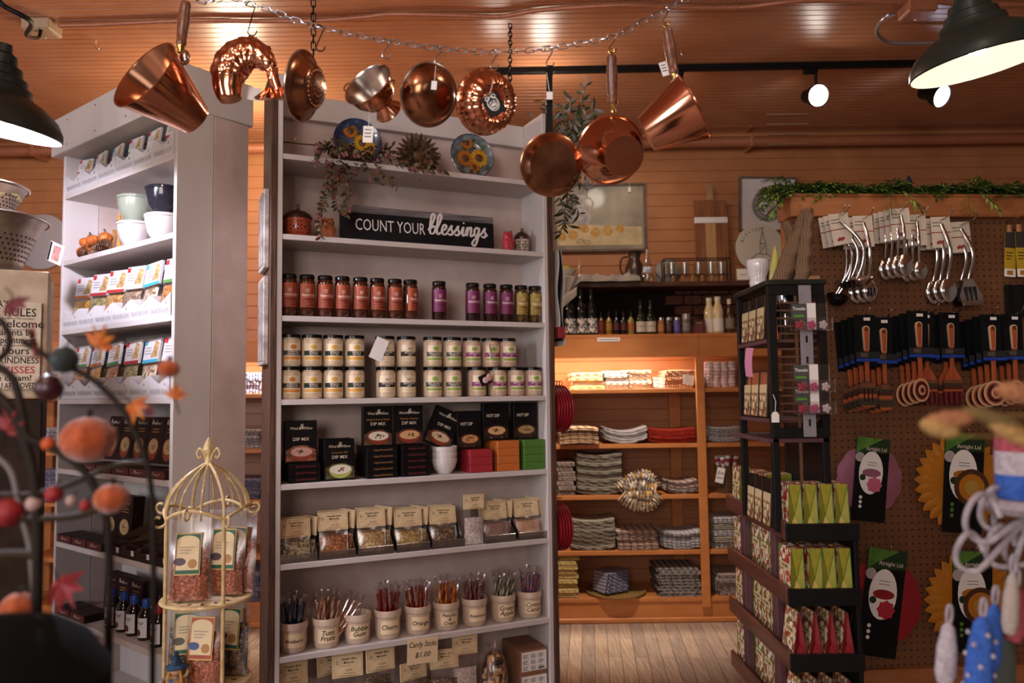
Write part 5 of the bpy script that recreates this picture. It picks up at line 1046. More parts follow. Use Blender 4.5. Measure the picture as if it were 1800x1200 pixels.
PC = PM @ Vector((-.2, .15, 0)); cx = PC.x; z1 = zt+.0008; colander(cx, .185, .178, z1, 'large worn metal colander standing on the whitewashed post', 0); colander(cx-.012, .135, .13, z1+.155, 'smaller metal colander nested in the large one', 0)
o = thing('pale_moss', 'heap of pale yellow green moss in the smaller colander', 'moss', T(cx-.012, PC.y, z1+.26)); MB().ball((0, 0, 0), (.12, .12, .04), mat('pale_moss', '#c9cc98', .9, scale=80, col2='#a8ac6a', bump=.6), 28, 14, fn=lambda a, i: 1+.06*math.sin(a*7+i*2)).build('moss_heap', o)
# ================================================================ cream birdcage stand
cr = mat('cream_wire', '#cdb484', .5, scale=40, col2='#b89a66', coat=.2); GX, GY, GR = onY(368, 700, 2.30).x, 2.30, .118
zz = lambda py: onY(368, py, GY).z
z_top, z_ring, z1_, z2_ = zz(858), zz(905), zz(1050), zz(1195)
o = thing('birdcage_stand', 'tall cream wire birdcage stand with tiers holding bagged soup mixes', 'display stand', T(GX, GY, 0)); LG = [.75+PI/2*i for i in range(4)]
for a in LG: MB().tube([(GR*math.cos(a), GR*math.sin(a), 0), (GR*math.cos(a), GR*math.sin(a), z_ring)], .0055, cr, 10).build('leg', o)
mb = MB(); top = z_top+.07
def rib(a, r): return smooth_path([(GR*math.cos(a), GR*math.sin(a), z_ring), (GR*1.0*math.cos(a), GR*1.0*math.sin(a), z_ring+.03), (GR*.86*math.cos(a), GR*.86*math.sin(a), z_ring+.075), (GR*.5*math.cos(a), GR*.5*math.sin(a), z_ring+.12), (.012*math.cos(a), .012*math.sin(a), z_ring+.15)], 6)
for a in LG: mb.tube(rib(a, 0), .0048, cr, 8)
for k in range(12):
    a = .75+PI/6*k
    if k % 3:
        P = rib(a, 0)
        for h in (0, PI): mb.tube([p+Vector((.0025*math.cos(i*1.6+h), .0025*math.sin(i*1.6+h), 0)) for i, p in enumerate(resample(P, .003))], .0018, cr, 5)
mb.build('dome_ribs', o); mb = MB()
for i in range(4):
    a, b = LG[i], LG[i]+PI/2; mb.tube(smooth_path([(GR*math.cos(a+(b-a)*t), GR*math.sin(a+(b-a)*t), z_ring+.028*math.sin(PI*t)) for t in (0, .17, .33, .5, .67, .83, 1)], 4), .0052, cr, 8)
mb.build('arched_hoop', o)
for k in range(8):
    a = .75+PI/4*k; c = Vector((math.cos(a), math.sin(a), 0)); P = []
    for i in range(22): t = i/21*4.6; q = .024*(1-i/30); P.append(c*(GR+.022+q*math.cos(PI-t*1.15))+Vector((0, 0, z_ring+(.0 if k % 2 == 0 else .026)+q*math.sin(PI-t*1.15)*(-1))))
    MB().tube(P, .0038, cr, 7).build('scroll', o)
mb = MB(); zt_ = z_ring+.15
mb.lathe([(.0001, -.01), (.014, 0), (.008, .012), (.006, .025), (.009, .03), (.015, .042), (.012, .056), (.004, .074), (.0001, .08)], cr, 16, T(0, 0, zt_), fn=lambda a, i: 1+(.15*math.sin(5*a+i*1.4) if i > 3 else 0))
for q in (-1, 1): mb.tube(smooth_path([(q*.006, 0, zt_+.0), (q*.012, 0, zt_+.03), (q*.025, 0, zt_+.045), (q*.034, 0, zt_+.032), (q*.028, 0, zt_+.018), (q*.02, 0, zt_+.024)], 5), .004, cr, 7)
mb.build('finial', o)
for zs in (z1_, z2_, z2_-.33, .25):
    if zs < .1: continue
    mb = MB(); mb.lathe([(GR*1.08, -.004), (GR*1.1, 0), (GR*1.08, .004), (GR*.9, .003), (GR*.9, -.003), (GR*1.08, -.004)], cr, 48, T(0, 0, zs))
    mb.lathe([(.0001, .001), (GR*.9, .001), (GR*.9, -.002), (.0001, -.002)], cr, 40, T(0, 0, zs)); hm = mat('cage_slot', '#3a2c1c', .9, var=0)
    for k in range(14): mb.box(GR*.62, GR*.76, -.004, .004, .0012, .0016, hm, 0, T(0, 0, zs) @ RZ(k*2*PI/14))
    mb.build('tier_plate', o)
def soupbag(key, fill, topc, artc, w=.115, h=.245, th=.045):
    def b():
        o = root('soup_bag', 'bag')
        f = lambda u, v, s, k, t: ((u-.5)*w*k*(1-.08*v), s*th*.5*k*max(.04, (1-abs(2*u-1)**3)*(math.sin(PI*min(1, .2+v*.8))**.8)*(1 if t else max(.12, 1-v*1.05))), .001+v*h*(t or 1))
        mb = MB()
        for s_ in (-1, 1): mb.grid(lambda u, v: f(u, v, s_, .94, .6), 10, 10, fill)
        mb.build('dry_contents', o); mb = MB()
        for s_ in (-1, 1): mb.grid(lambda u, v: f(u, v, s_, 1.06, 0), 10, 14, clear)
        mb.box(-w*.49, w*.49, -.0012, .0012, h*.93, h*.945, clear); mb.build('clear_bag', o)
        mb = MB(); lw, z0, z1 = w*.62, h*.3, h*.78; y = -th*.5*1.06-.001; fy = lambda x, z: y+max(0, z-z0)*.06
        P = lambda x, z: (x, fy(x, z), z)
        def pl(pts, m, e): mb.add([(x, fy(x, z)-e, z) for x, z in pts], [tuple(range(len(pts)))], m)
        mb.grid(lambda u, v: P((u-.5)*lw, z0+v*(z1-z0)), 4, 2, mat('label_border', '#c9a45c', .5, var=.05)); mb.grid(lambda u, v: (lambda q: (q[0], q[1]-.0004, q[2]))(P((u-.5)*lw*.94, z0+(.03+.94*v)*(z1-z0))), 4, 2, topc)
        arch = [(-lw*.44, z0+.12*(z1-z0)), (lw*.44, z0+.12*(z1-z0)), (lw*.44, z0+.8*(z1-z0))]+[(lw*.44*math.cos(a*PI/8), z0+(z1-z0)*(.8+.14*math.sin(a*PI/8))) for a in range(1, 8)]+[(-lw*.44, z0+.8*(z1-z0))]
        pl(arch, mat('label_cream', '#ddc59a', .6, var=.05), .0012); zc = z0+(z1-z0)*.32
        pl([(-lw*.3+lw*.24*math.cos(a*PI/8), zc+.011*math.sin(a*PI/8)) for a in range(16)], mat('label_bowl_'+artc[1:], artc, .5, scale=40, var=.3), .0016); pl([(lw*.2+lw*.18*math.cos(a*PI/8), zc-.006+.013*math.sin(a*PI/8)) for a in range(16)], mat('label_bread', '#b08048', .5, var=.2, scale=200), .0016)
        mb.text('OLDE WESTPORT', .0105, ink, T(0, fy(0, z1)-.0016, z0+(z1-z0)*.79), 0, .01, width=lw*.7)
        for i in range(3): mb.box(-lw*.3, lw*(.25-.1*i), y-.0028, y-.0022, z0+(z1-z0)*(.66-.07*i), z0+(z1-z0)*(.675-.07*i), grey_ink)
        mb.build('paper_label', o); return o
    return b
lg, lr = mat('label_green', '#1f5a40', .5, var=.08), mat('label_red', '#a8262e', .5, var=.08); lent = grains('red_lentils', ('#a05a3c', '#8a4a30', '#b87050', '#7a3c24'), 170, .5, .3); drk = grains('dark_beans', ('#3a2a20', '#5a4030', '#2a1c16', '#7a5c40'), 90, .4, .4)
B1 = soupbag('a', lent, lg, '#5a4650'); B2 = soupbag('b', lent, lr, '#4a5a8a'); B3 = soupbag('c', drk, lg, '#5a5a4a')
for key, b, x, y, z, rz, l in (('sba', B1, -.035, -.045, z1_, .1, 'clear soup mix bag of lentils at the front of the upper cage tier'), ('sba', None, .045, .02, z1_, -.08, 'clear lentil soup bag beside the front one on the upper cage tier'), ('sba', None, .07, .055, z1_, -.3, 'clear lentil soup bag at the back edge of the upper cage tier'),
    ('sbb', B2, .012, -.05, z2_, -.12, 'clear soup bag with a red topped label on the lower cage tier'), ('sbc', B3, -.055, -.0, z2_, .25, 'clear dark bean bag with green label behind the red topped one'), ('sbc', None, .06, .04, z2_, -.3, 'clear dark bean bag at the back of the lower cage tier')):
    copies(key, b, T(GX+x, GY+y, z+.0045) @ RZ(rz) @ RX(-.08), l, 'soup mix bags')
o = thing('scarecrow_doll', 'little cloth scarecrow doll with a blue pointed hat on the lower cage tier', 'doll', T(GX-.05, GY-.085, z2_+.0045)); hat = mat('doll_hat', '#22405a', .9, scale=80, col2='#1a2f44')
MB().lathe([(.0001, 0), (.022, 0), (.026, .02), (.016, .042), (.0001, .046)], mat('doll_coat', '#3a4a6a', .9, scale=60, col2='#b8862e'), 20).build('coat', o); MB().ball((0, 0, .056), (.016, .015, .016), mat('doll_face', '#c99a78', .9), 16, 10).build('head', o)
MB().lathe([(.03, .062), (.031, .064), (.016, .07), (.009, .088), (.004, .105), (.0001, .108)], hat, 20, fn=lambda a, i: 1+.1*math.sin(3*a)).build('hat', o)
mb = MB()
for q in (-1, 1): mb.tube([(q*.014, -.006, .056), (q*.02, -.01, .03), (q*.018, -.012, .008)], .004, mat('doll_braid', '#c08a2c', .9, scale=200), 6)
mb.build('braids', o); MB().tube([(.02, 0, .035), (.034, -.006, .045), (.04, -.008, .06)], .005, mat('doll_coat', '#3a4a6a'), 8).build('arm', o); MB().tube([(-.02, 0, .035), (-.034, -.006, .03), (-.036, -.01, .016)], .005, mat('doll_coat', '#3a4a6a'), 8).build('arm', o)
# ================================================================ counter and linen shelves along the back wall
YF = 5.08; bz = lambda py, px=1120, Y=YF: onY(px, py, Y).z
X0, X1 = onY(40, 700, YF).x, onY(1470, 700, YF).x; xp = onY(1231, 700, YF).x
zC, zCb, zL, z2, z3, z4, z5, zM = bz(587), bz(628), bz(683), bz(780), bz(870), bz(968), bz(1051), bz(493)
o = thing('linen_shelves', 'orange painted built-in shelves along the back wall stacked with folded linens', 'shelves', T(0, YF, 0))
for a, b in ((X0, xp-.001), (xp+.001, X1)):
    MB().box(a, b, 0, WY-YF-.001, zC-.024, zC, shelf_paint, .002).box(a, b, 0, .018, zCb, zC-.0245, shelf_paint, .001).build('counter_top', o)
for z in (zL, z2, z3, z4, z5): MB().box(X0, X1, .01, WY-YF-.001, z-.028, z, shelf_paint, .002).build('shelf', o)
for x in (X0+.03, xp, X1-.03): MB().box(x-.028, x+.028, -.012, .009, .1, zCb, shelf_paint, .003).build('front_post', o); MB().box(x-.13, x-.05, WY-YF-.04, WY-YF-.001, z5+.001, zL-.03, shelf_paint, .003).build('wall_post', o)
MB().box(X0, X1, .02, .04, 0, z5-.029, shelf_paint, .002).build('kick_board', o); MB().box(X0, X1, .0, .019, 0, .035, shelf_paint, .008).build('base_moulding', o)
MB().box(X0+.1, xp-.05, .06, .11, zC-.05, zC-.0245, white_paint, .003).build('strip_light_housing', o)
xa = onY(1050, 596, YF).x; tag(MB().box(0, .15, -.003, -.0005, -.013, .013, paper, .0).box(.01, .14, -.0036, -.003, -.003, .003, grey_ink).build('notice_strip', None, T(xa, YF, bz(596))), 'narrow white printed strip fixed to the orange counter front', 'notice')
# dark mantel shelf over the counter
o = thing('mantel_shelf', 'thick dark rough wooden mantel shelf on the back wall above the bottles', 'shelf', T(0, YF+.06, 0)); MB().box(-1.2, X1, 0, WY-YF-.061, zM-.034, zM, dark_wood, .004).build('plank', o)
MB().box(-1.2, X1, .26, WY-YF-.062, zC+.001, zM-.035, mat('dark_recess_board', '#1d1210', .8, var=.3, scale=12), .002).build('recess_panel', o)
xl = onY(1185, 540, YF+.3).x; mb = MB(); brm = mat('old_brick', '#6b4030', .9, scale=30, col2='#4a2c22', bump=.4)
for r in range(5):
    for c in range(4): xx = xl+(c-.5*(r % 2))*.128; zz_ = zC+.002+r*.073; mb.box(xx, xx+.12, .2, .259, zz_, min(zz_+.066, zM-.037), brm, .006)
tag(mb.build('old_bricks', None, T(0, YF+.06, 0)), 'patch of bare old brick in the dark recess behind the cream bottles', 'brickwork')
# ---- bottles on the counter
def bx(px, py=585, Y=YF): return onY(px, py, Y).x
def cput(key, b, px, y, lab, grp=None, z=None, rz=0): 
    zz_ = (zC if z is None else z)+.0008; return copies(key, b, T(bx(px, 585, YF+y), YF+y, zz_) @ RZ(rz), lab, grp)
def bottle(name, prof, gm, capm, lab, lz, txt=None, cap_h=.03, lm=None):
    def b():
        o = root(name, 'bottle'); MB().lathe(prof, gm, 24).build('glass_bottle', o); r, z = prof[-1]; MB().lathe([(r+.002, z-.004), (r+.002, z+cap_h), (.0001, z+cap_h)], capm, 16).build('cap', o)
        if lab: R = max(p[0] for p in prof)+.0006; mb = MB(); mb.lathe([(R, lz[0]), (R, lz[1])], lab, 20, arc=(-PI/2-1.3, -PI/2+1.3)); 
        if lab and txt: mb.text(txt, (lz[1]-lz[0])*.3, ink, None, .1, fn=lambda x, z: wrap(R+.0006)(x, (lz[0]+lz[1])/2+z), width=R*1.6)
        if lab: mb.build('paper_label', o)
        return o
    return b
dg = mat('dark_glass', '#0e100e', .08, coat=.8, var=.1); dgg = mat('green_black_glass', '#1a1f12', .08, coat=.8, var=.1)
wine = [(.0001, 0), (.034, 0), (.037, .004), (.037, .17), (.03, .2), (.016, .225), (.0145, .28)]
pat = grains('patterned_label', ('#e0d8d0', '#1a1616', '#d8d0c8', '#2a2424'), 130)
for i, px in enumerate((1002.7, 1022.7, 1040.8)): cput('w1', bottle('wine_bottle', wine, dg, black_iron, pat, (.012, .11)), px, .05, 'black bottle with patterned white label, %s from the hanging towel' % ORD[i], 'patterned label bottles')
sm = [(.0001, 0), (.021, 0), (.023, .003), (.023, .09), (.018, .104), (.009, .115), (.009, .125)]
for i, (px, c, l) in enumerate(((1057, '#6a2c1a', 'red brown'), (1070.5, '#8a6a20', 'golden'), (1084, '#1c1010', 'dark'), (1096.5, '#201211', 'very dark'), (1109.5, '#96803a', 'pale gold'))):
    cput('s%d' % i, bottle('small_bottle', sm, mat('small_glass_'+c[1:], c, .1, coat=.8, var=.1), black_lid, mat('small_label_%d' % i, ('#7a2a24', '#a07830', '#5a2020', '#5a2426', '#a8622a')[i], .5), (.03, .075)), px, .05, 'small %s bottle on the counter beside the patterned label bottles' % l, 'small counter bottles')
wb = [(.0001, 0), (.031, 0), (.034, .004), (.034, .1), (.028, .125), (.014, .15), (.0125, .2)]
for i, px in enumerate((1127, 1144.5)): cput('w2', bottle('wine_bottle', wb, dgg, black_lid, mat('cream_label', '#cfc2b0', .6, var=.03), (.015, .085), 'Vinaigrette'), px, .05, 'dark bottle with cream label, %s one of the pair' % ('first', 'second')[i], 'cream label bottles')
jar_p = [(.0001, 0), (.02, 0), (.022, .003), (.022, .085), (.019, .092), (.019, .096)]
for i, (px, c, l) in enumerate(((1162, '#b0703a', 'orange'), (1176, '#4a3028', 'dark brown'), (1190, '#5a549a', 'lavender'))): cput('sj%d' % i, bottle('spice_jar', jar_p, mat('spice_'+c[1:], c, .3, coat=.5, var=.3, scale=200), steel, mat('spice_label_'+c[1:], ('#c98a4a', '#5a3f38', '#6a60b0')[i], .5), (.02, .065), None, .014), px, .05, 'small %s spice jar with a silver lid on the counter' % l, 'spice jars')
cput('gr', bottle('grinder_jar', [(.0001, 0), (.026, 0), (.028, .003), (.028, .095), (.025, .1)], mat('peppercorns', '#4a3a30', .4, scale=260, col2='#7a6a5a', coat=.4), mat('grinder_top', '#a8a09a', .3, .6), mat('grey_label', '#8a7f78', .5), (.02, .07), None, .034), 1206.5, .05, 'taller spice grinder jar beside the pink plates')
for i in range(6): copies('pp', lambda: (lambda o: (MB().lathe([(.0001, 0), (.03, 0), (.05, .006), (.053, .009), (.05, .009), (.03, .003), (.0001, .003)], mat('pink_plate', '#b87a7a', .3, coat=.4, var=.06), 36).build('plate', o), o)[1])(root('small_plate', 'plate')), T(bx(1233), YF+.075, zC+.0008+.0093*i), 'small pink plate in the stack on the counter', 'stack of small pink plates')
o = thing('small_carton', 'small brown carton lying on the stack of pink plates', 'box', T(bx(1233), YF+.075, zC+.058)); MB().box(-.04, .04, -.025, .025, 0, .035, mat('small_brown_carton', '#4a2c1e', .5, var=.2), .001).build('carton', o); MB().box(-.02, .02, -.0262, -.0255, .01, .02, mat('tan_print', '#a07a3a', .5)).build('printed_label', o)
crm = mat('cream_sauce', '#cdb78c', .15, coat=.7, var=.06); cap_c = mat('cream_cap', '#d8cdbb', .4)
cb = [(.0001, 0), (.033, 0), (.036, .004), (.036, .15), (.026, .185), (.02, .2), (.019, .225)]
for i, (px, y) in enumerate(((1248, .1), (1263, .04))): cput('cb', bottle('sauce_bottle', cb, crm, cap_c, mat('sauce_label', '#ded6cc', .6, var=.03), (.012, .1), None, .02), px, y, 'cream coloured sauce bottle, %s' % ('the one set farther back', 'the one nearer the counter edge')[i], 'cream sauce bottles')
cput('bb', bottle('sauce_bottle', [(.0001, 0), (.03, 0), (.033, .004), (.033, .12), (.024, .15), (.013, .175), (.012, .2)], mat('brown_sauce', '#4a3420', .1, coat=.8, var=.2), cap_c, mat('pale_label', '#8a7a6a', .6), (.03, .1)), 1283, .05, 'brown sauce bottle with a pale cap beside the dark rack')
# ---- things on and above the mantel
zm = zM+.0008; YM = YF+.12
def at_m(px, y=YM): return onY(px, 492, y).x
def framed(px0, py0, px1, py1, Y, fw, fm, inner, lab, name, cat, lean=.0, rot=0):
    a, b = onY(px0, py1, Y), onY(px1, py0, Y); w, h = b.x-a.x, b.z-a.z; o = thing(name, lab, cat, T((a.x+b.x)/2, Y, a.z) @ RY(rot) @ RX(-lean)); x = w/2
    mb = MB()
    for (u0, u1, v0, v1) in ((-x, x, 0, fw), (-x, x, h-fw, h), (-x, -x+fw, fw, h-fw), (x-fw, x, fw, h-fw)): mb.box(u0, u1, -.02, .012, v0, v1, fm, .002)
    mb.build('frame', o); MB().box(-x+fw*.9, x-fw*.9, -.004, .004, fw*.9, h-fw*.9, inner).build('picture', o); return o, w, h
fr_m = mat('weathered_frame', '#6b564a', .6, scale=30, col2='#54423a', stretch=(1, 1, 1))
o, w, h = framed(972, 322, 1134, 444, WY-.0128, .018, fr_m, mat('painting_ground', '#a89a86', .42, scale=3, col2='#5f564c', coat=.12), 'framed still life painting of a jug and yellow pears on the back wall', 'framed_painting', 'painting', .0)
mb = MB(); y = -.0048; x = w/2
mb.add([(-x*.9, y, h*.1), (x*.9, y, h*.1), (x*.9, y, h*.36), (-x*.9, y, h*.42)], [(0, 1, 2, 3)], mat('painted_cloth', '#c9b78e', .5, scale=10, col2='#b09a72'))
mb.add([(-.13+dx*.075, y-.0004, h*dz) for dx, dz in ((-.9, .45), (-.5, .38), (.5, .38), (.95, .46), (.8, .6), (.35, .7), (.3, .78), (.42, .84), (-.42, .84), (-.3, .78), (-.4, .7), (-.85, .58))], [tuple(range(12))], mat('painted_jug', '#b8aa98', .5, scale=24, col2='#7d8298'))
mb.tube(smooth_path([(-.1, y, h*.8), (-.06, y, h*.78), (-.045, y, h*.7), (-.07, y, h*.6)], 4), .007, mat('painted_jug', '#b8aa98'), 5, M=SC(1, .05, 1) @ T(0, y*19, 0))
pear = mat('painted_pear', '#c0983a', .5, scale=40, col2='#a8742a')
for dx, dz, r in ((-.27, .22, .03), (-.19, .24, .034), (-.1, .33, .026), (-.03, .28, .034), (.06, .3, .036), (.15, .33, .03), (-.14, .36, .022)): mb.add([(dx+r*math.cos(a*PI/9), y-.0008, h*dz+r*(.95+.25*(math.sin(a*PI/9) > .7))*math.sin(a*PI/9)) for a in range(18)], [tuple(range(18))], pear)
for dx, dz, a in ((-.17, .14, .4), (-.12, .16, -.3), (-.25, .36, .6), (-.15, .42, .2)): leaf_geo(mb, (dx, y-.001, h*dz), (math.cos(a), 0, math.sin(a)), .06, .03, mat('painted_leaf', '#5a5a2c', .5, var=.3), 4, Vector((0, 1, 0)), 0)
mb.build('painted_still_life', o); MB().box(x*.62, x*.68, -.024, -.022, h*.86, h*.93, paper).tube([(x*.65, -.024, h*.93), (x*.65, -.022, h+.004)], .0012, paper, 5).build('price_tag', o)
o = thing('serving_board', 'tall wooden paddle board with one white band leaning over the mantel', 'cutting board', T(onY(1251, 460, WY-.06).x, WY-.1, zm) @ RX(-.06)); hB = onY(1251, 352, WY-.06).z-zm; wB = .118
bl_ = mat('acacia_board', '#8f5c3a', .45, scale=8, col2='#6b3f26', stretch=(5, 1, .4)); MB().box(-wB, wB, -.009, .009, 0, hB*.73, bl_, .003).box(-wB, wB, -.009, .009, hB*.80, hB, bl_, .003).box(-.045, .03, -.0095, .0095, .002, hB*.728, mat('maple_strip', '#b58a5c', .45, scale=8, stretch=(5, 1, .4), var=.2), .002).prism([(-.024, hB), (.024, hB), (.02, hB+.115), (-.02, hB+.115)], -.009, .009, mat('pale_handle_wood', '#a5825c', .5, scale=9, var=.2), RX(PI/2)).build('board', o)
tag(MB().box(-wB, wB, -.0095, .0095, hB*.7305, hB*.7995, mat('white_band', '#dcd8d8', .4, var=.02), .001).build('painted_band', o), 'white painted band'); MB().tube([(.03+.018*math.cos(a*PI/5), -.011, hB-.04+.02*math.sin(a*PI/5)) for a in range(10)], .0014, steel, 5, True).build('cord', o)
o, w, h = framed(1299, 311, 1397, 408, WY-.0128, .014, mat('grey_brown_frame', '#6e5c52', .6, scale=30, col2='#574840'), mat('sign_white', '#d5cdcb', .6, var=.03), 'square framed gather sign with a leafy wreath on the back wall', 'framed_print', 'framed print', 0, .03)
mb = MB(); y = -.005
for k in range(44):
    a = k*2*PI/44+.1
    if .9 < a < 1.25: continue
    for q in (0, 1): leaf_geo(mb, (.088*math.cos(a), y, h/2-.01+.09*math.sin(a)), (math.cos(a+PI/2+(.8 if q else -.8)), 0, math.sin(a+PI/2+(.8 if q else -.8))), .04, .013, (ink, mat('pencil_grey', '#5a5452', .7))[q], 3, Vector((0, 1, 0)), 0)
mb.text('gather', .075, ink, T(0, y, h/2-.012), .3, width=.12).text('friends', .026, ink, T(0, y, h/2+.05), .2).text('& family', .026, ink, T(0, y, h/2+.025), .2).text('here', .026, ink, T(0, y, h/2-.05), .2); mb.build('wreath_lettering', o)
R = 43/FPX*(WY-.12); o = thing('church_plaque', 'round white wooden plaque drawn with a church leaning on the mantel', 'plaque', T(onY(1335, 436, WY-.12).x, WY-.12, onY(1335, 436, WY-.12).z)); MB().lathe([(.0001, 0), (R-.004, 0), (R, .003), (R, .012), (.0001, .012)], mat('plaque_white', '#c9bfb0', .6, scale=14, var=.06), 48, RX(PI/2)).build('plaque_disc', o); mb = MB()
for a, b in (((-.08, -.09), (-.02, -.04)), ((-.02, -.04), (.06, -.05)), ((.06, -.05), (.09, -.09)), ((.0, -.04), (.0, .03)), ((.045, -.045), (.04, .03)), ((.0, .03), (.02, .12)), ((.04, .03), (.02, .12)), ((.0, .03), (.04, .03)), ((.02, .12), (.02, .15)), ((.012, .14), (.028, .14)), ((-.08, -.09), (.09, -.09)), ((-.075, -.09), (-.075, -.13)), ((.085, -.09), (.085, -.13)), ((.015, -.02), (.03, .02))): mb.tube([(a[0], -.0135, a[1]), (b[0], -.0135, b[1])], .0022, mat('pencil_grey', '#5a5452'), 5)
for i, ch in enumerate('BLESSED'): a = 2.75-.2*i; mb.text(ch, .03, mat('pencil_grey', '#5a5452'), T(R*.78*math.cos(a), -.0135, R*.78*math.sin(a)) @ RY(-(a-PI/2)))
mb.build('church_drawing', o)
ex = zM+.0008-(o.location.z-R)
tag(MB().box(-.06, .06, -.03, .03, 0, max(.01, o.location.z-R*.98-zm), dark_wood, .002).build('plaque_block', None, T(o.location.x, WY-.12, zm)), 'low dark block supporting the round church plaque', 'block')
# jug, glass bottles, scarf, glass rack
jug = mat('brown_metal_jug', '#54423a', .3, .5, scale=12, col2='#3f302a'); o = thing('metal_jug', 'dark brown metal jug with a curved handle on the mantel', 'jug', T(at_m(1120), YM+.1, zm)); MB().lathe([(.0001, 0), (.05, 0), (.062, .02), (.072, .07), (.066, .12), (.045, .165), (.036, .19), (.04, .215), (.05, .235), (.047, .235), (.036, .21), (.032, .19)], jug, 36, fn=lambda a, i: 1+(.25*max(0, math.cos(a))**4 if i > 7 else 0)).build('jug_body', o)
MB().tube(smooth_path([(-.04, 0, .2), (-.085, 0, .19), (-.1, 0, .13), (-.085, 0, .08), (-.066, 0, .07)], 5), .007, jug, 8).build('handle', o)
o = thing('glass_bottle', 'clear tapered glass bottle with a blue label before the dark jug', 'bottle', T(at_m(1136), YM-.04, zm)); MB().lathe([(.0001, 0), (.04, 0), (.045, .008), (.043, .04), (.034, .1), (.02, .16), (.012, .19), (.012, .23), (.015, .234)], glass, 32).build('glass_wall', o); MB().lathe([(.0395, .06), (.0342, .1)], mat('blue_label', '#8fa8c8', .5, scale=60, col2='#dfe4ea'), 16, arc=(-PI/2-1, -PI/2+1)).build('label', o)
o = thing('glass_bottle', 'slim clear bottle neck standing behind the grey scarf', 'bottle', T(at_m(1020), YM+.06, zm)); MB().lathe([(.0001, 0), (.034, 0), (.037, .006), (.034, .05), (.016, .085), (.0085, .11), (.008, .185), (.01, .188)], glass, 28).build('glass_wall', o)
o = thing('lemon_bowl', 'small white bowl holding a lemon at the mantel end', 'bowl', T(at_m(998), YM+.1, zm+.0)); MB().lathe([(.0001, 0), (.025, 0), (.03, .05), (.05, .07), (.07, .11), (.066, .11), (.045, .072), (.0001, .06)], wc, 32).build('bowl_wall', o); MB().ball((0, 0, .115), (.035, .028, .028), mat('lemon', '#a8a03a', .5, scale=60, var=.15), 16, 12).build('lemon', o)
scf = stripes('scarf_knit', '#c0b6ac', '#6e6866', 0, .012, .5, .95, '#8f8880', 2, .02)
def scarf():
    xa, xb = at_m(990), at_m(1122); o = thing('knit_scarf', 'grey and white knitted scarf laid along the mantel, its fringe hanging down', 'scarf', T(xa, YM-.05, zm)); L = xb-xa
    MB().grid(lambda u, v: (L*u, -.04+.11*v+.012*math.sin(u*19), .003+(.05+.012*math.sin(u*23+1)*math.sin(u*9)+.004*math.sin(u*61))*math.sin(PI*v)**.6), 70, 12, scf).build('scarf_body', o)
    MB().grid(lambda u, v: (-.02+.16*u*(1-.35*v)-.01*v, -.08-.01*math.sin(u*14), .04-.15*v*(1-.6*u)-.01), 16, 8, scf).build('hanging_end', o)
    mb = MB()
    for i in range(15): mb.tube(smooth_path([(-.02+.1*i/14, -.085, -.1*(1-.6*i/14)+.0), (-.025+.1*i/14, -.088, -.13*(1-.6*i/14)-.01), (-.02+.095*i/14, -.086, -.16*(1-.5*i/14)-.02)], 3), .003, mat('fringe', '#c9c0b6', .95), 5)
    mb.build('fringe', o)
    o = thing('knit_scarf', 'grey knitted scarf heaped behind the wire glass rack', 'scarf', T(at_m(1182), YM+.16, zm)); MB().ball((0, 0, .09), (.085, .06, .1), scf, 40, 24, fn=lambda a, i: 1+.1*math.sin(a*5+i*.7)).build('scarf_heap', o)
scarf()
o = thing('glass_rack', 'black wire rack holding clear tumblers on the mantel', 'rack', T(at_m(1225), YM-.02, zm)); W, H = .225, .16
for sx in (-W, W): MB().tube([(sx, 0, 0), (sx, 0, H), (sx, .08, H), (sx, .08, 0)], .004, black_iron, 6).build('end_frame', o)
for y in (0, .08): MB().tube([(-W, y, H), (W, y, H)], .004, black_iron, 6).build('top_rail', o); MB().tube([(-W, y, .05), (W, y, .05)], .003, black_iron, 6).build('lower_rail', o)
for i in range(6):
    MB().lathe([(.008, 0), (.011, .012), (.006, .02), (.011, .03), (.008, .042), (.0001, .044)], mat('knob_wood', '#a5744a', .5), 14, T(-W+.06+i*.066, -.0, .0)).build('wooden_knob', o)
def tumbler():
    o = root('tumbler', 'glass'); MB().lathe([(.0001, .004), (.024, .004), (.025, 0), (.026, .006), (.031, .085), (.0295, .085), (.0245, .01), (.0001, .009)], glass, 24).build('glass_wall', o); return o
for i, px in enumerate((1181, 1204, 1228, 1250, 1268)): copies('tum', tumbler, T(at_m(px, YM+.02), YM+.02, zm+.0535), 'clear tumbler in the wire rack, %s from the dark jug' % ORD[i], 'rack tumblers')
o = thing('card_sign', 'small cream framed card on the mantel beside the white vase', 'card', T(at_m(1303), YM-.05, zm) @ RX(-.1)); MB().box(-.047, .047, -.003, .003, 0, .085, mat('gilt_edge', '#b08c4a', .4, .3), .001).build('frame', o); MB().box(-.042, .042, -.004, -.0031, .005, .08, paper).box(-.025, .025, -.0045, -.004, .038, .043, grey_ink).build('card', o)
MB_ = None
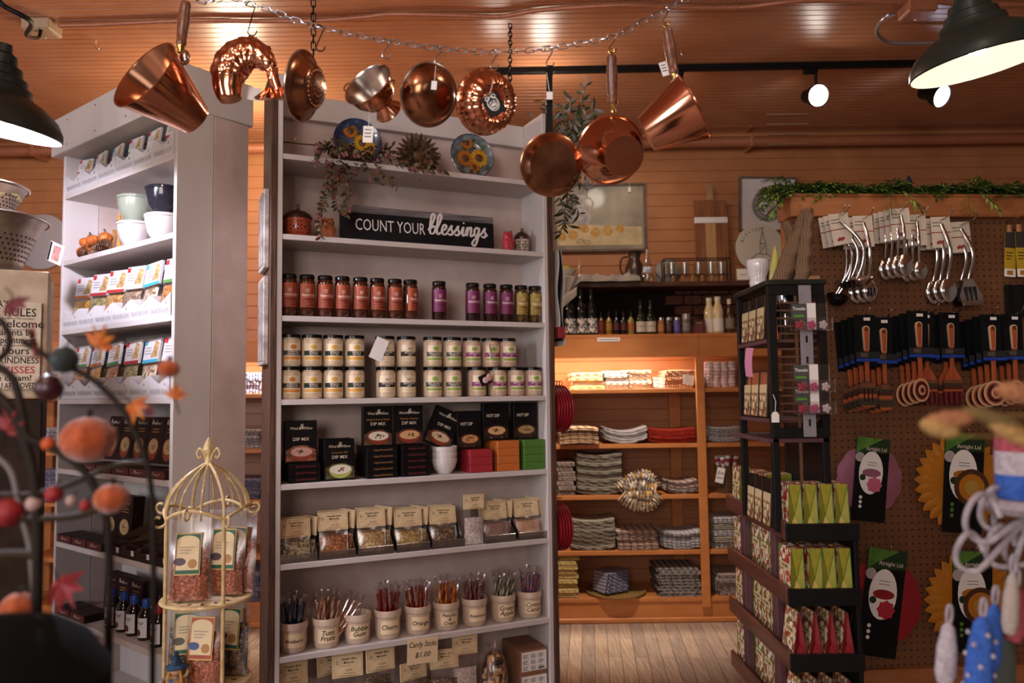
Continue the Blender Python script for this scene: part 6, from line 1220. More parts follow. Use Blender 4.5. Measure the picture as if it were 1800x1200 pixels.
# ---- folded linens
def towel(key, m, w, d, h, sag=0, fringe=None):
    def b():
        o = root('folded_towel', 'towel'); n = 10; mb = MB(); hs = h/2
        prof = [(0.004, -hs), (0, -hs*.5), (-.003, 0), (0, hs*.5), (.004, hs)]
        def f(u, v, top):
            x = (u-.5)*w; yy = d*v; return (x, yy, (h if top else 0)*(1-.12*abs(2*u-1)**4)+sag*((2*u-1)**2)+.0006*math.sin(u*17)+.0005*math.sin(v*11))
        for top in (0, 1): mb.grid(lambda u, v: f(u, v, top), n, 6, m)
        nlay = 3 if h > .02 else 2
        for L in range(nlay):
            lo, hi = h*L/nlay, h*(L+1)/nlay
            def g(u, v):
                base = f(u, 0, 0); t = f(u, 0, 1)[2]-base[2]; ang = PI*v; return (base[0], -.011*math.sin(ang)*(1+.4*math.sin(u*23+L)), base[2]+t*(L+v)/nlay)
            mb.grid(g, n*2, 4, m)
            for e in (0, 1): mb.grid(lambda u, v, e=e: (lambda p, q: (p[0]+(1 if e else -1)*.005*math.sin(PI*v), p[1], p[2]+(q[2]-p[2])*(L+v)/nlay))(f(e, u, 0), f(e, u, 1)), 4, 3, m)
        for top in (0, 1): mb.grid(lambda u, v: (f(u, 1, 0)[0], d, f(u, 1, 0)[2]+(f(u, 1, 1)[2]-f(u, 1, 0)[2])*v), n, 1, m)
        mb.build('cloth', o)
        if fringe:
            q = MB()
            for i in range(30): xx = (i/29-.5)*w; q.tube([(xx, .0, h*.5+sag*(2*i/29-1)**2), (xx+random.uniform(-.004, .004), -.014-random.random()*.006, h*.4-.004+sag*(2*i/29-1)**2)], .0018, fringe, 4)
            q.build('fringe', o)
        return o
    return b
def linens(key, mats, px0, px1, z, py_top, n, lab, y=.02, d=.26, sag=0, fringe=None, rz=0):
    y = .1 if z == zL and y == .02 else y; x0, x1 = onY(px0, 700, YF+y).x, onY(px1, 700, YF+y).x; w = x1-x0; H = onY(px0, py_top, YF+y).z-z; h = H/n
    for i in range(n):
        m = mats[i % len(mats)]; copies(key+str(i % len(mats)), towel(key, m, w, d, h*(.9-2*abs(sag)), sag, fringe), T((x0+x1)/2+(random.uniform(-.011, .011) if abs(sag) < .005 else random.uniform(-.003, .003)), YF+y+.012+random.uniform(-.004, .014), z+.0016+max(0, -sag)+i*h) @ RZ(rz+random.uniform(-.02, .02)), '%s, %s up' % (lab, ORD[i]), lab+' stack')
cl = lambda nm, c, c2=None, **k: mat('cloth_'+nm, c, .95, scale=160, col2=c2, bump=.4, **k)
whc = cl('white', '#cfc7c4', '#b8aeaa'); yel = cl('yellow', '#cdb060', '#d8ccb0'); crc = cl('cream', '#c9b9a4', '#b09c88'); redc = cl('red', '#c23a24', '#a82c1a'); pat_r = stripes('red_pattern_cloth', '#c9b4a0', '#8a3a30', 0, .017, .55, c3='#b8803a', axis2=1, period2=.02)
pinkw = stripes('pink_white_cloth', '#d8cccc', '#b08a96', 0, .05, .8); plaid = stripes('autumn_plaid', '#cfc0b2', '#a8664a', 0, .05, .65, c3='#b8863c', axis2=1, period2=.06); gry = stripes('grey_weave', '#c0b4a2', '#857a6a', 0, .006, .5, axis2=2, period2=.006, bump=.8); bst = stripes('striped_runner', '#c0aca0', '#5a4640', 0, .012, .6); 
rwh = stripes('red_leaf_cloth', '#c9b8a8', '#9a4a40', 0, .045, .72, c3='#8a6a58', axis2=1, period2=.05); wbk = stripes('white_grey_print', '#cfc8c6', '#7a7074', 0, .03, .75, c3='#8f878a', axis2=1, period2=.04); nav = stripes('navy_white_cloth', '#bfb4ba', '#3f4468', 0, .014, .5, c3='#5f6080', axis2=1, period2=.018); chk = stripes('taupe_check', '#b0a498', '#5f544c', 0, .04, .5, c3='#5a4f48', axis2=1, period2=.04); blu = stripes('blue_white_cloth', '#c6c4d0', '#3f5090', 0, .02, .5)
linens('yl', [yel, crc], 1006, 1062, zL, 655, 4, 'yellow folded napkin on the lit shelf'); linens('wl', [whc], 1064, 1104, zL, 652, 5, 'white folded towel beside the yellow napkins', sag=.004)
linens('cl', [crc, whc], 1107, 1146, zL, 651, 5, 'cream folded towel on the lit shelf beside the white ones', rz=.12, sag=.006); linens('wf', [whc], 1150, 1182, zL, 664, 3, 'loosely folded white napkin on the lit shelf', rz=-.25, sag=.008); linens('pr', [pat_r], 1172, 1221, zL, 650, 5, 'red patterned folded cloth on the lit shelf beside the post', y=.06)
linens('pk', [pinkw], 1244, 1296, zL, 636, 8, 'pink and white folded towel on the lit shelf past the post', sag=.006)
o = thing('paper_card', 'white card tucked on the red patterned cloths of the lit shelf', 'card', T(onY(1211, 668, YF+.01).x, YF+.012, onY(1211, 668, YF).z) @ RZ(.1) @ RY(.15)); MB().box(-.035, .035, -.001, .001, -.03, .035, paper).build('card', o)
linens('pd', [plaid], 984, 1050, z2, 752, 4, 'autumn plaid folded cloth on the second linen shelf', y=-.03, d=.3, sag=-.008, fringe=whc); linens('ws', [whc], 1060, 1136, z2, 758, 5, 'white placemat with curling ends, second linen shelf', sag=.035); linens('rd', [redc], 1141, 1221, z2, 756, 7, 'bright red folded placemat on the second linen shelf', sag=.014, fringe=redc); linens('wg', [wbk, whc], 1246, 1300, z2, 752, 6, 'grey printed folded towel past the post on the second shelf', sag=.01)
linens('br', [bst], 978, 1008, z3, 812, 7, 'brown striped folded runner on the third linen shelf'); linens('gw', [gry], 1012, 1090, z3, 800, 10, 'thick grey woven placemat, third linen shelf', sag=.018); linens('ow', [rwh, whc], 1168, 1222, z3, 848, 5, 'orange leaf print folded cloth on the third linen shelf', sag=.02)
o = thing('ruffled_scarf', 'crumpled ruffled multicoloured chenille scarf spilling over the third linen shelf', 'scarf', T(onY(1124, 872, YF).x, YF+.05, z3)); rf = grains('chenille', ('#b8a890', '#6a5a50', '#c9922e', '#ddd4c8', '#8a8078'), 60, .95)
rn = random.Random(5); mb = MB()
def ruff(P, r): 
    Q = resample(smooth_path(P, 8), .006); mb.tube(Q, [r*(1+.35*math.sin(i*1.9)+.15*rn.random()) for i in range(len(Q))], rf, 9)
ruff([(-.13, -.02, .04), (-.06, -.03, .1), (.02, -.04, .13), (.09, -.03, .1), (.12, -.05, .05)], .03); ruff([(-.12, -.07, .0), (-.06, -.09, -.05), (.0, -.09, -.06), (.06, -.09, -.06), (.12, -.08, -.0)], .032); ruff([(-.1, -.05, .04), (-.02, -.06, .06), (.05, -.06, .05), (.1, -.06, .04)], .035); ruff([(-.08, -.07, .0), (0, -.08, .0), (.08, -.08, .0)], .035); mb.build('scarf_ruffles', o)
linens('g4', [gry], 1000, 1076, z4, 916, 7, 'grey rib woven placemat on the fourth linen shelf', sag=.02); linens('r4', [rwh], 1080, 1150, z4, 934, 6, 'red leaf print folded towel on the fourth linen shelf', sag=.004); linens('w4', [wbk], 1158, 1226, z4, 938, 6, 'white and grey print folded towel on the fourth linen shelf', sag=.02); linens('k4', [wbk, gry], 1250, 1300, z4, 910, 5, 'grey printed folded cloth past the post on the fourth shelf')
linens('y5', [cl('fringe_yellow', '#c9a85c', '#d8c490')], 976, 1010, z5, 978, 9, 'yellow fringed folded cloth on the lowest linen shelf', fringe=cl('fringe_yellow', '#c9a85c')); linens('c5', [chk], 1150, 1222, z5, 1000, 9, 'taupe check folded rug on the lowest linen shelf', fringe=whc); linens('s5', [bst], 1254, 1300, z5, 1010, 5, 'brown striped folded cloth past the post on the lowest shelf')
o = thing('woven_charger', 'round woven straw mat lying on the lowest linen shelf under the navy cloths', 'placemat', T(onY(1083, 1050, YF+.13).x, YF+.15, z5+.001)); wv = stripes('straw_weave', '#a8803c', '#7d5a28', 0, .008, .5, c3='#6a4a20', axis2=1, period2=.008, bump=.8); MB().lathe([(.0001, 0), (.17, 0), (.2, .012), (.2, .018), (.17, .008), (.0001, .008)], wv, 48, RX(.02)).build('mat', o)
for i in range(6): copies('nv', towel('nv', nav, .18, .14, .02, .0), T(onY(1083, 1045, YF+.1).x+.004*i, YF+.07+.006*i, z5+.022+.0212*i) @ RZ(.5+.02*i), 'navy and white folded cloth on the round straw mat', 'navy and white cloths')
for z, py, n, m, k in ((zL, 655, 5, blu, 'gl'), (z2, 755, 6, wbk, 'gm'), (z3, 842, 5, nav, 'gn'), (z5, 1005, 6, nav, 'gp')): linens(k, [m], 405, 458, z, py, n, 'folded cloth in the gap between the white units, shelf %s' % {'gl': 'lit by the strip', 'gm': 'below the lit one', 'gn': 'third down', 'gp': 'lowest'}[k])
# basket with brushes
wk = stripes('wicker', '#6e4c2c', '#4a3018', 2, .012, .5, .8, c3='#3a2412', axis2=0, period2=.02, bump=.8); o = thing('wicker_basket', 'dark wicker basket with a handwritten tag on the shelf past the post', 'basket', T(onY(1282, 850, YF).x, YF+.08, z3+.001)); MB().lathe([(.0001, .004), (.06, .004), (.065, 0), (.075, .17), (.08, .18), (.072, .18), (.062, .01), (.0001, .008)], wk, 32).build('basket_wall', o)
tag(MB().box(-.026, .026, -.0015, 0, -.05, .05, paper).text('$2.00', .03, ink, T(0, -.002, .015) @ RY(.0), .2, width=.04).text('each', .024, ink, T(0, -.002, -.015), .2).build('price_tag', o, T(-.055, -.07, .12) @ RZ(-.5) @ RY(.2)), 'white handwritten tag')
for i in range(9):
    a = i*2.4
    def nap():
        o = root('rolled_napkin', 'napkin'); MB().tube([(0, 0, 0), (0, 0, .2)], .011, stripes('red_stripe_napkin', '#cfc2bc', '#9a2a34', 2, .05, .5), 10).ball((0, 0, .205), (.014, .014, .012), whc, 10, 6, fn=lambda a, i: 1+.3*math.sin(4*a)).build('napkin_roll', o); return o
    copies('nap', nap, T(o.location.x+.035*math.cos(a)*math.sqrt(i/9), o.location.y+.035*math.sin(a)*math.sqrt(i/9), z3+.03) @ RZ(a) @ RY(.3*math.sqrt(i/9)), 'red and white rolled napkin standing in the wicker basket', 'rolled napkins in the basket')
# white round woven mat and shelf bits seen beyond the far end of the cornice unit
o = thing('woven_wall_mat', 'round white woven mat hung on the back wall beyond the colanders', 'placemat', T(onY(75, 425, WY-.03).x, WY-.03, onY(75, 425, WY-.03).z)); MB().lathe([(.0001, 0), (.19, 0), (.2, .006), (.19, .012), (.0001, .012)], stripes('white_weave', '#c9c2c4', '#9a9296', 0, .012, .5, c3='#8a8286', axis2=2, period2=.012, bump=.8), 40, RX(PI/2)).build('mat', o)

for z, py, n, m, k, l in ((zL, 640, 6, whc, 'fa', 'lit shelf'), (z2, 752, 5, wbk, 'fb', 'second shelf'), (z3, 826, 6, nav, 'fc', 'third shelf')): linens(k, [m], 62, 106, z, py, n, 'folded cloth beyond the house rules post, '+l)
# ================================================================ pegboard fixture
def pegboard_mat():
    m = mat('pegboard', '#6f4627', .65, scale=5, col2='#623c21'); N, L = m.node_tree.nodes, m.node_tree.links; b = N['Principled BSDF']; src = b.inputs['Base Color'].links[0].from_socket
    tc = N.new('ShaderNodeTexCoord'); mp = N.new('ShaderNodeMapping'); mp.inputs['Scale'].default_value = (1/.0254,)*3; L.new(tc.outputs['Object'], mp.inputs[0])
    fr = N.new('ShaderNodeVectorMath'); fr.operation = 'FRACTION'; L.new(mp.outputs[0], fr.inputs[0]); sb_ = N.new('ShaderNodeVectorMath'); sb_.operation = 'SUBTRACT'; sb_.inputs[1].default_value = (.5, .5, .5); L.new(fr.outputs[0], sb_.inputs[0])
    ml = N.new('ShaderNodeVectorMath'); ml.operation = 'MULTIPLY'; ml.inputs[1].default_value = (1, 0, 1); L.new(sb_.outputs[0], ml.inputs[0]); ln = N.new('ShaderNodeVectorMath'); ln.operation = 'LENGTH'; L.new(ml.outputs[0], ln.inputs[0])
    lt = N.new('ShaderNodeMath'); lt.operation = 'LESS_THAN'; lt.inputs[1].default_value = .14; L.new(ln.outputs['Value'], lt.inputs[0]); mx = N.new('ShaderNodeMix'); mx.data_type = 'RGBA'; mx.inputs['B'].default_value = (.012, .006, .004, 1)
    L.new(lt.outputs[0], mx.inputs['Factor']); L.new(src, mx.inputs['A']); L.new(mx.outputs['Result'], b.inputs['Base Color']); return m
PB = Frame(Vector((onY(1400, 690, 2.84).x, 2.84, 0)), math.radians(4)); pz = lambda py, px=1560, y=0: PB.at(px, py, y).z; pX = lambda px, py=690, y=0: PB.at(px, py, y).x
PW = 1.5; zb0, zb1, zk = pz(384), pz(349), pz(1172)
pine = mat('amber_pine', '#a5683c', .5, scale=10, col2='#935730', stretch=(.4, 3, 3))
o = thing('pegboard_display', 'brown pegboard fixture with an amber pine top beam holding utensils and lids', 'pegboard', PB.M)
MB().box(0, PW, 0, .008, .12, zb1-.01, pegboard_mat()).build('pegboard', o)
MB().box(-.01, PW, -.032, .09, zb0, zb1, pine, .004).box(-.01, PW, -.03, .02, zb1+.0001, zb1+.012, pine, .003).build('top_beam', o)
MB().box(0, PW, -.03, .03, .1, zk, pine, .003).build('kick_board', o); MB().box(0, .05, .009, .09, 0, zb0-.001, pine, .003).box(PW-.05, PW, .009, .09, 0, zb0-.001, pine, .003).build('uprights', o)
# evergreen garland on the beam
o = thing('evergreen_garland', 'feathery green evergreen garland lying along the pine top beam', 'garland', PB.M @ T(.3, 0, zb1+.014)); mb, ms = MB(), MB(); rn = random.Random(11)
gm = [mat('fern_green', '#5a7a28', .6, scale=90, col2='#6d8f36'), mat('fern_dark', '#2c4416', .6, scale=90, col2='#3a5520'), mat('fern_lime', '#7a9a3a', .6, scale=90, col2='#93ad4c')]
def frond(p, d, L):
    d = Vector(d).normalized(); n = int(L/.007); P = [Vector(p)+d*(L*i/n)+Vector((0, 0, -.35*L*(i/n)**2)) for i in range(n+1)]; ms.tube(P, .0009, gm[1], 4)
    for i in range(1, n):
        t = (P[i]-P[i-1]).normalized(); k = .042*math.sin(PI*min(1, .25+.75*(1-i/n)))
        for s in (-1, 1): v = t.cross(Vector((rn.uniform(-.3, .3), rn.uniform(-.3, .3), 1))).normalized()*s; leaf_geo(mb, P[i], t*.8+v+Vector((0, 0, rn.uniform(-.2, .3))), k, .0075, gm[rn.randrange(3)], 3)
I = o.matrix_world.inverted()
for px, n in ((1412, 7), (1430, 8), (1450, 8), (1470, 8), (1492, 7), (1512, 7), (1530, 4), (1560, 3), (1585, 6), (1598, 8), (1612, 7), (1640, 3), (1672, 6), (1692, 8), (1712, 8), (1735, 8), (1755, 7), (1775, 6), (1800, 7), (1825, 7)):
    for _ in range(int(n*2.2)): frond(I @ PB.w(pX(px, 345, -.03)+rn.uniform(-.02, .02), rn.uniform(-.0, .07), zb1+.02+rn.uniform(0, .02)), (rn.choice((-1, -1, 1))*rn.uniform(.5, 1), rn.uniform(-.5, .4), rn.uniform(-.05, .5)), rn.uniform(.08, .15))
for dx, dz in ((-1, .12), (-1, .3), (-.9, .0), (-1, -.15), (-.8, -.35), (-.7, .4)): frond(I @ PB.w(pX(1405, 352, -.05), -.05, zb1+.02), (dx, -.25, dz), .17)
for px in (1570, 1705): frond(I @ PB.w(pX(px, 380, -.085), -.078, zb1+.01), (-.3, -.5, -.6), .1); frond(I @ PB.w(pX(px+20, 380, -.085), -.078, zb1+.01), (.3, -.5, -.5), .09)
mb.build('fern_leaves', o); ms.build('stems', o)
o = thing('dark_spike', 'slim dark pointed finial standing up from the garland', 'ornament', PB.M @ T(pX(1606, 330), .03, zb1+.0005)); MB().lathe([(.006, 0), (.012, .03), (.013, .06), (.009, .085), (.0001, .1)], mat('dark_spike', '#22262c', .5), 12).build('spike', o)
# ---- steel utensils on carded hooks
chrome = mat('polished_steel', '#dedad8', .14, 1, var=.05, scale=20); card_m = mat('utensil_card', '#cdbfae', .6, var=.05); card_red = mat('card_red_line', '#8f2a30', .6, var=0)
def hook(x, z, lab, grp, L=.13):
    tag(MB().tube(smooth_path([(0, .0, 0), (0, -.02, .0), (0, -L*.8, .004), (0, -L, .022)], 4), .0023, steel, 6).ball((0, -L, .024), .0036, steel, 8, 6).build('peg_hook', None, PB.M @ T(x, -.0005, z)), lab, 'hook', grp)
def ucard(o, w, h, z0, string=True):
    mb = MB(); mb.box(-w/2, w/2, .002, .003, z0-h, z0, card_m); y = .0016
    mb.box(-w/2, w/2, y, .002, z0-h*.52, z0-h*.49, card_red)
    for q in range(2): mb.box(-w*.42, w*.05, y, .002, z0-h*(.2+.1*q), z0-h*(.18+.1*q), ink)
    for q in range(4): mb.ball((-w*.2+.006*q, .0018, z0-h*.84+.004*(q % 2)), (.006, .0006, .006), card_red, 8, 4)
    mb.build('backing_card', o)
def handle_tube(mb, L, z0, bend, m, r0=.0085):
    """flattened curved handle from z0 down to z0-L"""
    P, R = [], []
    for i in range(15):
        t = i/14; P.append((bend*math.sin(t*PI*.9), -.006-.028*math.sin(t*PI)**1.5, z0-L*1.1*t)); R.append(r0*(1.05-.55*t if t > .2 else .75+1.0*t))
    mb.tube(P, R, m, 10, M=SC(1, .7, 1)); return Vector(P[-1])
def utensil(kind, L, bend=.0, w=.056, hb=.075):
    def b():
        o = root({'s': 'serving_spoon', 'l': 'soup_ladle', 't': 'slotted_turner', 'p': 'slotted_spoon'}[kind], 'kitchen utensil'); ucard(o, .075, .115, .028); mb = MB(); e = handle_tube(mb, L, .0, bend, chrome); mb.build('handle', o); mb = MB()
        if kind in 'sp':
            f = lambda u, v, s: (e.x+w/2*math.sin(PI*u)**.55*(1.0 if u < .5 else 1)*math.cos(PI*v), e.y*.0-.004-.012*math.sin(PI*u)*math.sin(PI*v)**1*(1) + s, e.z-hb*u+.004)
            mb.grid(lambda u, v: f(u, v, 0), 18, 14, chrome); mb.grid(lambda u, v: f(u, v, .0018), 18, 14, chrome)
            if kind == 'p':
                for q in (-1, 0, 1): mb.box(e.x+q*w*.2-.002, e.x+q*w*.2+.002, -.0186, -.0165, e.z-hb*.75, e.z-hb*.35, ink, .0008)
        elif kind == 'l':
            mb.lathe([(.0001, -.03), (.018, -.028), (.032, -.018), (.04, 0), (.042, .002), (.039, 0), (.03, -.016), (.0001, -.027)], chrome, 28, T(e.x, -.03, e.z-.002) @ RX(.25))
        else:
            mb.grid(lambda u, v: (e.x+(v-.5)*w*(.45+.75*min(1, u*1.6)-.1*max(0, u-.8)*5*abs(2*v-1)), -.004-.01*u*u, e.z-hb*u), 12, 10, chrome); mb.grid(lambda u, v: (e.x+(v-.5)*w*(.45+.75*min(1, u*1.6)-.1*max(0, u-.8)*5*abs(2*v-1)), -.0022-.01*u*u, e.z-hb*u), 12, 10, chrome)
            for q in (-1, 0, 1): mb.box(e.x+q*w*.24-.0022, e.x+q*w*.24+.0022, -.0145, -.007, e.z-hb*.82, e.z-hb*.3, ink, .001, )
        mb.build('head', o); return o
    return b
UT = [('u_lad', utensil('l', .20, .055), 1478, 380, 3, 'steel soup ladle, first card on the beam row', .36), ('u_slo', utensil('p', .19, .004, .062, .085), 1520, 384, 3, 'slotted steel spoon, second card from the burlap', .0), ('u_spg', utensil('s', .13, -.006, .058, .085), 1578, 374, 4, 'steel serving spoon in the thick bunch of cards', .0), ('u_sps', utensil('s', .135, -.012, .056, .07), 1614, 382, 3, 'short steel spoon beside the thick bunch of cards', .0), ('u_big', utensil('s', .185, .012, .068, .09), 1657, 386, 3, 'large steel spoon, second card from the yellow ones', .0), ('u_tur', utensil('t', .17, .02, .072, .1), 1700, 392, 2, 'slotted steel turner, beside the yellow cards', .12)]
for key, b, px, py, n, lab, ry in UT:
    x, z = pX(px, py, -.1), pz(py, px, -.1); hook(x, z, 'wire hook carrying the '+lab.split(',')[0], 'wire hooks on the pegboard', .16)
    for i in range(n): copies(key, b, PB.M @ T(x-.006*(n-1-i), -.036-.026*i, z-.014) @ RY(-ry*.35-.02*i), '%s, %s from the front' % (lab, ORD[n-1-i]), lab.split(',')[0]+' copies')
def darkladle():
    o = root('soup_ladle', 'kitchen utensil'); ucard(o, .06, .1, .028); mb = MB(); mb.tube(smooth_path([(-.005, -.01, 0), (.012, -.03, -.1), (.008, -.03, -.2), (-.02, -.01, -.27)], 6), .0035, chrome, 8); mb.tube(smooth_path([(.014, -.012, 0), (.03, -.032, -.1), (.024, -.032, -.2), (-.01, -.01, -.27)], 6), .0035, chrome, 8); mb.build('handles', o)
    MB().lathe([(.0001, -.03), (.02, -.026), (.034, -.01), (.038, .006), (.034, .004), (.02, -.02), (.0001, -.024)], black_iron, 24, T(-.022, -.02, -.285) @ RX(.5)).build('bowl', o); return o
x, z = pX(1462, 384, -.03), pz(384, 1462, -.03); hook(x, z, 'wire hook carrying the twin rod ladle', 'wire hooks on the pegboard'); copies('u_dl', darkladle, PB.M @ T(x+.012, -.045, z-.014), 'ladle with twin slim rods and a dark bowl beside the burlap bundle')
yl_ = mat('yellow_card', '#b8962a', .5, var=.05)
def ycard():
    o = root('carded_brush', 'kitchen utensil'); mb = MB().box(-.022, .022, 0, .002, -.17, 0, yl_).box(-.022, .022, -.0006, 0, -.06, 0, mat('dark_card', '#3a3430', .5)).box(-.022, .022, -.0006, 0, -.17, -.14, paper); 
    for q in range(3): mb.box(-.016, .01-.004*q, -.001, -.0004, -.08-.012*q, -.077-.012*q, ink)
    mb.box(-.012, .012, -.001, -.0006, -.163, -.146, mat('brush_print', '#a8742a', .5)); mb.build('card', o); MB().box(-.008, .008, .0025, .016, -.05, .03, bw, .003).build('wooden_handle', o); return o
x, z = pX(1775, 392, -.03), pz(392, 1775, -.03); hook(x+.004, z+.01, 'wire hook carrying the yellow carded brushes', 'wire hooks on the pegboard')
for i in range(3): copies('ycd', ycard, PB.M @ T(x+.002+.016*i, -.03-.03*i, z-.035-.004*i) @ RY(-.08*(i-1)), 'wooden brush on a yellow card, %s from the front' % ORD[2-i], 'yellow carded brushes')
# ---- striped wooden utensils on dark cards
W3 = stripes('laminated_wood', '#a8542c', '#4a1f1a', 2, .04, .42, .4, c3='#2f3a2a', axis2=2, period2=.055, bump=0); W1 = mat('orange_wood', '#b05a30', .4, scale=30, col2='#98462a', stretch=(3, 3, .3)); W2 = mat('pale_wood_edge', '#c9a883', .5, var=.1); dcard = mat('navy_card', '#0d0f12', .5, var=.2); bband = mat('blue_band', '#1f3f9a', .4, var=.05)
def wood(kind):
    def b():
        o = root('wooden_utensil', 'kitchen utensil'); z0 = -.02; MB().box(-.04, .04, .006, .0075, -.16, .022, dcard).box(-.044, .044, -.0105, -.0095, -.135, -.112, mat('grey_card_band', '#2a2c2e', .5)).box(-.044, .044, -.0105, -.0095, -.147, -.136, bband).box(-.028, .0, -.0108, -.0105, -.131, -.116, mat('bronze_print', '#5a4a3c', .5)).build('backing_card', o)
        tag(MB().box(-.012, .012, -.0102, -.0095, .0, .011, paper).build('price_sticker', o), 'small white price sticker')
        ol = [(-.010, z0-.02), (.010, z0-.02), (.0105, z0-.06), (.0085, z0-.17), (-.0085, z0-.17), (-.0105, z0-.06)]
        hd = [(.0085, z0-.085), (.0125, z0-.01)]+[(.0125*math.cos(a*PI/8), z0-.01+.0125*math.sin(a*PI/8)) for a in range(1, 8)]+[(-.0125, z0-.01), (-.0085, z0-.085)]
        MB().prism(hd[::-1], -.004, .004, W2, RX(PI/2)).prism([(x_*.78, (zz_-z0+.035)*.93+z0-.037) for x_, zz_ in hd][::-1], .0041, .0048, W1, RX(PI/2)).tube([(.004*math.cos(a*PI/4), -.0052, z0-.01+.006*math.sin(a*PI/4)) for a in range(8)], .0016, ink, 5, True).prism([(-.0075, z0-.085), (-.006, z0-.2), (.006, z0-.2), (.0075, z0-.085)][::1], -.0038, .0038, W1, RX(PI/2)).build('handle', o)
        zt = z0-.195; mb = MB()
        def plate(ol2, m, d=.0035): mb.prism(ol2, -d, d, m, RX(PI/2))
        if kind == 't': plate([(-.012, zt), (-.03, zt-.02), (-.036, zt-.085), (-.02, zt-.095), (.02, zt-.095), (.036, zt-.085), (.03, zt-.02), (.012, zt)], W3); [mb.box(q*.015-.002, q*.015+.002, -.0042, -.0034, zt-.075, zt-.03, ink) for q in (-1, 0, 1)]
        elif kind == 's': plate([(-.008, zt+.0), (-.022, zt-.03), (-.028, zt-.08), (-.018, zt-.1), (.018, zt-.1), (.028, zt-.08), (.022, zt-.03), (.008, zt+.0)], W3)
        elif kind in 'or':
            R = (.03, .042) if kind == 'o' else (.042, .045); C = zt-.05
            for q, m in ((1, W2), (.86, W1), (.72, mat('dark_wood_ring', '#2f1a18', .4)), (.56, mat('maroon_ring', '#6a2428', .4)), (.42, W2), (.3, W1), (.16, ink)): mb.lathe([(.0001, .0005), (1, 0), (1, -.004)], m, 32, T(0, -.004-.0012*(1-q)*6, C) @ RX(PI/2) @ SC(R[0]*q, R[1]*q, 1))
            mb.prism([(-.006, zt), (-.014, zt-.015), (.014, zt-.015), (.006, zt)], -.0035, .0035, W1, RX(PI/2))
        else:
            plate([(-.008, zt+.035), (-.034, zt-.012), (.034, zt-.012), (.008, zt+.035)], W1); plate([(-.034, zt-.012), (-.036, zt-.055), (.036, zt-.055), (.034, zt-.012)], W3)
            for q in range(4): plate([(-.034+.02*q, zt-.055), (-.033+.02*q, zt-.1), (-.025+.02*q, zt-.1), (-.022+.02*q, zt-.055)], mat('maroon_ring', '#6a2428', .4))
        mb.build('head', o); return o
    return b
for key, px, py, n, lab in (('t', 1509, 563, 4, 'striped wooden turner below the steel ladle'), ('s', 1546, 566, 3, 'striped wooden spatula with a rounded head'), ('o', 1600, 556, 4, 'wooden slotted spoon with an oval ringed head'), ('f', 1627, 556, 2, 'wooden pasta fork, first of the two fork bunches'), ('g', 1671, 556, 2, 'wooden pasta fork, second of the two fork bunches'), ('r', 1727, 562, 4, 'wooden spoon with a round ringed head like a target'), ('q', 1773, 560, 3, 'wooden utensil half behind the dried grass')):
    b = wood({'g': 'f', 'q': 'o'}.get(key, key)); x, z = pX(px, py, -.05), pz(py, px, -.05); hook(x, z+.012, 'wire hook carrying the '+lab.split(',')[0], 'wire hooks on the pegboard')
    for i in range(n): copies('wd'+key, b, PB.M @ T(x-.011*(n-1-i), -.02-.026*i, z-.006-.006*(n-1-i)) @ RY(.02*(i-n)+.03), '%s, %s from the front' % (lab, ORD[n-1-i]), lab.split(',')[0]+' copies')
o = thing('black_apron', 'dark black cloth bag hanging below the yellow carded brushes', 'bag', PB.M @ T(pX(1790, 560, -.03), -.0305, pz(556, 1790, -.03))); MB().grid(lambda u, v: ((u-.5)*.1, -.004*math.sin(u*12), .12*v), 12, 4, mat('black_cloth', '#12100f', .9)).build('cloth', o)
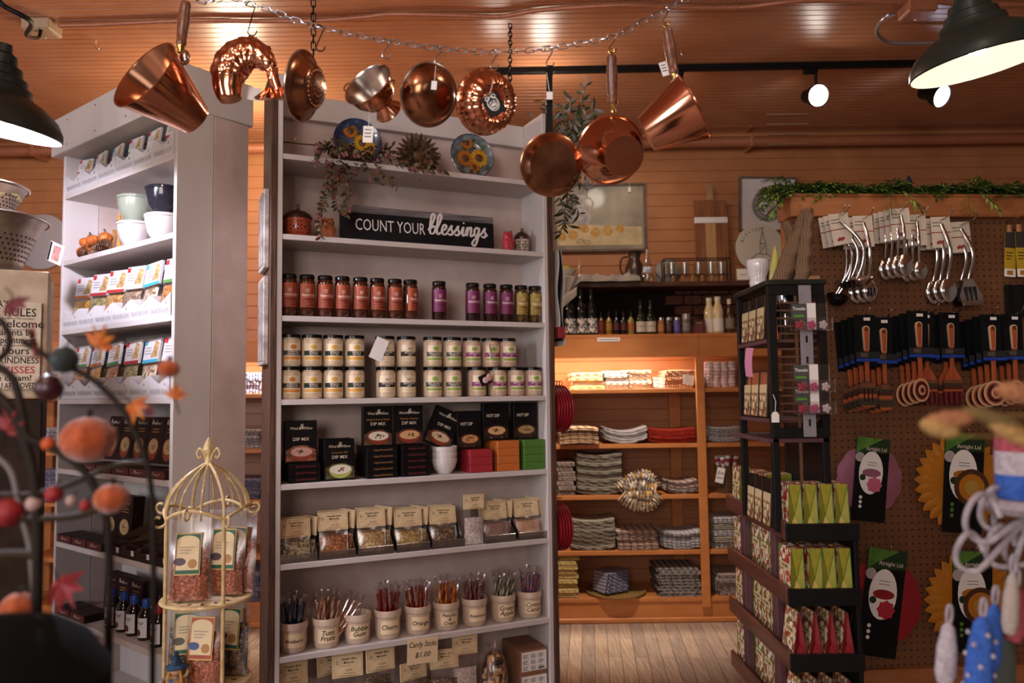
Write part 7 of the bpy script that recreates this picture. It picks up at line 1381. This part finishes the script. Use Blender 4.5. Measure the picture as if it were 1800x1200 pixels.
# ---- silicone lids on sleeves
def lid(px, py, Rpx, m, m2, spiky, sl, lab, sleeve_img, tilt, dx=0):
    s = 2.8/FPX; c = PB.at(px, py, -.03); R = Rpx*s; o = thing('silicone_lid', lab, 'lid', PB.w(c.x, -.03, c.z) and PB.M @ T(c.x, -.03, c.z) @ RY(tilt)); n = 28 if spiky else 12
    mb = MB()
    mb.lathe([(.0001, .004), (R*.55, .004), (R*.8, .006), (R*.86, .003), (R, 0), (R, -.002), (.0001, -.002)], m, n*6, RX(PI/2), True, (lambda a, i: (1+.075*(2*abs((a*n/2/PI) % 1-.5)-.5)*2 if 3 <= i <= 5 else 1)) if spiky else (lambda a, i: 1+.045*abs(math.sin(a*n/2)) if 3 <= i <= 5 else 1)); mb.build('lid_disc', o)
    w, h = sl; x0 = dx; mb = MB(); y = -.012
    mb.box(x0-w/2, x0+w/2, y, -.0075, -h/2, h/2, black_paint, .0008); y -= .0004
    gr, gr2 = mat('sleeve_green', '#3f6a24', .5, scale=12, col2='#5f8a34'), mat('sleeve_dark_green', '#1a3216', .5)
    mb.add([(x0-w/2, y, h*.3), (x0+w*.5, y, h*.33), (x0+w*.5, y, h*.5), (x0-w/2, y, h*.5)], [(0, 1, 2, 3)], gr2); mb.add([(x0-w/2, y-.0003, h*.3), (x0-w*.3, y-.0003, h*.36), (x0+w*.3, y-.0003, h*.5), (x0-w/2, y-.0003, h*.5)], [(0, 1, 2, 3)], gr)
    mb.text('Airtight Lid', .02, cream_txt, T(x0+w*.1, y-.0006, h*.37), 0, .01, width=w*.62)
    mb.add([(x0-w*.02+w*.36*math.cos(a*PI/12), y-.0004, h*.08+w*.62*math.sin(a*PI/12)*(1 if a < 12 else 1.0)) for a in range(24)], [tuple(range(24))], paper); mb.add([(x0-w*.38+w*.14*math.cos(a*PI/9), y-.0003, h*.26+w*.14*math.sin(a*PI/9)) for a in range(18)], [tuple(range(18))], mat('grey_badge', '#a8a09a', .5))
    for i in range(2): mb.box(x0-w*.15, x0+w*.14, y-.0008, y-.0004, h*(.2-.03*i), h*(.208-.03*i), grey_ink)
    mb.add([(x0+.0+w*.28*math.cos(a*PI/9), y-.0007, h*.08+w*.12*math.sin(a*PI/9)) for a in range(18)], [tuple(range(18))], m); mb.add([(x0+w*.1+w*.22*(1+.12*math.cos(8*a*PI/12))*math.cos(a*PI/12), y-.001, -h*.06+w*.22*(1+.12*math.cos(8*a*PI/12))*math.sin(a*PI/12)) for a in range(24)], [tuple(range(24))], m2)
    if spiky:
        for q, mm in ((.3, mat('dark_ring', '#4a2a14', .5)), (.22, m), (.12, mat('ring_gold', '#a8863a', .5))): mb.add([(x0+w*.2+w*q*1.5*math.cos(a*PI/12), y-.0014-.0003*(.3-q)*10, -h*.04+w*q*1.5*math.sin(a*PI/12)) for a in range(24)], [tuple(range(24))], mm)
    mb.add([(x0-w*.26+w*.09*math.cos(a*PI/9), y-.0009, h*.02+w*.09*math.sin(a*PI/9)) for a in range(18)], [tuple(range(18))], gr2)
    for i in range(3): mb.add([(x0-w*.28+w*.05*math.cos(a*PI/6), y-.0006, -h*(.22+.055*i)+w*.05*math.sin(a*PI/6)) for a in range(12)], [tuple(range(12))], paper if not spiky else gr)
    mb.build('card_sleeve', o); hook(PB.at(px, py, -.03).x+x0+math.sin(tilt)*h/2, c.z+h/2*math.cos(tilt)-.008, 'wire hook carrying the '+lab.split(' with')[0], 'wire hooks on the pegboard', .06)
pinkm, pk2 = mat('pink_silicone', '#935a6a', .45, var=.08, scale=20), mat('pink_print', '#c0607a', .5); orm, or2 = mat('orange_silicone', '#ad6c16', .45, var=.08, scale=20), mat('orange_print', '#c9862a', .5); rdm, rd2 = mat('red_lid_silicone', '#8f1a22', .4, var=.08, scale=20), mat('red_print', '#b02434', .5)
lid(1528, 842, 58, pinkm, pk2, False, (.125, .30), 'pink flower shaped silicone lid in a green and black sleeve', 0, .12); lid(1688, 848, 80, orm, or2, True, (.15, .36), 'orange sunflower silicone lid, the upper one, in a printed sleeve', 0, .09, .005)
lid(1548, 1058, 72, rdm, rd2, False, (.145, .38), 'dark red flower shaped silicone lid with a pink printed sleeve', 0, .17); lid(1706, 1056, 80, orm, or2, True, (.15, .36), 'orange sunflower silicone lid, the lower one behind the ornaments', 0, .06, -.0)
# ================================================================ dark wooden packet rack
RK0 = onY(1378, 690, 2.2); RX0 = RK0.x; RY0, RY1 = 2.2, 2.80; RD = .195; rz = lambda py, Y=2.2, px=1378: onY(px, py, Y).z
rack_w = mat('rack_brown', '#5e3426', .5, scale=14, col2='#472419', stretch=(1, .3, 3), coat=.2); rack_p = mat('rack_rose_brown', '#5a3638', .6, scale=14, col2='#4a2c2e'); rack_k = mat('rack_black', '#131110', .5, var=.2)
o = thing('packet_rack', 'dark wooden rack with sloping tiers of soup packets and a black tower above', 'rack', T(RX0, RY0, 0))
RZ_ = [rz(925), rz(1039), rz(1154)]; RZ_ += [RZ_[2]-.188, RZ_[2]-.376]; ext = [.0, .0, .0, 0, 0]
for z in RZ_:
    if z < .05: continue
    MB().box(0, RD, 0, RY1-RY0, z-.035, z-.023, rack_w, .001).build('shelf', o); MB().box(-.012, -.0005, -.0, RY1-RY0, z-.04, z+.012, rack_w, .003).build('front_rail', o); MB().box(-.012, RD, -.012, -.0005, z-.04, z+.008, rack_k, .002).build('end_rail', o)
for y in (.17, .48): MB().box(.008, .03, y-.022, y+.022, 0, RZ_[0]-.036, rack_p, .002).build('upright', o)
MB().box(RD-.012, RD, .0, RY1-RY0, .02, RZ_[0]-.036, rack_k, .002).build('back_panel', o)
zt0, ztop = RZ_[0]-.022, rz(499, 2.2, 1352); zm_ = rz(752, 2.2, 1352); tx0 = onY(1350, 600, 2.24).x-RX0; tw = .165
def post(x, y, z0, z1, w=.02): return (x, x+w, y, y+w, z0, z1)
mb = MB()
for x in (tx0, tx0+tw-.02):
    for y in (.03, .33): mb.box(*post(x, y, zt0, ztop), rack_k, .002)
mb.build('tower_posts', o); MB().box(tx0-.006, tx0+tw+.006, .02, .36, ztop, ztop+.016, mat('rack_top_green', '#2a2a20', .6, scale=12, col2='#1c1a14'), .003).build('tower_top', o)
MB().box(tx0, tx0+tw, .026, .0295, ztop-.03, ztop-.0005, rack_k, .001).box(tx0+.0, tx0+.021, .022, .0295, zm_, ztop-.031, rack_k).box(tx0+tw-.021, tx0+tw, .022, .0295, zm_, ztop-.031, rack_k).box(tx0, tx0+tw, .022, .0295, zm_-.03, zm_-.001, rack_k, .001).build('tower_face_frame', o)
mb = MB(); tan = mat('lattice_tan', '#5f3f26', .6, var=.2)
for i in range(16): zz_ = zm_+.02+i*(ztop-zm_-.05)/16; mb.box(tx0+.022, tx0+tw-.022, .04, .046, zz_, zz_+.005, tan)
mb.build('lattice', o); mb = MB()
for i in range(4): zz_ = zt0+.16*0+RZ_[0]+.02+.03*i; mb.box(tx0+.022, tx0+tw-.022, .04, .046, zz_, zz_+.005, tan)
mb.build('lattice', o); MB().box(tx0+tw/2-.004, tx0+tw/2+.004, .035, .0395, zt0, ztop-.02, tan).build('lattice_stay', o); MB().box(tx0+tw-.018, tx0+tw-.012, .05, .33, zt0, ztop, rack_k).build('tower_back', o)
for py in (598, 735): MB().box(tx0-.004, tx0+tw-.022, .051, .329, rz(py, 2.3, 1340)-.012, rz(py, 2.3, 1340), rack_p, .001).build('tower_shelf', o)
MB().box(tx0-.018, tx0+tw, .03, .37, zm_-.045, zm_-.032, rack_p, .002).build('ledge', o)
RKF = Frame(Vector((RX0, RY0, 0)), -PI/2)   # packets face the aisle: local x runs towards the viewer, y into the rack
pk_art = [grains('packet_photo_a', ('#c9a878', '#7a4a2a', '#d8c8a8', '#5a5a2a', '#8a2a20', '#b88a50'), 90), grains('packet_photo_b', ('#d0c0a0', '#a87a4a', '#8a3a24', '#6a6a34', '#e0d4bc'), 80), grains('packet_photo_r', ('#a8322c', '#c9a080', '#d8c4a4', '#7a1f1c', '#6a6a34'), 85)]
def rackpk(key, art, gus, w=.098, h=.137, d=.042):
    def b():
        o = root('soup_packet', 'packet'); e = d*(.8 if key[0] == 'y' else .15); mb = MB()
        V = [(-w/2, 0, 0), (w/2, 0, 0), (w/2, d, 0), (-w/2, d, 0), (-w/2, d/2-e/2, h), (w/2, d/2-e/2, h), (w/2, d/2+e/2, h), (-w/2, d/2+e/2, h)]
        mb.add(V, [(0, 1, 5, 4), (2, 3, 7, 6), (4, 5, 6, 7), (0, 3, 2, 1)], art); mb.build('printed_front', o)
        g2 = mat('gusset_edge_'+key, {'y': '#4f6a24', 'r': '#5a1216'}[key[0]], .4, var=.1); 
        for s in (-1, 1):
            mb = MB(); x = s*w/2; c = (x-s*.012, d/2, h*.33); mb.add([(x, 0, 0), (x, d/2-e/2, h), c], [(0, 1, 2)], gus); mb.add([(x, d, 0), (x, d/2+e/2, h), c], [(0, 1, 2)], gus); mb.add([(x, 0, 0), (x, d, 0), c], [(0, 1, 2)], mat('gusset_fold', '#cdb060', .4) if key[0] == 'y' else gus); mb.add([(x, d/2-e/2, h), (x, d/2+e/2, h), c], [(0, 1, 2)], gus)
            for yy in (0, d): mb.tube([(x, yy, 0), (x, d/2+(e/2 if yy else -e/2), h)], .0013, g2, 5)
            mb.tube([(x, d*.08, h*.99), (x-s*.011, d/2, h*.34), (x, d*.92, h*.99)], .0011, g2, 4); mb.build('gusset', o)
        mb = MB(); sl = math.atan2(d/2-e/2, h); M = RX(-sl)
        mb.box(-w*.42, w*.42, -.0006, .0002, h*.52, h*.66, mat('packet_label', '#c9b080', .5, var=.05), 0, M); mb.text('SOUP MIX', .011, ink, M @ T(0, -.0012, h*.59), 0, .01, width=w*.7); mb.build('paper_label', o); return o
    return b
yg, rg = mat('gusset_yellow', '#a8962c', .4, scale=30, col2='#8a8a2a', coat=.3), mat('gusset_red', '#8a1a20', .4, var=.15, coat=.3)
for ti, z in enumerate(RZ_[:4]):
    yk = ti < 2; bk = rackpk('y' if yk else 'r', pk_art[2] if yk else pk_art[1], yg if yk else rg); tn = ('topmost', 'second', 'third', 'lowest')[ti]
    for j in range(4):
        if ti == 1 and j == 1: jj = 1.15
        else: jj = j
        copies('rp'+('y' if yk else 'r'), bk, RKF.mat(-.062, .004+.0445*jj, z-.0222), '%s sided soup packet number %s deep at the near end of the %s rack tier' % ('yellow' if yk else 'red', ('one', 'two', 'three', 'four')[j], tn), 'soup packets at the rack end')
    for x, nn, wd in ((-.245, 2, 'front'), (-.335, 2, 'middle'), (-.425, 1, 'far')):
        if ti == 0 and x > -.3: continue
        for j in range(nn): copies('rq%d' % (ti % 2), rackpk('y', pk_art[ti % 2], yg, .088), RKF.mat(x, .034+.0445*j, z-.0222), 'pictorial soup packet between the rack posts, %s pile, %s tier, %s' % (wd, tn, ('outer', 'inner')[j]), 'soup packets along the %s rack tier' % tn)
    copies('rq%d' % (ti % 2), None, RKF.mat(-.555, .012, z-.0222), 'pictorial soup packet alone at the far end of the %s rack tier' % tn, 'soup packets at the far rack end')
# packets standing in the tower openings
for k, (z, nm) in enumerate(((rz(598, 2.3, 1340), 'upper'), (rz(735, 2.3, 1340), 'middle'), (RZ_[0]-.022, 'lower'))):
    for i, y in enumerate((.13, .21, .285)):
        def slim():
            o = root('slim_packet', 'packet'); MB().box(-.034, .034, 0, .016, 0, .14, mat('slim_packet_dark', '#1f1712', .4, coat=.4), .003).build('packet_body', o); MB().box(-.031, .031, -.0012, -.0001, .004, .1, grains('packet_photo_c', ('#b08a5a', '#8a6038', '#d0b890', '#5a3a20', '#6a6a3a'), 70)).build('printed_front', o); MB().box(-.03, .03, -.002, -.0013, .075, .1, mat('packet_label', '#c9b080')).build('paper_label', o); return o
        copies('slim', slim, T(RX0+tx0+.006, RY0+y, z+.0008) @ RZ(-PI/2) @ RX(-.06), 'slim packet standing in the %s opening of the rack tower, %s from the aisle end' % (nm, ('first', 'second', 'third')[i]), 'slim packets in the %s tower opening' % nm)
o = thing('glass_shaker', 'metal topped glass shaker standing in the upper tower opening', 'shaker', T(RX0+tx0+.11, RY0+.2, rz(598, 2.3, 1340)+.0008)); MB().lathe([(.0001, 0), (.024, 0), (.026, .004), (.026, .12), (.024, .125)], glass, 24).build('glass_body', o); MB().lathe([(.026, .122), (.027, .15), (.02, .158), (.0001, .16)], steel, 24).build('metal_top', o)
o = thing('pink_ticket', 'pink paper ticket hung on the edge of the rack tower', 'ticket', T(RX0+tx0-.008, RY0+.2, rz(608, 2.3, 1330)-.09) @ RZ(-1.2) @ RY(.08)); MB().grid(lambda u, v: ((u-.5)*.035, -.006*math.sin(v*3), .09*v), 3, 8, mat('pink_paper', '#c07a90', .7, var=.04)).build('ticket', o)
o = thing('string_tag', 'small cream string tag dangling from the rack tower', 'tag', T(RX0+tx0+.004, RY0+.012, rz(742, 2.2, 1357)-.001)); MB().prism([(-.011, 0), (.011, 0), (.011, .022), (.006, .03), (-.006, .03), (-.011, .022)], -.0006, .0006, paper, RX(PI/2)).build('tag', o); MB().tube([(0, 0, .03), (.003, 0, .06), (-.004, 0, .08)], .0009, paper, 5).build('string', o)
# clamshells of tiny spoons on a display strip
strip_x = RX0+tx0+tw*.62; sy = RY0+.012
o = thing('clip_strip', 'grey plastic clip strip hanging on the lattice front of the rack tower', 'display strip', T(strip_x, sy, rz(768, 2.2, 1420))); MB().box(-.018, .018, 0, .002, 0, rz(500, 2.2, 1420)-rz(768, 2.2, 1420), mat('grey_strip', '#8a8286', .4)).build('strip', o)
for i in range(6): MB().box(-.003, .003, -.0006, -.0001, .03+.06*i, .05+.06*i, ink).build('slot', o)
fl_ = [mat('charm_red', '#b01f44', .4), mat('charm_pink', '#c9508a', .4), mat('charm_white', '#d8d0d0', .4)]
for nm, py in (('topmost', 560), ('middle', 668), ('lowest', 706)):
    z = rz(py, 2.2, 1420); o = thing('blister_pack', 'clear blister pack of flower topped picks, %s on the clip strip' % nm, 'blister pack', T(strip_x+.006, sy-.032, z-.035) @ RZ(.04)); o['group'] = 'blister packs'
    MB().box(-.055, .055, .024, .026, 0, .08, clear).box(-.055, .055, -.006, .024, 0, .002, clear).box(-.055, .055, -.008, -.006, 0, .036, clear).build('clear_shell', o)
    MB().box(-.052, -.008, .018, .0192, .034, .078, mat('grey_green_card', '#4a4a44', .5)).box(-.046, -.016, .0172, .0179, .04, .046, mat('card_green', '#5a9a2c', .5)).text('Tovolo', .013, paper, T(-.03, .0168, .064), 0, .02).box(-.006, .02, .02, .0208, .004, .08, paper).build('printed_insert', o)
    for q in range(3):
        mb = MB(); c = (-.034+.034*q, .008, .016); mb.ball(c, .008, fl_[q], 12, 8)
        for p_ in range(5): mb.ball((c[0]+.008*math.cos(p_*1.257), c[1]-.002, c[2]+.008*math.sin(p_*1.257)), .0055, fl_[q], 8, 6)
        mb.build('flower_pick', o)
# burlap bundle, vase and cone standing on the tower and behind it
zt_ = ztop+.0168; bur = stripes('burlap', '#84664a', '#6e543c', 2, .006, .5, .95, c3='#5a442e', axis2=0, period2=.006, bump=.9)
o = thing('burlap_bundle', 'rough brown burlap bags hung in a bundle beside the steel utensils', 'burlap bag', T(RX0+tx0+.118, RY0+.15, zt_))
for i, (dx, w_, h_, dy, t_) in enumerate(((-.035, .07, .235, .0, .09), (.018, .05, .215, -.03, .03), (.05, .045, .2, .01, -.06))): MB().grid(lambda u, v: (dx+t_*v+(u-.5)*w_*(1-.45*v*v), dy-.03*math.sin(PI*u)*(1-.3*v)+.006*math.sin(v*25+i), h_*v), 12, 24, bur).grid(lambda u, v: (dx+t_*v+(u-.5)*w_*(1-.45*v*v), dy+.02*math.sin(PI*u)*(1-.5*v), h_*v), 12, 12, bur).build('burlap_fold', o)
MB().box(.02, .065, -.05, -.048, .005, .02, mat('tan_tag', '#9a6a4a', .7)).build('tag', o)
VY = RY0+.30; o = thing('white_vase', 'white pleated ceramic vase gathered at the waist, standing behind the burlap bundle', 'vase', T(onY(1333, 500, VY+.0).x, VY, zt_)); MB().lathe([(.0001, 0), (.02, 0), (.024, .006), (.029, .03), (.026, .04), (.024, .045), (.03, .06), (.036, .085), (.036, .1), (.034, .104), (.031, .1), (.02, .05)], wc, 72, fn=lambda a, i: 1+(.05*math.cos(18*a) if 5 <= i <= 6 else 0)).build('vase_wall', o)
o = thing('green_cone', 'tall pointed green and yellow glazed cone beside the white vase', 'ornament', T(onY(1364, 495, RY0+.2).x, RY0+.2, zt_)); MB().lathe([(.0001, 0), (.022, 0), (.024, .004), (.017, .06), (.008, .11), (.0001, .135)], mat('cone_glaze', '#8f9440', .3, scale=30, col2='#c9b860', coat=.4, stretch=(1, 1, .2)), 20).build('cone', o)
# ================================================================ out of focus foreground
tw_m = mat('rusty_wire', '#160e09', .6, scale=30, col2='#22170d'); olive_w = mat('olive_wire', '#2e2412', .6, scale=30, var=.2); FY = .95
fp = lambda px, py, Y=FY: onY(px, py, Y)
tb_ = fp(60, 1330, 1.0); tree = thing('wire_tree', 'dark wire display tree strung with autumn leaves and berries, close to the viewpoint', 'display tree', T(tb_.x, 1.0, 0)); I = tree.matrix_world.inverted()
def wire(P, r, m=tw_m, Y=FY, nm='branch'): MB().tube([I @ p for p in smooth_path([fp(x, y, Y+(d[0] if d else 0)) for x, y, *d in P], 6)], r, m, 8).build(nm, tree)
wire([(40, 600), (92, 632), (160, 665), (215, 720), (250, 790), (266, 860), (270, 960), (268, 1210)], .0036); wire([(-20, 680), (20, 720), (48, 790), (62, 860), (66, 960), (60, 1230)], .006); wire([(-10, 640), (24, 668), (42, 740), (50, 770), (100, 792), (150, 830), (180, 890), (192, 960), (190, 1210)], .005)
wire([(-20, 870), (60, 868), (130, 848), (200, 818), (262, 812)], .0035, olive_w); wire([(-20, 915), (60, 912), (140, 905), (200, 880)], .0045, olive_w); wire([(-20, 975), (40, 974), (70, 978)], .006, olive_w); wire([(0, 560), (16, 590), (10, 620), (-20, 640)], .004); wire([(-10, 800), (20, 830), (36, 900), (52, 960), (60, 1040)], .0035, mat('grey_wire', '#6a6260', .5))
MB().tube([(0, 0, 0), I @ fp(60, 1225, 1.0)], .009, tw_m, 10).lathe([(.0001, 0), (.14, 0), (.15, .01), (.02, .03), (.0001, .03)], tw_m, 32).build('base_stem', tree)
MB().tube([I @ fp(60, 1225, 1.0), I @ fp(-20, 1235, .95)], .006, tw_m, 8).tube([I @ fp(-20, 1230), I @ fp(190, 1212), I @ fp(268, 1212)], .005, tw_m, 8).build('lower_hoop', tree)
def maple(px, py, s, m1, rot, Y=FY, tilt=.3, lab='', m2=None):
    """lobed autumn leaf about s pixels across"""
    r = s*Y/FPX/2; ol = []
    for k, (q, w_) in enumerate(((1, 0), (.45, .32), (.9, .62), (.4, .95), (.8, 1.3), (.3, 1.8), (.2, 2.6))): ol.append((w_, q))
    pts = [(r*q*math.sin(a), r*q*math.cos(a)) for a, q in ol]+[(-r*q*math.sin(a), r*q*math.cos(a)) for a, q in reversed(ol[1:])]
    p = fp(px, py, Y); o = thing('autumn_leaf', lab, 'leaf', T(*p) @ RY(rot) @ RX(tilt)); n = len(pts); mb = MB(); vs = [(0, 0, 0)]+[(x, .15*abs(x)+.1*r*math.sin(i*2.1), z) for i, (x, z) in enumerate(pts)]
    mb.add(vs, [(0, i+1, (i+1) % n+1) for i in range(n)], m1, True); mb.add([(x, y+.0006, z) for x, y, z in vs], [(0, (i+1) % n+1, i+1) for i in range(n)], m1, True); mb.build('blade', o)
    MB().tube([(0, 0, 0), (0, .004, -r*.5), (.004, .002, -r*1.0)], .0009, tw_m, 5).build('stalk', o)
L1, L2, L3, L4 = mat('leaf_amber', '#c07a1e', .6, scale=40, col2='#a8481a'), mat('leaf_crimson', '#8f1a1e', .6, scale=40, col2='#6a1418'), mat('leaf_maroon', '#4a1420', .6, scale=40, col2='#6a2028'), mat('leaf_orange', '#b8501c', .6, scale=40, col2='#8a2a14')
maple(172, 607, 90, L1, .5, lab='amber maple leaf on the wire tree above the white soup trays'); maple(232, 712, 80, L1, 2.3, lab='amber maple leaf crossing the curved wire by the dark boxes'); maple(308, 698, 62, L1, .1, lab='yellow maple leaf overlapping the cornice unit edge'); maple(22, 530, 80, L3, 2.6, lab='maroon leaf above the house rules text'); maple(60, 608, 110, L2, 1.35, Y=.9, tilt=1.2, lab='thin crimson leaf seen edge on across the rules sign'); maple(105, 1025, 120, L2, 2.4, lab='large crimson leaf low on the wire tree'); maple(12, 755, 90, L2, .6, lab='crimson leaf at the edge under the rules sign'); maple(258, 725, 40, L3, .9, lab='small maroon leaf behind the amber one')
fz = mat('pumpkin_flock', '#b0521c', .9, scale=120, col2='#8f3a14', bump=.5, sheen=.5)
def fpump(px, py, rp, lab, sq=.85):
    r = rp*FY/FPX; o = thing('flocked_pumpkin', lab, 'pumpkin', T(*fp(px, py))); MB().ball((0, 0, 0), (r, r, r*sq), fz, 32, 16, fn=lambda a, i: 1-.06*abs(math.cos(3.5*a))**3).build('pumpkin_body', o); MB().tube([(0, 0, r*sq*.9), (.003, 0, r*1.15)], .003, tw_m, 6).build('stem', o)
fpump(154, 772, 46, 'large fuzzy orange pumpkin hung in the wire tree'); fpump(196, 876, 30, 'smaller fuzzy orange pumpkin lower in the wire tree'); fpump(33, 1068, 30, 'orange pumpkin near the base of the wire tree'); fpump(296, 648, 19, 'tiny orange pumpkin high on the wire tree'); fpump(110, 1122, 18, 'tiny orange pumpkin just above the dark mound'); fpump(165, 1150, 26, 'orange pumpkin half sunk in the dark mound')
by = mat('berry_maroon', '#3a1018', .4, scale=60, var=.2, coat=.3); bb = mat('berry_teal', '#2f3a38', .6, var=.2)
for px, py, rp, m, lab in ((86, 682, 24, by, 'dark maroon berry below the rules sign'), (113, 632, 24, bb, 'dull teal bud beside the amber leaf'), (95, 868, 15, L2, 'red berry left of the small pumpkin'), (60, 885, 14, mat('berry_pale', '#a88a80', .5), 'pale berry next to the red one'), (16, 900, 26, L2, 'large red berry at the tree edge'), (125, 880, 9, mat('berry_pale', '#a88a80'), 'tiny pale berry by the lower pumpkin'), (85, 780, 12, L4, 'orange berry under the thick branch'), (150, 888, 10, L2, 'small red berry touching the lower pumpkin')):
    lab = lab.replace('left of', 'next to'); o = thing('berry', lab, 'berry', T(*fp(px, py))); r = rp*FY/FPX; MB().ball((0, 0, 0), r, m, 18, 12).build('berry_skin', o); MB().tube([(0, 0, r*.9), (.002, .01, r*1.5)], .0012, tw_m, 5).build('stalk', o)
mo = fp(60, 1290, .9); o = thing('dark_mound', 'dark rounded mound at the foot of the wire tree', 'mound', T(mo.x, .82, 0) @ SC(.8, .8, 1)); MB().lathe([(.15, 0), (.17, .3), (.165, .7), (.15, fp(60, 1190, .82).z), (.12, fp(60, 1140, .82).z), (.08, fp(60, 1105, .82).z), (.04, fp(60, 1090, .82).z), (.0001, fp(60, 1085, .82).z)], mat('black_felt', '#050505', 1.0, var=.1), 32, fn=lambda a, i: 1+.05*math.sin(3*a+i)).build('mound_body', o)
# dried grass heads hanging in at the picture edge
for i, (px, py, L, rx, m, an) in enumerate(((1668, 737, 90, 15, mat('grass_peach', '#b07a50', .9, scale=160, col2='#8a5638'), .1), (1652, 752, 70, 16, mat('grass_straw', '#b8925a', .9, scale=160, col2='#967040'), -.25), (1745, 735, 110, 13, mat('grass_green', '#5f5a30', .9, scale=160, col2='#7a5a34'), -.3), (1790, 690, 80, 18, mat('grass_peach', '#b07a50'), -.15), (1780, 762, 100, 15, mat('grass_straw', '#b8925a'), -.5))):
    Y = .8; r = rx*Y/FPX; l = L*Y/FPX/2; o = thing('dried_grass_head', 'fuzzy dried grass head before the pegboard, %s' % ('peach one', 'pale straw one', 'greenish one', 'uppermost peach one', 'lowest straw one')[i], 'dried grass', T(*fp(px, py, Y)) @ RY(PI/2-an))
    MB().ball((0, 0, 0), (r, r, l), m, 18, 16, fn=lambda a, k: 1+.18*math.sin(a*6+k*2)).build('seed_head', o); e = o.matrix_world.inverted() @ fp(1990, 740+25*i, Y+.05*i); MB().tube(smooth_path([(0, 0, l*.8), Vector((0, 0, l*1.8)), e], 5), .0012, mat('straw_stalk', '#8a6a38', .8), 5).build('stalk', o)
# stand of knitted ornaments
OY = 1.15; of = lambda px, py, d=0: onY(px, py, OY+d); wro = mat('grey_cord', '#8f8488', .8, scale=80, col2='#a89ea0'); blu_ = mat('knit_blue', '#2a4f9a', .95, scale=120, col2='#3a62b0', bump=.5); wkn = mat('knit_white', '#b8aeb0', .95, scale=120, col2='#9a8f94', bump=.5); rkn = mat('knit_red', '#8f3a44', .95, scale=120, col2='#a8505a', bump=.5); gkn = mat('knit_grey_green', '#4a5048', .95, scale=120, var=.2, bump=.5)
sp = of(1830, 900); o = thing('ornament_stand', 'grey metal ornament stand with curled cord arms, close at the picture edge', 'display stand', T(sp.x, OY, 0)); I = o.matrix_world.inverted()
MB().tube([(0, 0, 0), (0, 0, sp.z+.02)], .012, steel, 10).lathe([(.0001, 0), (.12, 0), (.12, .01), (.0001, .012)], steel, 32).build('pole', o); MB().lathe([(.0001, 0), (.07, .0), (.08, .01), (.07, .02), (.0001, .02)], wro, 32, T(-.0, 0, sp.z+.0)).build('top_disc', o)
for i, (cx, cy, rp) in enumerate(((1728, 910, 30), (1752, 895, 28), (1778, 905, 30), (1705, 970, 24), (1760, 960, 26), (1790, 960, 24))):
    c = of(cx, cy, .02*(i % 3-1)); r = rp*OY/FPX; P = [c+Vector((r*math.cos(a*.5), .006*math.sin(a), r*1.35*math.sin(a*.5))) for a in range(12)]; MB().tube([I @ p for p in resample(smooth_path(P, 4)+[of(1810, 905)], .006)], .0042, wro, 8).build('cord_loop', o)
o = thing('knitted_tumbler', 'red white and blue knitted drum ornament on top of the ornament stand', 'ornament', T(of(1800, 850).x, OY, sp.z+.0205)); MB().lathe([(.0001, 0), (.034, 0), (.037, .004), (.037, .036)], blu_, 28).lathe([(.037, .036), (.036, .07)], wkn, 28).lathe([(.036, .07), (.035, .09), (.03, .1), (.0001, .102)], rkn, 28).build('knit_drum', o)
for i, (px, py0, py1, wpx, m, lab) in enumerate(((1695, 1075, 1230, 44, blu_, 'blue knitted ornament speckled white, lowest on the cord loops'), (1735, 1060, 1180, 30, blu_, 'narrow blue knitted ornament behind the speckled one'), (1668, 1100, 1215, 34, wkn, 'white knitted ornament at the side of the blue ones'), (1752, 1000, 1110, 26, mat('knit_cream', '#a89a90', .95, scale=120, var=.15, bump=.5), 'cream tassel ornament in the middle of the loops'), (1775, 1030, 1130, 36, rkn, 'dusty red knitted ornament beside the cream tassel'), (1765, 1115, 1235, 46, gkn, 'grey green knitted ornament below the red one'), (1800, 1000, 1160, 34, gkn, 'dark knitted ornament at the picture edge'))):
    t, b_ = of(px, py0), of(px-8, py1); h = t.z-b_.z; r = wpx*OY/FPX/2; o = thing('knitted_ornament', lab, 'ornament', T(t.x, OY+.02*((i % 3)-1), b_.z) @ RY(.12)); MB().lathe([(.0001, 0), (r*.7, .004), (r, h*.2), (r*.95, h*.6), (r*.6, h*.92), (r*.2, h), (.0001, h)], m, 20).build('knit_body', o); MB().tube([(.004*math.cos(a*PI/5), 0, h+.012+.014*math.sin(a*PI/5)) for a in range(10)], .0022, wro, 6, True).build('hanging_loop', o)
    if i == 0:
        mb = MB()
        for k in range(16): a = k*2.4; mb.ball((r*.97*math.cos(a), r*.97*math.sin(a), h*(.15+.045*k)), .0035, wkn, 8, 6)
        mb.build('white_specks', o)
